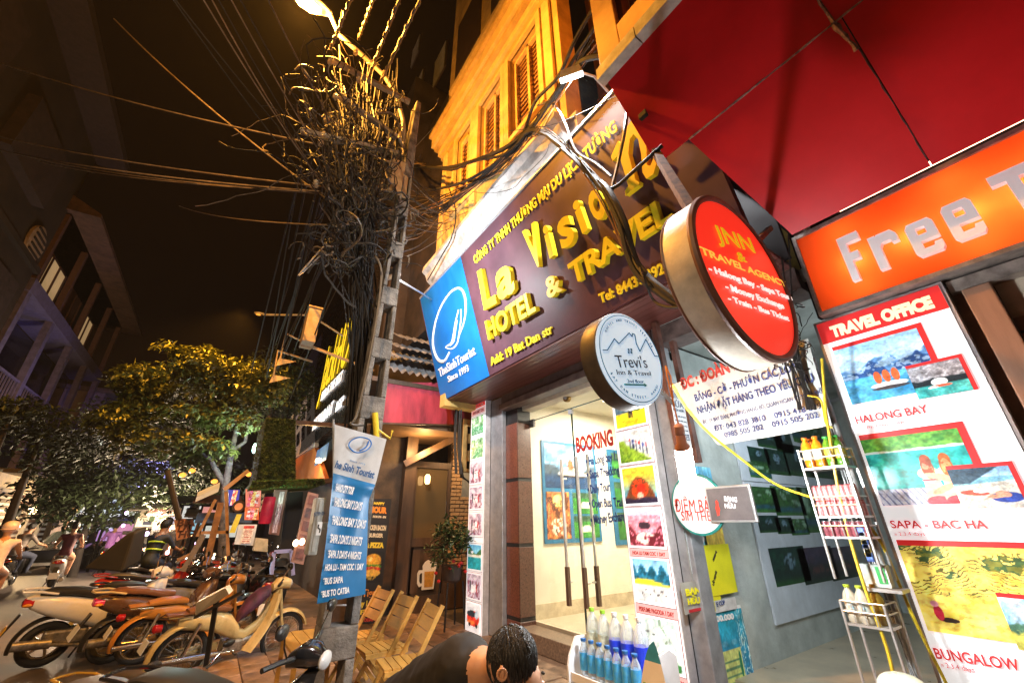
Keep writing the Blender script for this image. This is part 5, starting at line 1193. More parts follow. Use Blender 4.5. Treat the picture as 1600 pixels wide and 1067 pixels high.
# cross arms, boxes, insulators
xa = thing('cross_arm', 'steel cross arm with small insulators near the pole top', 'cross arm', (1.0,4,5.8))
for (p, q) in (((520,95),(640,160)), ((530,150),(620,215)), ((470,205),(620,240))):
    MB().bar(UY(*p,3.86), UY(*q,3.86), .06,.05).build('arm_bar', STL, xa)
PORC = mat('porcelain', (.55,.45,.30), .25, var=.1)
for (x, y) in ((515,100),(560,128),(523,155),(510,190),(506,215),(555,85),(600,118),(500,228),(533,290),(492,292)):
    MB().lathe([(.01,0),(.03,.01),(.02,.03),(.032,.04),(.02,.06),(.03,.07),(.01,.09)], UY(x,y,3.83), Z_, 8).build('insulator', PORC, xa, smooth=True)
for (x0,y0,x1,y1,Yb,lb,cc,nm) in ((605,298,641,258,3.9,'sodium lit square metal box hung on the cable pole',(.55,.42,.25),'junction_box'), (480,868,510,777,3.75,'grey steel meter box strapped to the foot of the concrete pole',(.36,.36,.33),'meter_box')):
    a = UY(x0,y0,Yb); b = UY(x1,y1,Yb)
    t = thing(nm, lb, 'box', a)
    MB().box((a[0],Yb,a[2]),(b[0],Yb+.16,b[2])).build('box_body', mat(nm+'_metal', cc, .5, metal=.2, var=.2, vs=6), t, bevel=.01)
    MB().box((a[0]+.02,Yb-.008,a[2]+.02),(b[0]-.02,Yb,b[2]-.02)).build('box_door', mat(nm+'_metal', cc), t, bevel=.004)
    MB().bar((b[0]-.02,Yb+.1,(a[2]+b[2])/2),(1.0,4.0,(a[2]+b[2])/2),.05).build('box_bracket', STL, t)
pz = lambda x, y: UY(x, y, 3.74)
MBX = [o for o in bpy.data.objects if o.name == 'meter_box'][0]
text_px('STP 01', pz, (490,806), (508,804), (490,800), NVP, MBX, bold=.03); sheet(MBX, (493,836), (504,815), mat('white_sheet', (0,0,0)), 'label_sheet', y=3.738)
stroke(lambda x, y: UY(x, y, 3.735), [(498,819),(497,824),(500,827),(499,832)], .006, BKP, MBX, 'bolt_mark')
# pinkish board with bulbs leaning on the pole
lb_ = thing('menu_lightboard', 'tall narrow brown picture board lit by two small bulbs left of the meter box', 'board', UY(462,880,5.4))
Q = [UY(x, y, 5.4) for x, y in ((455,878),(474,882),(498,772),(482,768))]
MB().hexa([Q[0],Q[1],Q[1]+Y_*.05,Q[0]+Y_*.05],[Q[3],Q[2],Q[2]+Y_*.05,Q[3]+Y_*.05]).build('board_sheet', mat('pink_brown_board', (.42,.20,.14), .5, var=.3), lb_)
for i in range(5):
    t0 = .06+i*.19; f = lambda s, t: (Q[0]*(1-s)+Q[1]*s)*(1-t)+(Q[3]*(1-s)+Q[2]*s)*t-Y_*.012
    MB().quad(f(.15,t0), f(.85,t0), f(.85,t0+.14), f(.15,t0+.14)).build('board_picture', mat('brown_picture', (.20,.06,.04), .4, var=.4, vs=14), lb_)
for x, y in ((462,848),(472,846)): MB().blob(UY(x,y,5.3), .028,.028,.035).build('bulb', mat('lit_tiny_bulb', (1,.8,.5), .4, var=0, emis=(1,.72,.4), es=9), lb_, smooth=True)
# banner tied to the pole
PBNr = lambda x, y: UY(x, y, 3.70)
vb = thing('vertical_banner', 'white and blue travel banner tied to the concrete pole, its middle folded', 'banner', PBNr(550,800))
co = {0:((523,663),(604,686)), .30:((521,733),(588,752)), .42:((518,770),(576,782)), .7:((507,865),(573,870)), 1:((495,943),(571,928))}
ks = sorted(co); 
def bpt(s, t, off=0.):
    for i in range(len(ks)-1):
        if t <= ks[i+1]+1e-9: break
    u = (t-ks[i])/(ks[i+1]-ks[i]); L = np.array(co[ks[i]][0])*(1-u)+np.array(co[ks[i+1]][0])*u; Rr = np.array(co[ks[i]][1])*(1-u)+np.array(co[ks[i+1]][1])*u
    p = L*(1-s)+Rr*s; w_ = .010*math.sin(s*7+t*5)+.022*math.exp(-((t-.345)**2)/.0008)*min(1, s*2)
    return UY(p[0], p[1], 3.70-w_-off)
n1, n2 = 18, 44; vs_ = [bpt(i/n1, j/n2) for j in range(n2+1) for i in range(n1+1)]
def bgrid(j0, j1, nm, m): return MB().add([vs_[j*(n1+1)+i] for j in range(j0, j1+1) for i in range(n1+1)], [((j-j0)*(n1+1)+i, (j-j0+1)*(n1+1)+i, (j-j0+1)*(n1+1)+i+1, (j-j0)*(n1+1)+i+1) for j in range(j0, j1) for i in range(n1)]).build(nm, m, vb, smooth=True)
BLB = mat('blue_banner_vinyl', (.012,.17,.42), .35, var=.12, vs=4, spec=.6)
bgrid(0, 14, 'white_cloth', mat('white_vinyl', (.50,.50,.50), .4, var=.1)); bgrid(14, n2, 'blue_cloth', BLB)
def on_banner(tx, s0, s1, t, h, m, bold=.03):
    a = bpt(s0, t, .022); b = bpt(s1, t, .022); c_ = bpt(s0, t-h, .022)
    u = b-a; w_ = np.linalg.norm(u); u /= w_; v = c_-a; v = v-u*(v@u); return text_on(tx, a, u, v/np.linalg.norm(v), w_, np.linalg.norm(v), m, vb, bold=bold, d=.002)
on_banner('he Sinh Tourist', .02, .92, .285, .055, mat('two_tone_blue_print', (.01,.07,.20), .5, var=0), .04)
for tx, t, s1 in (('*HANOI CITY TOUR', .405, .55), ('*HALONG BAY 2 DAYS', .475, .80), ('*HALONG BAY 3 DAYS', .56, .92), ('*SAPA 2 DAYS 3 NIGHTS', .645, .85), ('*SAPA 3 DAYS 4 NIGHTS', .72, .85), ('HOA LU - TAM COC 1 DAY', .80, .92), ('*BUS SAPA', .885, .5), ('*BUS TO CATBA', .965, .66)):
    on_banner(tx, .06, s1, t, .042, WPR, .03)
stroke(lambda x, y: UY(x, y, 3.665), [(552,705),(545,697),(549,688),(562,683),(576,686),(580,694),(573,703),(560,707),(552,705)], .006, BLUE, vb); stroke(lambda x, y: UY(x, y, 3.665), [(576,689),(572,698),(562,704)], .007, BLUE, vb)
on_banner('Since 1993', .35, .68, .215, .014, BLP, 0)
tag(MB().tube([UY(521,655,3.72), UY(522,790,3.72), UY(523,945,3.72), UY(540,945,3.85)], .009, 6).build('banner_rod', GREYM), 'thin upright rod holding the blue banner away from the pole', 'rod')

# ================================================================== CABLES
def sag(a, b, s_, n=14, j=0.):
    a, b = np.array(a, float), np.array(b, float)
    return [a+(b-a)*i/n-Z_*4*s_*(i/n)*(1-i/n)+np.array([random.uniform(-j,j) for _ in range(3)]) for i in range(n+1)]
def cable(lab, pts, r, m=BK, grp=None, cat='cable', nm='cable', n=6, sm=True):
    if sm:
        Q = []; P = [np.array(p, float) for p in pts]
        for i in range(len(P)-1):
            p0, p1, p2, p3 = P[max(i-1,0)], P[i], P[i+1], P[min(i+2,len(P)-1)]
            for t in np.linspace(0, 1, 7)[:-1]: Q.append(.5*((2*p1)+(-p0+p2)*t+(2*p0-5*p1+4*p2-p3)*t*t+(-p0+3*p1-3*p2+p3)*t**3))
        Q.append(P[-1]); pts = Q
    return tag(MB().tube(pts, r, n).build(nm, m, smooth=True), lab, cat, grp)
WIRE = mat('weathered_wire', (.16,.12,.09), .5, var=.3)
# wires running over the street to the far houses
for iw, (x0,y0,x1,y1,Yf,r) in enumerate(((-30,88,490,225,9,.012),(-30,206,505,292,10,.012),(-30,228,500,300,10,.014),(40,244,505,303,11,.010),(60,252,480,300,12,.010),(280,322,515,352,12,.010),(178,30,520,318,7,.011))):
    a = UY(x0,y0,Yf); b = UY(x1,y1,4.0)
    cable(ORD[iw]+' overhead wire from the top at the left edge, crossing to the pole' if iw < 6 else 'overhead wire slanting down from the sky across the others to the pole', sag(b, a, .12, 12), r, WIRE, 'overhead wires crossing the street', 'wire', 'overhead_wire', 5, False)
# wires coming over the viewer along the street
for i, (x0,y0,x1,y1) in enumerate(((250,0,520,330),(300,0,530,325),(325,0,535,320),(345,0,540,300),(360,0,545,290),(405,0,545,235),(235,-20,560,340),(310,-10,480,250))):
    a = UD(x0*1.0,y0-30,3.6); b = UY(x1,y1,4.0)
    cable(ORD[i]+' of the thin wires fanning up from the pole towards the street lamp', sag(b, a, .06, 12), .007, WIRE if i % 2 else BK, 'wires fanning out over the street', 'wire', 'overhead_wire', 5, False)
for it, (x0,y0,x1,y1) in enumerate(((552,-10,516,78),(587,-10,560,62),(628,-10,577,118),(661,-10,592,135))):
    a = UD(x0,y0,4.6); b = UY(x1,y1,4.0); P = sag(b, a, .0, 22)
    P2_ = [p+np.array([.02*math.cos(k*1.9),.02*math.sin(k*1.9),0]) for k, p in enumerate(P)]
    cable(ORD[it]+' thick twisted cable from the left rising off the pole top', P, .016, WIRE, 'twisted cables at the pole top'); cable('thinner strand wound round the '+ORD[it]+' twisted cable on the pole top', P2_, .010, WIRE, 'twisted cables at the pole top')
# bundles going away along the row of houses
for i in range(16):
    x = 470+i*9; b = UY(x+random.uniform(-10,10), 250+random.uniform(-60,70), 4.05)
    a = np.array([.4+random.uniform(-.3,1.2), 16+random.uniform(-2,5), 5.6+random.uniform(-.8,1.5)])
    cable(ORD[i]+' black cable from the left leading away along the row of houses', sag(b, a, .35, 12), .010+.006*random.random(), BK, 'cables leading away down the row', 'cable', 'cable', 5, False)
# heavy bundle sweeping in front of the hotel sign
XC = 2.22
K = lambda *q: [UX(x, y, XC+(q_[2] if len(q_) > 2 else 0)) for q_ in q for x, y in [q_[:2]]]
start = [UY(600,235,4.0), UD(640,262,4.7)]
runs = [
 ([(668,262),(700,262),(745,250),(795,228),(838,190),(850,172),(868,150),(892,112),(915,93),(945,88)], .030, 'thick black cable looping high past the flood lamp'),
 ([(690,325),(735,290),(770,262),(800,232),(822,208),(842,204),(862,217),(885,235),(905,252),(930,278),(950,296),(975,345),(988,392),(1000,418),(1030,448),(1062,470)], .026, 'thick black cable sagging across the purple sign'),
 ([(684,332),(730,298),(772,270),(806,236),(826,213),(846,208),(870,226),(900,252),(926,282),(944,300),(968,352),(980,398),(998,432),(1034,462),(1060,478)], .020, 'second thick black cable sagging across the purple sign'),
 ([(648,262),(672,261),(705,266),(740,252),(790,240),(832,196),(842,180)], .018, 'black cable lit orange beside the windows'),
 ([(650,300),(700,292),(742,276),(790,243),(815,215),(836,160),(872,120),(900,60),(930,10)], .022, 'black cable climbing past the brown recess'),
 ([(692,330),(745,285),(800,240),(850,175),(895,95),(925,50),(940,20)], .020, 'second black cable climbing past the brown recess'),
 ([(840,165),(858,160),(872,172),(884,196),(900,236),(930,255),(955,276)], .013, 'pale cable hooked over the middle of the purple sign'),
 ([(978,142),(980,170),(976,205),(968,245),(962,272),(956,300),(962,330)], .016, 'grey hose hanging down at the right of the sign'),
 ([(950,296),(965,290),(990,268),(1010,250),(1035,228)], .016, 'black cable bundle over the last letter'),
 ([(905,250),(935,285),(958,330),(985,395),(1002,425),(1040,455),(1075,482)], .012, 'thin black cable in the bundle'),
 ([(1000,418),(1008,440),(1022,470),(1045,480),(1075,478)], .010, 'thin cable turning under the round red sign'),
]
for pts, r, lb in runs: cable(lb, [UX(x, y, XC+random.uniform(-.05,.05)) for x, y in pts], r, BK if 'pale' not in lb and 'hose' not in lb else mat('pale_cable', (.20,.19,.18), .4, var=.2))
cable('bright thin wire across the top of the purple sign', [UX(x,y,2.25) for x, y in ((796,205),(860,196),(905,178),(978,143))], .004)
cable('thin dark wire across the white cornice', [UX(x,y,2.3) for x, y in ((738,300),(765,302),(800,295),(818,277),(850,245),(858,225))], .004)
cable('pale wire slanting across the dark gap between pole and hotel', [UY(500,400,3.9), UY(498,394,3.9), UX(640,240,2.3), UX(700,175,2.4)], .008, mat('pale_cable', (0,0,0)))
for i in range(14):
    g = random.Random(i+40); off = [(g.uniform(-9,9), g.uniform(-9,9)) for _ in range(5)]
    base = [(700,330),(770,268),(842,206),(930,282),(985,398)] if i % 2 else [(660,330),(720,300),(780,262),(845,190),(925,70)]
    cable(ORD[i]+' thin stray wire beside the black cables before the hotel sign', [UX(x+o[0], y+o[1], XC+g.uniform(-.08,.08)) for (x, y), o in zip(base, off)], g.uniform(.004,.008), BK if i % 3 else mat('brown_wire', (.25,.12,.06), .5), 'stray wires along the bundle', 'wire', 'stray_wire')
# curls of lit cable on the pole
OCAB = mat('grey_brown_cable', (.11,.08,.055), .45, var=.25, vs=10)
for pts, r, lb in (([(590,178),(605,176),(618,185),(625,205),(627,225),(640,243),(655,256),(672,262),(690,260)], .020, 'pale thick conduit curling off the pole towards the hotel'),
                  ([(545,240),(556,226),(566,232),(585,244),(620,255),(665,256)], .012, 'pale cable arching between pole and hotel'),
                  ([(452,148),(462,137),(500,144),(508,140)], .010, 'short curled cable end sticking out left'), ([(461,110),(470,102),(482,104),(490,108)], .010, 'short hooked cable end left of the insulators'),
                  ([(474,108),(480,116),(490,128),(497,124)], .008, 'small cable hook beneath the hooked end'), ([(600,260),(615,290),(640,296),(668,310)], .010, 'cable drooping below the junction box'),
                  ([(587,400),(596,430),(585,520),(560,640),(548,662),(568,664)], .012, 'pale cable running down beside the pole'), ([(700,290),(712,330),(706,370),(690,400),(668,438)], .010, 'thin black cable hanging in front of the white cornice')):
    cable(lb, [UY(x, y, 3.75) if x < 640 else UX(x, y, 2.3) for x, y in pts], r, OCAB if 'thin black' not in lb else BK)
# the tangle itself: nobody could count it
g = random.Random(11); tg = MB(); tg2 = MB()
def curl(mb, c, spread, r, n=9):
    P = [np.array(c)+np.array([g.gauss(0,.03)]*3)]; d = np.array([g.gauss(0,1), g.gauss(0,.6), g.gauss(0,1)]); d /= np.linalg.norm(d)
    ax = np.array([g.gauss(0,1), g.gauss(0,1), g.gauss(0,1)]); ax /= np.linalg.norm(ax); k = g.uniform(-1,1)*1.1
    for _ in range(n):
        d = d+np.cross(ax, d)*k; d += np.array([g.gauss(0,.25) for _ in range(3)]); d /= np.linalg.norm(d); P.append(P[-1]+d*spread/n)
    mb.tube(P, r, 4, False)
for i in range(95):
    t = g.random(); px = 500+140*t*.9+g.gauss(0,26)-20; py = 210+g.gauss(0,70)
    if py > 300: px = 560+g.gauss(0,28)
    curl(tg if i % 4 else tg2, UY(px, py, 4.0+g.uniform(-.35,.3)), g.uniform(.5,1.5), g.uniform(.003,.008), 14)
for i in range(120):
    py = g.uniform(300,420); px = 556+g.gauss(0,30)-(py-360)*.12
    curl(tg if i % 4 else tg2, UY(px, py, 3.95+g.uniform(-.35,.3)), g.uniform(.2,.8), g.uniform(.005,.013))
for i in range(46):
    P = [UY(555+g.gauss(0,34), 200+g.gauss(0,50), 4+g.uniform(-.2,.2)), UY(560+g.gauss(0,22), 340+g.gauss(0,25), 4+g.uniform(-.25,.1)), UY(568+g.gauss(0,12), 500+g.gauss(0,30), 4.12+g.uniform(-.1,.2)), UY(552+g.gauss(0,9), 700, 4.2)]
    tg.tube(P, g.uniform(.005,.012), 4, False)
for i in range(95):      # slack loops between the arms, the pole and the trunk of cables
    a = UY(500+g.uniform(-30,130), 130+g.uniform(-40,150), 4+g.uniform(-.3,.2)); b = UY(560+g.uniform(-40,80), 230+g.uniform(-60,160), 4+g.uniform(-.3,.2))
    (tg if i % 3 else tg2).tube(sag(a, b, g.uniform(.05,.35), 12, .012), g.uniform(.004,.010), 4, False)
for i in range(26):      # loops drooping towards the hotel
    a = UY(575+g.uniform(-25,40), 300+g.uniform(-80,110), 4+g.uniform(-.2,.2)); b = UX(690+g.uniform(-15,25), 335+g.uniform(-35,20), 2.3)
    (tg if i % 3 else tg2).tube(sag(a, b, g.uniform(.05,.4), 14, .008), g.uniform(.004,.010), 4, False)
tag(tg.build('cable_tangle', BK, kind='stuff'), 'dense black tangle of cables around the pole'); tag(tg2.build('wire_tangle', OCAB, kind='stuff'), 'loose pale wires mixed through the black cable tangle')
tg3 = MB(); g = random.Random(31)
for i in range(110): curl(tg3, UX(1215+g.uniform(-40,35), 528+g.gauss(0,16), 3.2+g.uniform(-.1,.1)), g.uniform(.12,.35), g.uniform(.002,.005))
for i in range(14): 
    x = 1245+g.gauss(0,7); tg3.tube([UX(x-30+g.gauss(0,6),430+g.gauss(0,20),3.25), UX(x-12,500,3.25), UX(x+g.gauss(0,8),560,3.3), UX(x+18+g.gauss(0,6),640,3.3)], g.uniform(.004,.009), 4, False)
tag(tg3.build('wire_tangle', BK, kind='stuff'), 'black wires knotted between the round red sign and the poster')
for i in range(24):
    g2 = random.Random(70+i); x = 715+g2.gauss(0,5)
    if i < 4: cable(ORD[i]+' black cable dropping from the sign soffit past the red fascia', [UX(x,640,3.2), UX(x-2,690,3.2), UX(x,740,3.2)], .012, BK, 'cables dropping beside the meter board', 'cable', 'cable')
# yellow cables on the right
cable('long yellow cable drooping from the brown post over the alley to the poster', [UX(1050,600,2.2),UX(1075,640,2.5),UX(1110,678,2.8),UX(1160,718,3.1),UX(1210,755,3.25),UX(1262,775,3.3),UX(1320,792,3.35),UX(1350,812,3.35),UX(1378,850,3.35),UX(1400,900,3.4),UX(1430,970,3.4),UX(1470,1050,3.4),UX(1485,1080,3.4)], .0085, YC)
cable('yellow cable hanging straight down beside the racks', [UX(1284,560,3.25),UX(1290,640,3.25),UX(1296,680,3.2),UX(1305,740,3.2),UX(1325,830,3.2),UX(1352,920,3.2),UX(1385,1010,3.2),UX(1400,1075,3.2)], .009, YC)
cable('short yellow cable looped at the top of the racks', [UX(1262,618,3.25),UX(1282,625,3.25),UX(1290,660,3.25),UX(1300,668,3.2)], .006, YC)
GPIPE = mat('grey_white_pipe', (.50,.50,.50), .5, var=.35, vs=12)
tag(MB().tube([UX(1268,560,3.44), UX(1350,800,3.44), UX(1440,1080,3.44)], .022, 10).build('conduit_pipe', GPIPE, smooth=True), 'pale grey conduit running down along the tall poster', 'pipe')
for i in range(5): cable(ORD[i]+' thin wire stapled along the grey conduit by the poster', [UX(1262+i*3,570,3.42),UX(1300+i*2,690,3.41),UX(1345+i*3,830,3.41),UX(1392-i,950,3.41),UX(1430+i*2,1075,3.41)], .004, BK if i % 2 else GPIPE, 'wires along the grey conduit', 'wire', 'wire')
# ================================================================== MOTORBIKES
TYRE = mat('tyre_rubber', (.022,.020,.019), .8, var=.2, bump=.2, bs=60)
RIMM = mat('wheel_rim', (.50,.47,.42), .25, metal=.9, var=.15)
BLKP = mat('black_plastic', (.02,.019,.018), .35, var=.2)
CHRM = mat('chrome', (.65,.62,.58), .12, metal=1, var=.1)
SEAT = mat('seat_vinyl', (.025,.022,.02), .45, var=.2); SEATB = mat('brown_seat_vinyl', (.20,.08,.03), .4, var=.15)
ENG = mat('engine_alloy', (.35,.32,.28), .4, metal=.7, var=.3, vs=20)
TAILR = mat('tail_lens', (.45,.01,.015), .2, var=0, spec=.8); AMBL = mat('amber_lens', (.7,.25,.02), .2, var=0)
HLENS = mat('head_lens', (.55,.55,.55), .1, var=0, spec=.9); PLATE = mat('number_plate', (.72,.70,.66), .5, var=.1)
MIRR = mat('mirror_glass', (.5,.5,.5), .05, metal=1, var=0)
def wheel(par, x, R, w_, spokes, rimr=None, disc=False):
    t = MB().torus((x,0,R), (0,1,0), R-w_*.5, w_*.5, 30, 8).build('tyre', TYRE, par, smooth=True, local=True)
    rr = R-w_*1.05
    MB().torus((x,0,R), (0,1,0), rr, .012, 30, 6).build('rim', RIMM, t, smooth=True, local=True)
    sp = MB()
    if spokes > 8:
        for i in range(spokes):
            a = 2*math.pi*i/spokes; b = a+(.35 if i % 2 else -.35); s = .03*(1 if i % 4 < 2 else -1)
            sp.tube([(x+.03*math.cos(b), s, R+.03*math.sin(b)), (x+rr*math.cos(a), 0, R+rr*math.sin(a))], .0022, 4, False)
    else:
        for i in range(spokes):
            a = 2*math.pi*i/spokes; sp.bar((x+.02*math.cos(a),0,R+.02*math.sin(a)), (x+rr*math.cos(a),0,R+rr*math.sin(a)), .03, .025)
    sp.build('spokes', RIMM, t, local=True, kind='stuff')
    MB().lathe([(.02,-.06),(.045,-.05),(.045,.05),(.02,.06)], (x,0,R), (0,1,0), 14).build('hub', ENG, t, smooth=True, local=True)
    return t
def fender(par, x, R, r, a0, a1, w_, m, nm='fender'):
    vs, n = [], 14
    for i in range(n+1):
        a = R_(a0+(a1-a0)*i/n)
        for j, (q, d) in enumerate(((-1,-.03),(-.6,.0),(0,.012),(.6,0),(1,-.03))): vs.append((x+(r+d)*math.cos(a), q*w_, R+(r+d)*math.sin(a)))
    return MB().add(vs, [(i*5+j, i*5+j+1, (i+1)*5+j+1, (i+1)*5+j) for i in range(n) for j in range(4)]).build(nm, m, par, smooth=True, local=True)
def mirror(par, p, s, m=BLKP):
    p = np.array(p); q = p+np.array([.02,s*.10,.16])
    MB().tube([p, p+np.array([0,s*.05,.07]), q], .006, 6).build('mirror_stem', CHRM, par, smooth=True, local=True)
    MB().blob(q+np.array([0,s*.03,.02]), .022, .065, .045, 12, 8).build('mirror_shell', m, par, smooth=True, local=True)
    MB().lathe([(.04,0),(.038,.003)], q+np.array([-.024,s*.03,.02]), (-1,0,0), 14).build('mirror_glass', MIRR, par, local=True)
def scooter(t, body, acc, seatm, plate=PLATE, tail=TAILR, screen=False):
    """rear axle at x=0, front axle at x=1.25"""
    R = .26
    wheel(t, 0, R, .10, 5); wheel(t, 1.25, R, .09, 5)
    MB().loft([(-.33,0,.80,.03,.03),(-.27,0,.77,.10,.08),(-.10,0,.72,.15,.12),(.12,0,.66,.165,.15),(.32,0,.60,.15,.17),(.46,0,.54,.11,.17),(.52,0,.50,.06,.12)], 18, 3).build('body_shell', body, t, smooth=True, local=True)
    MB().loft([(-.22,0,.865,.07,.02),(-.10,0,.885,.12,.035),(.15,0,.86,.14,.045),(.38,0,.80,.13,.05),(.56,0,.78,.07,.035)], 16, 3.2).build('seat', seatm, t, smooth=True, local=True)
    MB().tube([(-.05,.13,.86),(-.22,.13,.90),(-.38,.09,.905),(-.40,0,.905),(-.38,-.09,.905),(-.22,-.13,.90),(-.05,-.13,.86)], .014, 8).build('grab_rail', acc, t, smooth=True, local=True)
    MB().loft([(-.36,0,.76,.02,.02),(-.345,0,.765,.075,.045),(-.25,0,.77,.112,.055)], 14, 3).build('tail_light', tail, t, smooth=True, local=True)
    for s in (-1,1): MB().blob((-.30,s*.10,.75), .045,.03,.022, 10, 6).build('indicator', AMBL, t, smooth=True, local=True)
    fender(t, 0, R, .33, 60, 190, .07, BLKP)
    MB().bar((-.33,0,.64),(-.44,0,.40),.02,.10).build('plate_bracket', BLKP, t, local=True)
    MB().hexa([(-.475,-.10,.36),(-.475,.10,.36),(-.465,.10,.355),(-.465,-.10,.355)],[(-.415,-.10,.51),(-.415,.10,.51),(-.405,.10,.505),(-.405,-.10,.505)]).build('number_plate', plate, t, local=True)
    MB().box((.48,-.16,.26),(.86,.16,.33)).build('footboard', BLKP, t, local=True, bevel=.02)
    MB().loft([(.84,0,.50,.19,.26),(.92,0,.58,.20,.30),(1.02,0,.70,.16,.25),(1.10,0,.80,.08,.14)], 16, 2.8).build('leg_shield', body, t, smooth=True, local=True)
    fender(t, 1.25, R, .31, 20, 150, .07, body, 'front_fender')
    MB().bar((1.06,0,.70),(1.25,0,.26),.05).build('fork', BLKP, t, local=True)
    MB().loft([(.90,0,1.0,.10,.05),(.98,0,1.03,.13,.07),(1.06,0,1.02,.10,.07),(1.12,0,1.0,.05,.04)], 14, 2.6).build('handlebar_cowl', body, t, smooth=True, local=True)
    for s in (-1,1):
        MB().tube([(.97,s*.1,1.03),(.94,s*.24,1.05),(.90,s*.36,1.05)], .017, 8).build('grip', BLKP, t, smooth=True, local=True)
        mirror(t, (.96,s*.20,1.06), s)
    MB().blob((1.125,0,.99), .03,.08,.055, 12, 8).build('headlight', HLENS, t, smooth=True, local=True)
    MB().tube([(-.30,-.17,.32),(.05,-.17,.30)], .055, 12).build('exhaust', ENG, t, smooth=True, local=True); MB().tube([(.05,-.15,.28),(.35,-.10,.22)], .02, 8).build('exhaust_pipe', ENG, t, smooth=True, local=True)
    MB().box((-.05,-.10,.24),(.38,.12,.42)).build('engine', ENG, t, local=True, bevel=.03)
    MB().tube([(.38,.12,.24),(.30,.22,.0)], .012, 6).build('kick_stand', BLKP, t, local=True)
    if screen: MB().loft([(1.0,0,1.12,.12,.10),(1.05,0,1.13,.11,.09)], 12, 2.4).build('fly_screen', mat('tinted_screen', (.05,.03,.02), .15), t, smooth=True, local=True)
def cub(t, body, seatm, boot, rust=True):
    R = .285
    wheel(t, 0, R, .065, 36); wheel(t, 1.19, R, .06, 36)
    fender(t, 0, R, .335, 35, 195, .075, body, 'rear_fender'); fender(t, 1.19, R, .325, 15, 175, .06, body, 'front_fender')
    MB().loft([(-.12,0,.62,.05,.06),(.05,0,.62,.10,.09),(.28,0,.60,.115,.12),(.45,0,.52,.10,.13),(.58,0,.42,.06,.08)], 16, 3).build('body_shell', body, t, smooth=True, local=True)
    MB().loft([(.50,0,.44,.05,.06),(.66,0,.38,.045,.06),(.80,0,.46,.045,.07),(.93,0,.68,.05,.10),(1.0,0,.86,.05,.09)], 14, 2.6).build('down_tube_cover', body, t, smooth=True, local=True)
    for s in (-1,1):
        v = []; n = 9
        for i in range(n+1):
            f = i/n; z = .22+.62*f; x = .66+.26*f+.07*math.sin(f*math.pi)
            v += [(x, s*.05, z), (x+.03, s*(.20-.05*f), z+.01), (x+.06, s*(.235-.07*f), z+.0)]
        MB().add(v, [(i*3+j, i*3+j+1, (i+1)*3+j+1, (i+1)*3+j) for i in range(n) for j in range(2)]).build('leg_shield', body, t, smooth=True, local=True)
    MB().loft([(.90,0,.90,.06,.05),(.97,0,.95,.09,.07),(1.06,0,.95,.09,.075),(1.13,0,.93,.07,.065)], 14, 2.4).build('headlight_nacelle', body, t, smooth=True, local=True)
    MB().blob((1.14,0,.93), .025,.065,.06, 12, 8).build('headlight', HLENS, t, smooth=True, local=True)
    MB().loft([(-.05,0,.735,.09,.03),(.10,0,.75,.12,.04),(.30,0,.745,.12,.045),(.42,0,.72,.08,.03)], 14, 3).build('seat', seatm, t, smooth=True, local=True)
    MB().tube([(.0,.10,.70),(-.25,.10,.71),(-.32,0,.71),(-.25,-.10,.71),(.0,-.10,.70)], .009, 6).build('luggage_rack', CHRM, t, smooth=True, local=True)
    MB().box((-.26,-.08,.715),(-.04,.08,.735)).build('pillion_pad', seatm, t, local=True, bevel=.008)
    for s in (-1,1):
        MB().tube([(.0,s*.10,.30),(.09,s*.11,.62)], .022, 8).build('shock_absorber', CHRM, t, smooth=True, local=True)
        MB().tube([(1.0,s*.07,.88),(1.10,s*.07,.50),(1.19,s*.07,.285)], .02, 8).build('fork_leg', body, t, smooth=True, local=True)
        MB().tube([(.99,s*.04,.97),(.95,s*.18,1.02),(.86,s*.32,1.0)], .013, 8).build('handlebar', CHRM, t, smooth=True, local=True)
        MB().tube([(.89,s*.28,1.005),(.82,s*.38,.99)], .019, 8).build('grip', BLKP, t, smooth=True, local=True)
    mirror(t, (.92,-.22,1.03), -1); mirror(t, (.92,.22,1.03), 1)
    MB().tube([(-.32,-.12,.27),(.25,-.12,.26),(.55,-.10,.24)], [.036,.036,.016], 10).build('exhaust', CHRM, t, smooth=True, local=True)
    e = MB(); e.box((.42,-.09,.22),(.66,.09,.36)); e.build('engine', ENG, t, local=True, bevel=.025); MB().tube([(.60,0,.30),(.80,0,.33)], .055, 12).build('cylinder', ENG, t, smooth=True, local=True)
    MB().box((-.04,.07,.24),(.42,.10,.33)).build('chain_case', body, t, local=True, bevel=.02)
    MB().loft([(-.36,0,.60,.02,.02),(-.34,0,.60,.05,.045),(-.27,0,.60,.045,.04)], 12).build('tail_light', TAILR, t, smooth=True, local=True)
    MB().hexa([(-.42,-.09,.38),(-.42,.09,.38),(-.41,.09,.38),(-.41,-.09,.38)],[(-.38,-.09,.50),(-.38,.09,.50),(-.37,.09,.50),(-.37,-.09,.50)]).build('number_plate', PLATE, t, local=True)
    MB().tube([(.50,.10,.24),(.42,.26,.0)], .012, 6).build('kick_stand', BLKP, t, local=True)
    MB().tube([(.52,-.28,.25),(.52,.28,.25)], .010, 6).build('foot_peg_bar', BLKP, t, local=True)
    if boot:
        MB().loft([(.55,0,.60,.08,.06),(.62,0,.70,.13,.10),(.75,0,.80,.14,.11),(.86,0,.86,.10,.08)], 12, 2.2).build('purple_bag', mat('purple_bag', (.10,.025,.07), .7, var=.4, vs=8, bump=.3, bs=12), t, smooth=True, local=True)
WHB = mat('white_bike_paint', (.86,.84,.82), .22, var=.05, coat=.6); CRB = mat('cream_bike_paint', (.66,.50,.22), .28, var=.15, vs=5, coat=.5)
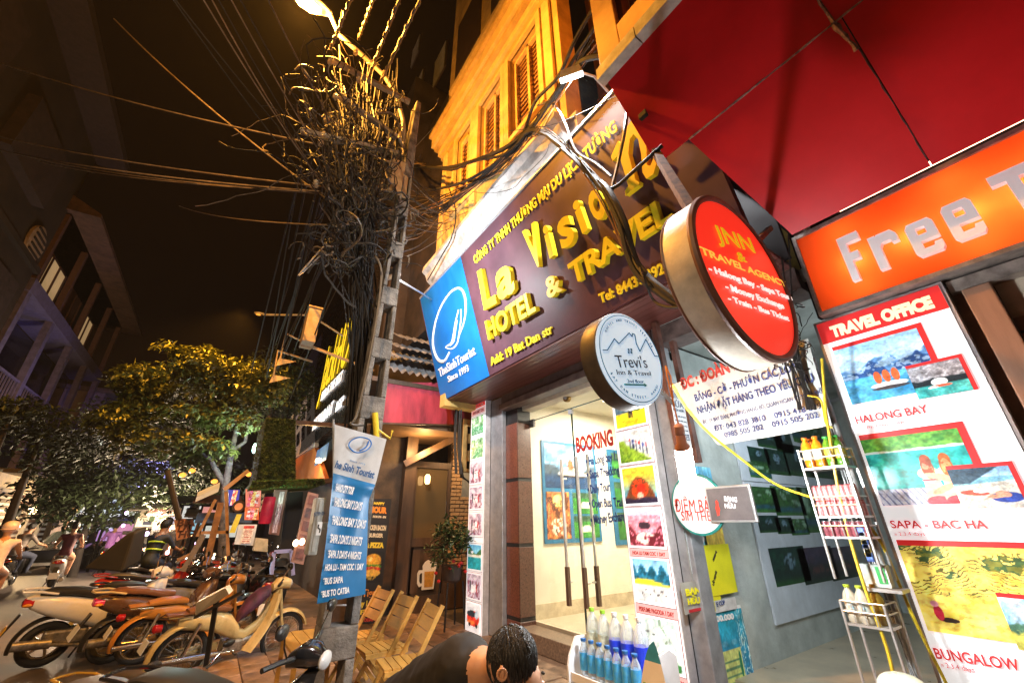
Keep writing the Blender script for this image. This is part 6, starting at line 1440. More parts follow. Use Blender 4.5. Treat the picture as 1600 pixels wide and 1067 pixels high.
BKB = mat('black_bike_paint', (.015,.014,.014), .15, var=.1, coat=.8); REDB = mat('red_bike_paint', (.30,.02,.02), .2, var=.1, coat=.7); PNK = mat('pink_tail_lens', (.75,.05,.20), .2, var=0); YPL = mat('yellow_plate', (.75,.42,.03), .5, var=.1)
ORB = mat('orange_bike_paint', (.50,.20,.03), .3, var=.15, coat=.4); BRB = mat('bronze_paint', (.12,.06,.03), .25, coat=.5, var=.1); GRB = mat('grey_bike_paint', (.20,.20,.21), .3, coat=.4)
def place_bike(nm, lb, kind, x, y, deg, sc=.88, tilt=6, z=-.12, grp='parked motorbikes in the street', **k):
    t = thing(nm, lb, 'motorbike', (x, y, z), grp)
    (scooter if kind == 's' else cub)(t, **k)
    t.rotation_euler = (R_(tilt), 0, R_(deg)); t.scale = (sc, sc, sc)
    return t
# rear-axle positions on the ground
w0 = UZ(55,1043,-.12); place_bike('parked_scooter', 'white scooter with a yellow number plate, first of the parked row', 's', w0[0], w0[1], 12, .95, body=WHB, acc=WHB, seatm=SEAT, plate=YPL)
w1 = UZ(160,1040,-.12); place_bike('parked_scooter', 'dark scooter with a pink tail lens behind the white one', 's', w1[0], w1[1]+.1, 18, .92, body=BRB, acc=mat('cream_rail', (.70,.55,.30), .4), seatm=SEATB, tail=PNK)
w2 = UZ(212,1045,-.12); place_bike('parked_motorbike', 'orange seated old motorbike between the dark scooter and the cream one', 'c', w2[0]-.05, w2[1]+.25, 15, .9, body=ORB, seatm=mat('orange_seat_vinyl', (.42,.17,.03), .4, var=.15), boot=False)
w3 = UZ(268,1068,-.12); place_bike('parked_motorbike', 'cream step-through motorbike with rusty chrome and a purple bag', 'c', w3[0], w3[1], 16, .92, tilt=5, body=CRB, seatm=SEATB, boot=True)
# black scooter close by, handlebars under the banner
b0 = place_bike('parked_scooter', 'black scooter in the foreground with its handlebars by the pole', 's', .02, 3.45, -38, .80, tilt=4, z=-.02, body=BKB, acc=BKB, seatm=SEAT)
f0 = thing('parked_motorbike', 'nearest motorbike, only its long dark seat and gold trim showing', 'motorbike', (-.15, 3.55, -.12), 'parked motorbikes in the street')
s0 = UD(150,1062,3.0); s1 = UD(368,1062,2.75); dd = s1-s0; dd[2] = 0; ang = math.atan2(dd[1], dd[0])
f0.location = (s0[0], s0[1], -.12); 
scooter(f0, BRB, mat('gold_trim', (.75,.42,.05), .25, metal=.6), mat('grey_seat_vinyl', (.10,.09,.09), .4, var=.15)); f0.rotation_euler = (0,0,ang); f0.scale = (.86,.86,(s0[2]+.12)/.90)
# row further down the pavement
more = [(-.9,9.2,20,BKB,'black'),(-.25,9.0,14,GRB,'grey'),(.25,9.6,25,BKB,'black'),(-1.1,10.8,12,REDB,'red'),(-.4,11.2,18,WHB,'white'),(.5,10.6,30,BKB,'black'),(-.9,12.8,15,BKB,'black'),(-.1,13.2,20,GRB,'grey'),(.6,12.6,10,REDB,'red')]
prs = {}
desc = ['black scooter just behind the white one','grey scooter behind the orange seated motorbike','second black scooter, right behind the cream motorbike','red scooter farther down the parked row','white scooter farther down the parked row','black scooter below the stall frame','black scooter near the far end of the parked row','grey scooter near the far end of the parked row','red scooter near the stall signs']
for i, (x, y, dg, bm, cn) in enumerate(more):
    if cn not in prs:
        t = place_bike('parked_scooter', desc[i], 's', x, y, dg, .9, body=bm, acc=bm, seatm=SEAT); prs[cn] = t
    else:
        t = copy_tree(prs[cn]); t['label'] = desc[i]; t.location = (x, y, -.12); t.rotation_euler = (R_(6),0,R_(dg))
# scooter seen from behind under the lilac frame
rl = UZ(436,925,.0)
t = place_bike('parked_scooter', 'small red tailed scooter seen from behind under the lilac frame', 's', 1.0, 7.9, 78, .85, 0, z=0., body=BLKP, acc=BLKP, seatm=SEAT)
lf = thing('lilac_arch', 'pale lilac arch frame around the small red tailed scooter', 'frame', (1.0,7.9,0))
LIL = mat('lilac_paint', (.30,.32,.62), .45, var=.1)
Q = [UY(x, y, 7.75) for x, y in ((424,900),(428,862),(455,860),(458,898))]
for a, b in ((Q[0],Q[1]),(Q[1],Q[2]),(Q[2],Q[3])): MB().bar(a, b, .05).build('frame_bar', LIL, lf)

# cream sign panel on a black post
sp = thing('tilted_sign_stand', 'tilted cream sign panel on a black post in front of the cream motorbike', 'sign', UD(312,1060,3.6))
Pp = lambda x, y, f=3.45: UD(x, y, f)
a,b,c_,d_ = Pp(305,962,3.6),Pp(358,928,3.3),Pp(352,918,3.3),Pp(306,942,3.6)
MB().hexa([a,b,b+AF*.05,a+AF*.05],[d_,c_,c_+AF*.05,d_+AF*.05]).build('sign_panel', mat('cream_panel_paint', (.72,.60,.42), .45, var=.15), sp)
MB().bar(a-AU*.012+AR*.0, Pp(380,920,3.2)-AU*.02, .022).build('panel_edge', BLKP, sp)
MB().bar(Pp(338,940,3.45), Pp(316,1075,3.45), .035).build('post', BLKP, sp)

# ================================================================== PEOPLE
SKIN = mat('skin', (.46,.24,.14), .5, var=.12, vs=8); SKINL = mat('skin_light', (.52,.30,.19), .5, var=.1)
HAIR = mat('black_hair', (.008,.007,.006), .50, var=.3, vs=30, stretch=(3,3,.6), bump=.5, bs=90, spec=.6)
def skin_body(name, J, edges, mats, parent, sub=2):
    """J: name -> (xyz, radius, material index); one continuous skinned surface, faces take the material of the nearest joint"""
    off = np.array(rootloc(parent)); p = MB()
    R1 = lambda r: (r if not hasattr(r, '__len__') else sum(r)/len(r))
    for k in J:
        r = R1(J[k][1]); p.blob(J[k][0], r, r, r, 14, 10)
    for a, b in edges:
        A, B = np.array(J[a][0], float), np.array(J[b][0], float); ra, rb = R1(J[a][1]), R1(J[b][1])
        p.tube([A, A*.67+B*.33, A*.33+B*.67, B], [ra, ra*.67+rb*.33, ra*.33+rb*.67, rb], 16)
    o = p.build(name, None, None); o.data.transform(Matrix.Translation([-float(v) for v in off]))
    md = o.modifiers.new('r', 'REMESH'); md.mode = 'VOXEL'; md.voxel_size = .011 if sub == 2 else .022; md.use_smooth_shade = True
    sm_ = o.modifiers.new('sm', 'SMOOTH'); sm_.factor = .6; sm_.iterations = 9 if sub == 2 else 5
    if sub == 2:
        tx_ = bpy.data.textures.new('folds', 'CLOUDS'); tx_.noise_scale = .13; dd_ = o.modifiers.new('f', 'DISPLACE'); dd_.texture = tx_; dd_.strength = .022; dd_.mid_level = .5
    m2 = bpy.data.meshes.new_from_object(o.evaluated_get(bpy.context.evaluated_depsgraph_get()))
    bpy.data.objects.remove(o)
    for m_ in mats: m2.materials.append(m_)
    segs = [(np.array(J[a][0])-off, np.array(J[b][0])-off, J[b][2]) for a, b in edges]
    for p in m2.polygons:
        c = np.array(p.center); best = 1e9
        for a, b, mi in segs:
            d = b-a; t = np.clip(((c-a)@d)/(d@d+1e-9), 0, 1); q = np.linalg.norm(c-a-d*t)
            if q < best: best = q; p.material_index = mi
        p.use_smooth = True
    o = bpy.data.objects.new(name, m2); COL.objects.link(o); o.parent = parent
    return o
def head_parts(t, c, fw, up, s=1., hair=True, helmet=None):
    """ears, nose, eyes, mouth and hair for a head of half height .115 at c"""
    c, fw, up = (np.array(q, float) for q in (c, fw, up)); fw /= np.linalg.norm(fw); sd = np.cross(up, fw); sd /= np.linalg.norm(sd); up = np.cross(fw, sd)
    M_ = Matrix(((fw[0],sd[0],up[0],c[0]),(fw[1],sd[1],up[1],c[1]),(fw[2],sd[2],up[2],c[2]),(0,0,0,1)))
    for q in (-1,1): MB().blob((-.005,q*.078*s,-.01*s), .018*s,.010*s,.030*s, 8, 6).xf(M_).build('ear', SKIN, t, smooth=True)
    MB().blob((.098*s,0,-.015*s), .02*s,.014*s,.026*s, 8, 6).xf(M_).build('nose', SKIN, t, smooth=True)
    for q in (-1,1): MB().blob((.088*s,q*.032*s,.012*s), .008*s,.014*s,.007*s, 8, 5).xf(M_).build('eye', BKP, t, smooth=True)
    MB().blob((.088*s,0,-.055*s), .008*s,.024*s,.006*s, 8, 5).xf(M_).build('mouth', mat('lip', (.30,.10,.08), .5), t, smooth=True)
    if hair:
        p = MB().blob((-.012*s,0,.03*s), .108*s,.092*s,.112*s, 20, 14)
        p.v = [tuple(v) if not (v[0] > .03*s and v[2] < .06*s) else (.03*s, v[1]*.93, max(v[2], .0)) for v in p.v]
        p.xf(M_).build('hair', HAIR, t, smooth=True)
    if helmet:
        MB().blob((-.005*s,0,.045*s), .135*s,.125*s,.115*s, 18, 12).xf(M_).build('helmet', helmet, t, smooth=True)
        MB().lathe([(.135*s,0),(.150*s,-.004),(.13*s,-.012)], (0,0,0), Z_, 20).xf(M_).build('helmet_brim', helmet, t, smooth=True)
HEADJ = lambda c, up, fw: None
# --- the bent man in black, bottom centre
man = thing('person', 'man in a black T-shirt bending down on the pavement, black hair towards the camera', 'person', (1.0, 2.3, 0))
hc = UD(800,1034,1.62)                       # head centre
neck = UD(768,1046,1.68); chest = UD(726,1046,1.78); mid = UD(672,1088,1.95); pel = np.array([.92,2.78,.36])
BLT = mat('black_tshirt', (.007,.006,.006), .8, var=.25, vs=6, bump=.25, bs=7); DNM = mat('dark_shorts', (.03,.035,.05), .8, var=.3)
upb = UD(728,1022,1.78)
sR = chest+np.array([.05,-.15,-.09]); sL = chest+np.array([-.02,.15,-.06])
J = {'pel':(pel,.15,1), 'waist':(pel+(mid-pel)*.55+Z_*.06,.135,0), 'mid':(mid+Z_*.03,.145,0), 'chest':(chest,.14,0), 'neck0':(chest+(neck-chest)*.72,.085,0), 'neck':(neck+(hc-neck)*.25,.056,2), 'head':(hc+np.array([-.02,0,.0]),.085,2), 'face':(hc+np.array([.045,-.02,-.055]),.072,2),
     'sR':(sR,.07,0), 'eR':(sR+np.array([.12,-.10,-.24]),.045,2), 'wR':(sR+np.array([.26,.02,-.42]),.032,2), 'hR':(sR+np.array([.30,.05,-.48]),.034,2),
     'sL':(sL,.07,0), 'eL':(sL+np.array([.10,.02,-.28]),.045,2), 'wL':(sL+np.array([.22,-.04,-.46]),.032,2), 'hL':(sL+np.array([.25,-.05,-.53]),.034,2),
     'kR':(pel+np.array([.30,-.24,.12]),.075,1), 'aR':(pel+np.array([.10,-.26,-.29]),.045,2), 'tR':(pel+np.array([.30,-.28,-.32]),.04,3),
     'kL':(pel+np.array([.34,.12,.12]),.075,1), 'aL':(pel+np.array([.14,.18,-.29]),.045,2), 'tL':(pel+np.array([.34,.18,-.32]),.04,3)}
E_ = [('pel','waist'),('waist','mid'),('mid','chest'),('chest','neck0'),('neck0','neck'),('neck','head'),('head','face'),('chest','sR'),('sR','eR'),('eR','wR'),('wR','hR'),('chest','sL'),('sL','eL'),('eL','wL'),('wL','hL'),('pel','kR'),('kR','aR'),('aR','tR'),('pel','kL'),('kL','aL'),('aL','tL')]
skin_body('body', J, E_, [BLT, DNM, SKIN, BLKP], man)
for h_, s_ in (('hR',1),('hL',-1)):
    c0_ = np.array(J[h_][0])
    for k in range(4): MB().tube([c0_+np.array([.01,(k-1.5)*.018,-.01]), c0_+np.array([.05,(k-1.5)*.020,-.035]), c0_+np.array([.07-.004*abs(k-1.5),(k-1.5)*.019,-.07])], [.010,.009,.007], 7).build('finger', SKIN, man, smooth=True)
    MB().tube([c0_+np.array([-.01,-s_*.02,0]), c0_+np.array([.02,-s_*.055,-.02]), c0_+np.array([.045,-s_*.05,-.045])], [.012,.010,.008], 7).build('thumb', SKIN, man, smooth=True)
# hair: a cap of many fine locks combed down from the crown
crown = hc+np.array([-.02,.03,.075]); hcap = MB(); g = random.Random(8)
hb_ = MB().blob((0,0,0), .098,.092,.108, 24, 16); hb_.v = [tuple(hc+np.array([.0,.0,.012])+np.array(v)) for v in hb_.v]; hb_.build('hair', HAIR, man, smooth=True)
hs = MB()
for i in range(900):
    u = g.gauss(0,1), g.gauss(0,1), g.gauss(.4,1); d = np.array(u); d /= np.linalg.norm(d)
    if d[2] < -.45: continue
    P = []
    for k in range(4):
        e = d+np.array([.0,-.0,-1])*k*.17+np.array([.25,-.1,0])*k*.12; e /= np.linalg.norm(e); P.append(hc+np.array([0,0,.012])+e*np.array([.101,.095,.111])*(1+.012*math.sin(i)+.008*k*(3-k)))
    hs.tube(P, [.0045,.004,.003,.001], 4, False)
hs.build('hair_locks', HAIR, man, kind='stuff', smooth=True)
er = UD(784,1052,1.52); MB().blob(er, .010,.016,.026, 10, 8).build('ear', SKIN, man, smooth=True); MB().torus(er+np.array([-.004,-.008,0]), (-.5,-1,0), .017, .005, 14, 6).build('ear_fold', SKIN, man, smooth=True)
nb_ = np.array(J['face'][0]); MB().blob(nb_+np.array([.07,-.02,-.03]), .018,.014,.02, 8, 6).build('nose', SKIN, man, smooth=True)
for q in (-1,1): MB().blob(nb_+np.array([.055,q*.03-.02,.02]), .006,.012,.006, 8, 5).build('eye', BKP, man, smooth=True)

def simple_person(lb, x, y, z, deg, top, low, pose='stand', hair=True, helmet=None, sc=1., grp=None, bare=False, cat='person'):
    t = thing('person', lb, cat, (0,0,0), grp)
    tm, lm = top, low
    if pose == 'stand':
        J = {'pel':((0,0,.92),.125,1),'waist':((0,0,1.08),.115,0),'chest':((0,0,1.32),.13,0),'neck':((.01,0,1.50),.052,2),'head':((.02,0,1.62),.082,2),'face':((.035,0,1.585),.07,2)}
        for n_, s in (('R',-1),('L',1)):
            J.update({'s'+n_:((0,s*.17,1.40),.06,0),'e'+n_:((.0,s*.22,1.12),.042,2 if bare else 0),'w'+n_:((.08,s*.22,.90),.03,2),'h'+n_:((.11,s*.21,.82),.032,2),'k'+n_:((.04*s,s*.10,.50),.065,1),'a'+n_:((-.02+.10*s,s*.10,.08),.045,1),'t'+n_:((.12+.10*s,s*.11,.03),.04,3)})
    else:   # riding
        J = {'pel':((0,0,.90),.14,1),'waist':((.04,0,1.05),.125,0),'chest':((.10,0,1.28),(.13,.165),0),'neck':((.15,0,1.45),.052,2),'head':((.18,0,1.57),.082,2),'face':((.20,0,1.54),.07,2)}
        for n_, s in (('R',-1),('L',1)):
            J.update({'s'+n_:((.10,s*.18,1.35),.06,0),'e'+n_:((.26,s*.26,1.15),.042,2 if bare else 0),'w'+n_:((.46,s*.28,1.08),.03,2),'h'+n_:((.53,s*.28,1.07),.032,2),'k'+n_:((.42,s*.17,.78),.07,2 if bare else 1),'a'+n_:((.36,s*.16,.38),.045,2 if bare else 1),'t'+n_:((.52,s*.16,.34),.04,3)})
    E_ = [('pel','waist'),('waist','chest'),('chest','neck'),('neck','head'),('head','face')]
    for n_ in 'RL': E_ += [('chest','s'+n_),('s'+n_,'e'+n_),('e'+n_,'w'+n_),('w'+n_,'h'+n_),('pel','k'+n_),('k'+n_,'a'+n_),('a'+n_,'t'+n_)]
    skin_body('body', J, E_, [tm, lm, SKIN, BLKP], t, 1)
    hd = J['head'][0]; head_parts(t, (hd[0]+.005,0,hd[2]+.01), (1,0,0), (0,0,1), 1, hair and not helmet, helmet)
    for n_, s in (('R',-1),('L',1)):
        c0_ = np.array(J['h'+n_][0])
        for k in range(4): MB().tube([c0_+np.array([.005,(k-1.5)*.016,-.01]), c0_+np.array([.03,(k-1.5)*.016,-.035]), c0_+np.array([.03,(k-1.5)*.015,-.06])], [.009,.008,.006], 5).build('finger', SKIN, t, smooth=True)
        MB().tube([c0_+np.array([0,-s*.02,0]), c0_+np.array([.025,-s*.04,-.03])], [.011,.008], 5).build('thumb', SKIN, t, smooth=True)
    t.location = (x, y, z); t.rotation_euler[2] = R_(deg); t.scale = (sc,)*3
    return t
PEA = mat('peach_shirt', (.85,.70,.70), .7, var=.15, bump=.1); NAV = mat('navy_vest', (.02,.035,.075), .7, var=.2); MRN = mat('maroon_top', (.12,.02,.03), .7, var=.2)
GRS = mat('grey_shirt', (.22,.18,.15), .8, var=.3); JEAN = mat('dark_jeans', (.04,.05,.09), .8, var=.3); PKH = mat('pale_pink_helmet', (.85,.70,.70), .3, coat=.5); LIM = mat('lime_band', (.55,.75,.05), .5, es=.25, emis=(.55,.75,.05))
gr = UZ(12,915,-.12)
k_ = 4.3/np.linalg.norm(gr[:2])
# rider cut by the left edge
lx, ly = UD(-10,880,7.2)[:2]
rb = place_bike('moving_scooter', 'scooter under the rider at the left edge of the street', 's', lx-.1, ly+.2, 100, .95, 0, grp='riders in the street', body=WHB, acc=BKB, seatm=SEAT)
simple_person('rider in a peach shirt and pale helmet at the left edge', lx-.15, ly+.6, -.12, 100, PEA, JEAN, 'ride', helmet=PKH, bare=True, sc=.98)
# rider seen from behind
rx, ry = UZ(90,905,-.12)[:2]; rx, ry = rx*.72, ry*.72
rx, ry = UD(92,880,11.0)[:2]
place_bike('moving_scooter', 'scooter with a white number plate carrying the rider in maroon', 's', rx, ry, 98, .95, 0, grp='riders in the street', body=WHB, acc=BKB, seatm=SEAT)
simple_person('rider in a maroon top with bare legs seen from behind', rx-.03, ry+.42, -.12, 98, MRN, JEAN, 'ride', bare=True)
dx_, dy_ = UD(212,870,8.2)[:2]
place_bike('moving_scooter', 'dark scooter under the courier in the navy vest', 's', dx_, dy_, 60, .9, 0, grp='riders in the street', body=BKB, acc=BKB, seatm=SEAT)
dp = simple_person('courier in a navy vest with two lime bands, seen from behind', dx_+.2, dy_+.35, -.12, 60, NAV, JEAN, 'ride')
for z in (1.10,1.24): MB().lathe([(.155,0),(.16,.012),(.155,.024)], (.04+.25*(z-1.05),0,z), (0.2,0,1), 20).build('lime_band', LIM, dp, local=True)
q = UD(168,872,8.0)
cv = thing('black_cover', 'black sloping cover sheet left of the courier', 'cover', q)
a,b,c_,d_ = UD(128,889,7.6),UD(190,895,7.6),UD(210,832,8.0),UD(196,835,8.0)
MB().hexa([a,b,b+AF*.4,a+AF*.6],[d_,c_,c_+AF*.3,d_+AF*.3]).build('cover_sheet', mat('black_cloth', (.010,.009,.010), .8, var=.3, bump=.2, bs=5), cv, bevel=.04)
px_, py_ = UD(248,865,9.5)[:2]
simple_person('pedestrian in grey clothes walking between the parked bikes', px_, py_, -.12, 80, GRS, GRS, 'stand')
for i, (x, y, f, tp, pose, lb) in enumerate(((30,850,12,GRS,'ride','rider in a grey shirt farther down the left lane'),(172,850,15,mat('violet_top', (.30,.12,.42), .7),'ride','rider in a violet top deep in the street'),(186,845,19,mat('pink_top', (.6,.2,.35), .7),'stand','pedestrian in pink deep in the street'),
                                  (228,850,17,mat('white_top', (.6,.58,.55), .7),'stand','pedestrian in white by the far trees'),(262,850,15,MRN,'stand','pedestrian in dark red behind the stall frame'),(118,848,22,GRS,'ride','small rider in grey at the bright end of the road'),
                                  (206,846,24,PEA,'stand','tiny pedestrian in peach near the vanishing point'),(275,852,13,GRS,'stand','pedestrian in grey beside the orange hanging sign'))):
    x_, y_ = UD(x, y, f)[:2]
    simple_person(lb, x_, y_, -.12, 90+(i*37) % 60-30, tp, JEAN, pose)
    if pose == 'ride': place_bike('moving_scooter', ['scooter of the rider in the grey shirt','scooter of the rider in violet','','','','scooter of the small far rider'][i] or 'far scooter', 's', x_+.02, y_-.35, 92, .95, 0, grp='riders in the street', body=BKB, acc=BKB, seatm=SEAT)
# oncoming car with one lamp showing
cx, cy = UD(78,850,15.5)[:2]
car = thing('oncoming_car', 'dark car with a bright oval headlamp coming up the left lane', 'car', (cx, cy, -.12))
CARP = mat('dark_car_paint', (.03,.032,.035), .2, coat=.8, var=.05)
MB().loft([(-.05,0,.50,.60,.12),(.05,0,.55,.80,.24),(.9,0,.66,.86,.30),(1.4,0,.72,.86,.32),(3.2,0,.72,.86,.32),(4.0,0,.66,.82,.28),(4.2,0,.6,.7,.2)], 24, 4).build('body', CARP, car, smooth=True, local=True)
MB().loft([(1.0,0,.95,.66,.04),(1.7,0,1.18,.64,.26),(2.9,0,1.20,.64,.27),(3.7,0,1.0,.66,.06)], 24, 4).build('cabin', mat('dark_car_glass', (.03,.04,.045), .06, coat=.8), car, smooth=True, local=True)
HL_ = mat('lit_headlamp', (1,1,.9), .3, var=0, emis=(1,.86,.62), es=9)
for s in (-1,1):
    MB().blob((.06,s*.62,.62), .05,.16,.08, 14, 8).build('headlight', HL_, car, smooth=True, local=True)
    for x in (.75,3.4):
        MB().lathe([(.2,-.09),(.32,-.08),(.32,.08),(.2,.09)], (x,s*.78,.32), (0,1,0), 22).build('wheel', TYRE, car, smooth=True, local=True)
MB().box((-.08,-.5,.34),(.0,.5,.46)).build('grille', BLKP, car, local=True, bevel=.02)
MB().box((-.10,-.25,.27),(-.08,.25,.37)).build('number_plate', PLATE, car, local=True)
car.rotation_euler[2] = R_(84)
lamp('headlamp_light', 'SPOT', (cx+.4, cy-.25, .5), 12, (1,.85,.6), .08, (cx+1.2,cy-6,-.1), 80, .5)
hx = UD(146,840,20); tag(MB().blob(hx, .16,.12,.14, 12, 8).build('headlamp', mat('lit_far_headlamp', (1,.9,.7), .3, var=0, emis=(1,.80,.50), es=40), smooth=True), 'dazzling headlamp of a motorbike deep in the street', 'lamp')
lamp('far_headlamp_light', 'SPOT', hx-AF*.3, 600, (1,.78,.5), .12, UZ(150,900,-.12), 70, .6)

# ================================================================== BOTTLES, STANDS AND RACKS ON THE RIGHT
PET = bpy.data.materials.new('clear_bottle'); PET.use_nodes = True; _n = PET.node_tree.nodes; _l = PET.node_tree.links; _n.remove(_n['Principled BSDF'])
tr = _n.new('ShaderNodeBsdfTransparent'); tr.inputs[0].default_value = (.80,.86,.90,1); gl_ = _n.new('ShaderNodeBsdfPrincipled'); gl_.inputs['Base Color'].default_value = (.75,.82,.86,1); gl_.inputs['Roughness'].default_value = .12; gl_.inputs['Specular IOR Level'].default_value = .9
lw = _n.new('ShaderNodeLayerWeight'); lw.inputs[0].default_value = .45; mr_ = _n.new('ShaderNodeMapRange'); mr_.inputs['To Min'].default_value = .22; mr_.inputs['To Max'].default_value = .85; _l.new(lw.outputs['Facing'], mr_.inputs['Value'])
ms = _n.new('ShaderNodeMixShader'); _l.new(mr_.outputs[0], ms.inputs[0]); _l.new(tr.outputs[0], ms.inputs[1]); _l.new(gl_.outputs[0], ms.inputs[2]); _l.new(ms.outputs[0], _n['Material Output'].inputs[0])
def bottle(lb, h, r, m, lab_m, cap_m, grp, big=False, band=(.25,.55)):
    t = thing('water_bottle' if m is PET else 'drink_bottle', lb, 'bottle', (0,0,0), grp)
    MB().lathe([(r*.8,0),(r,.012),(r,h*.22),(r*.93,h*.24),(r,h*.27),(r,h*.62),(r*.80,h*.76),(r*.42,h*.88),(.014,h*.90),(.014,h*.94)], (0,0,0), Z_, 16).build('bottle_body', m, t, smooth=True, local=True)
    MB().lathe([(r*1.015,h*band[0]),(r*1.02,h*band[1])], (0,0,0), Z_, 16).build('bottle_label', lab_m, t, smooth=True, local=True)
    MB().lathe([(.017,h*.93),(.018,h*.94),(.018,h),(.015,h*1.005)], (0,0,0), Z_, 12).build('bottle_cap', cap_m, t, smooth=True, local=True)
    return t
BLL = mat('royal_blue_label', (.01,.03,.62), .4, var=.35, vs=40, col2=(.02,.06,.70)); AQL = mat('aqua_label', (.01,.22,.62), .4, var=.5, vs=45, col2=(.10,.42,.70)); CRL = mat('pale_label', (.62,.68,.55), .45, var=.3, vs=30); LGC = mat('lime_cap', (.30,.62,.04), .4); WHC = mat('white_cap', (.75,.75,.76), .4); BLC_ = mat('blue_cap', (.03,.16,.50), .4)
XB = 2.32
pos = [UX(924,950,XB), UX(941,953,XB), UX(959,957,XB), UX(977,959,XB), UX(997,962,XB)]
zt_ = sum(p[2] for p in pos)/5; hB = .30
lbs = ['large clear bottle with a lime cap at the far end of the stand','second large clear bottle with a lime cap','middle large clear bottle, white cap and blue label','fourth large clear bottle, white cap and blue label','nearest large clear bottle, white cap and blue label']
pa = bottle(lbs[0], hB, .044, PET, CRL, LGC, 'large water bottles on the stand'); pb = bottle(lbs[2], hB, .046, PET, BLL, WHC, 'large water bottles on the stand', band=(.06,.52))
five = [pa, copy_tree(pa), pb, copy_tree(pb), copy_tree(pb)]
for i, p in enumerate(pos):
    o = five[i]; o.location = (XB, p[1], zt_-hB); o['label'] = lbs[i]
s0_, s1_ = UX(911,996,XB-.12), UX(991,1021,XB-.12); zs_ = (s0_[2]+s1_[2])/2; hS = .21
names = ['first small blue labelled bottle, far end of the front row','second small blue labelled bottle in the front row','third small blue labelled bottle in the front row','fourth small blue labelled bottle, middle of the front row','fifth small blue labelled bottle in the front row','sixth small blue labelled bottle in the front row','last small blue labelled bottle beside the pennant card']
ps_ = bottle(names[0], hS, .030, PET, AQL, BLC_, 'small water bottles in the front row', band=(.22,.66))
for i in range(7):
    o = ps_ if i == 0 else copy_tree(ps_); y = s0_[1]+(s1_[1]-s0_[1])*i/6; o.location = (XB-.12, y, zs_-hS); o['label'] = names[i]
ds = thing('bottle_stand', 'white stepped plastic display stand holding water bottles', 'display stand', (XB, 2.2, 0))
WPL = mat('white_plastic', (.74,.76,.80), .35, var=.06)
ye, yn = s0_[1]+.07, s1_[1]-.10
MB().box((XB-.06,yn,zt_-hB-.02),(XB+.10,ye,zt_-hB)).build('upper_tier', WPL, ds, bevel=.004); MB().box((XB-.17,yn,zs_-hS-.02),(XB-.06,ye,zs_-hS)).build('lower_tier', WPL, ds, bevel=.004)
MB().box((XB-.185,yn,zs_-hS-.02),(XB-.172,ye,zs_-hS+.03)).build('front_lip', WPL, ds, bevel=.003)
for y in (ye, yn-.014):
    ring = [(XB-.20,.25),(XB-.20,zs_-hS+.06),(XB-.185,zs_-.10),(XB-.12,zs_-.0),(XB-.04,zt_-.16),(XB+.05,zt_-.14),(XB+.11,zt_-.18),(XB+.12,.25)]
    n = len(ring); v = [(x,y,z) for x,z in ring]+[(x,y+.014,z) for x,z in ring]
    MB().add(v, [tuple(range(n)), tuple(range(2*n-1,n-1,-1))]+[(i,n+i,n+(i+1)%n,(i+1)%n) for i in range(n)]).build('side_panel', WPL, ds)
MB().box((XB-.17,yn,.28),(XB+.10,ye,.30)).build('bottom_shelf', WPL, ds); MB().box((XB+.10,yn,.25),(XB+.112,ye,zt_-.2)).build('back_panel', WPL, ds)
for i in range(8):
    nm = thing('water_bottle', ['first','second','third','fourth','fifth','sixth','seventh','eighth'][i]+' bottle from the far end on the bottom shelf of the white stand', 'bottle', (0,0,0), 'bottles on the bottom shelf') if False else None
pk = bottle('pale bottle on the shelf below the small blue bottles', .20, .030, PET, CRL, WHC, 'bottles on the lower shelf of the stand')
for i in range(7):
    o = pk if i == 0 else copy_tree(pk); y = s0_[1]+(s1_[1]-s0_[1])*i/6; o.location = (XB-.12, y, zs_-hS-.27); o['label'] = ORD[i]+' pale bottle from the far end on the lower shelf of the white stand'
MB().box((XB-.17,yn,zs_-hS-.29),(XB-.03,ye,zs_-hS-.271)).build('middle_shelf', WPL, ds)
PCx = XB-.22; PCd = lambda x, y: UX(x, y, PCx)
pc_ = thing('pennant_card', 'pointed advertising card with a blue tip and green bottle shape beside the water stand', 'card', PCd(1015,1060))
tip = PCd(1021,1001); bl_ = PCd(1000,1068); br_ = PCd(1034,1075)
def curve_card(y0, y1, z0, z1, m, nm, off): 
    return None
yT, zT = tip[1], tip[2]; y0_, y1_ = bl_[1]+.03, br_[1]-.05; zb2 = bl_[2]-.12
f_ = lambda t: (yT+(y0_-yT)*(1-t)**.6*1.0, yT+(y1_-yT)*(1-t)**.6)     # edges as a function of height fraction
vs_ = []; K_ = 14
for j in range(K_+1):
    t = j/K_; a_, b_ = f_(t); z = zb2+(zT-zb2)*t; vs_ += [(PCx,a_,z),(PCx,b_,z)]
kk = K_-4
MB().add(vs_[:2*(kk+1)], [(2*j,2*j+1,2*j+3,2*j+2) for j in range(kk)]).build('card_white', mat('white_sheet_bright', (0,0,0)), pc_)
MB().add(vs_[2*kk:], [(2*j,2*j+1,2*j+3,2*j+2) for j in range(K_-kk)]).build('card_blue_tip', mat('cyan_card', (.05,.35,.60), .4), pc_)
MB().box((PCx+.002,y1_,zb2-.02),(PCx+.012,y0_,zb2)).build('card_foot', WPL, pc_)
c0_ = PCd(1006,1066); MB().loft([(0,0,0,.026,.03),(.0+.001,0,0,.026,.03)], 10).build('x', None) if False else None
poly_shape([[(0,0),(1,0),(1,1.4),(.7,2.0),(.6,2.3),(.4,2.3),(.3,2.0),(0,1.4)]], (PCx-.004,c0_[1]+.02,zb2), -Y_, Z_, .003, mat('green_card_print', (.15,.42,.03), .4), pc_, 'green_bottle_shape', sx=.06, sy=.06)

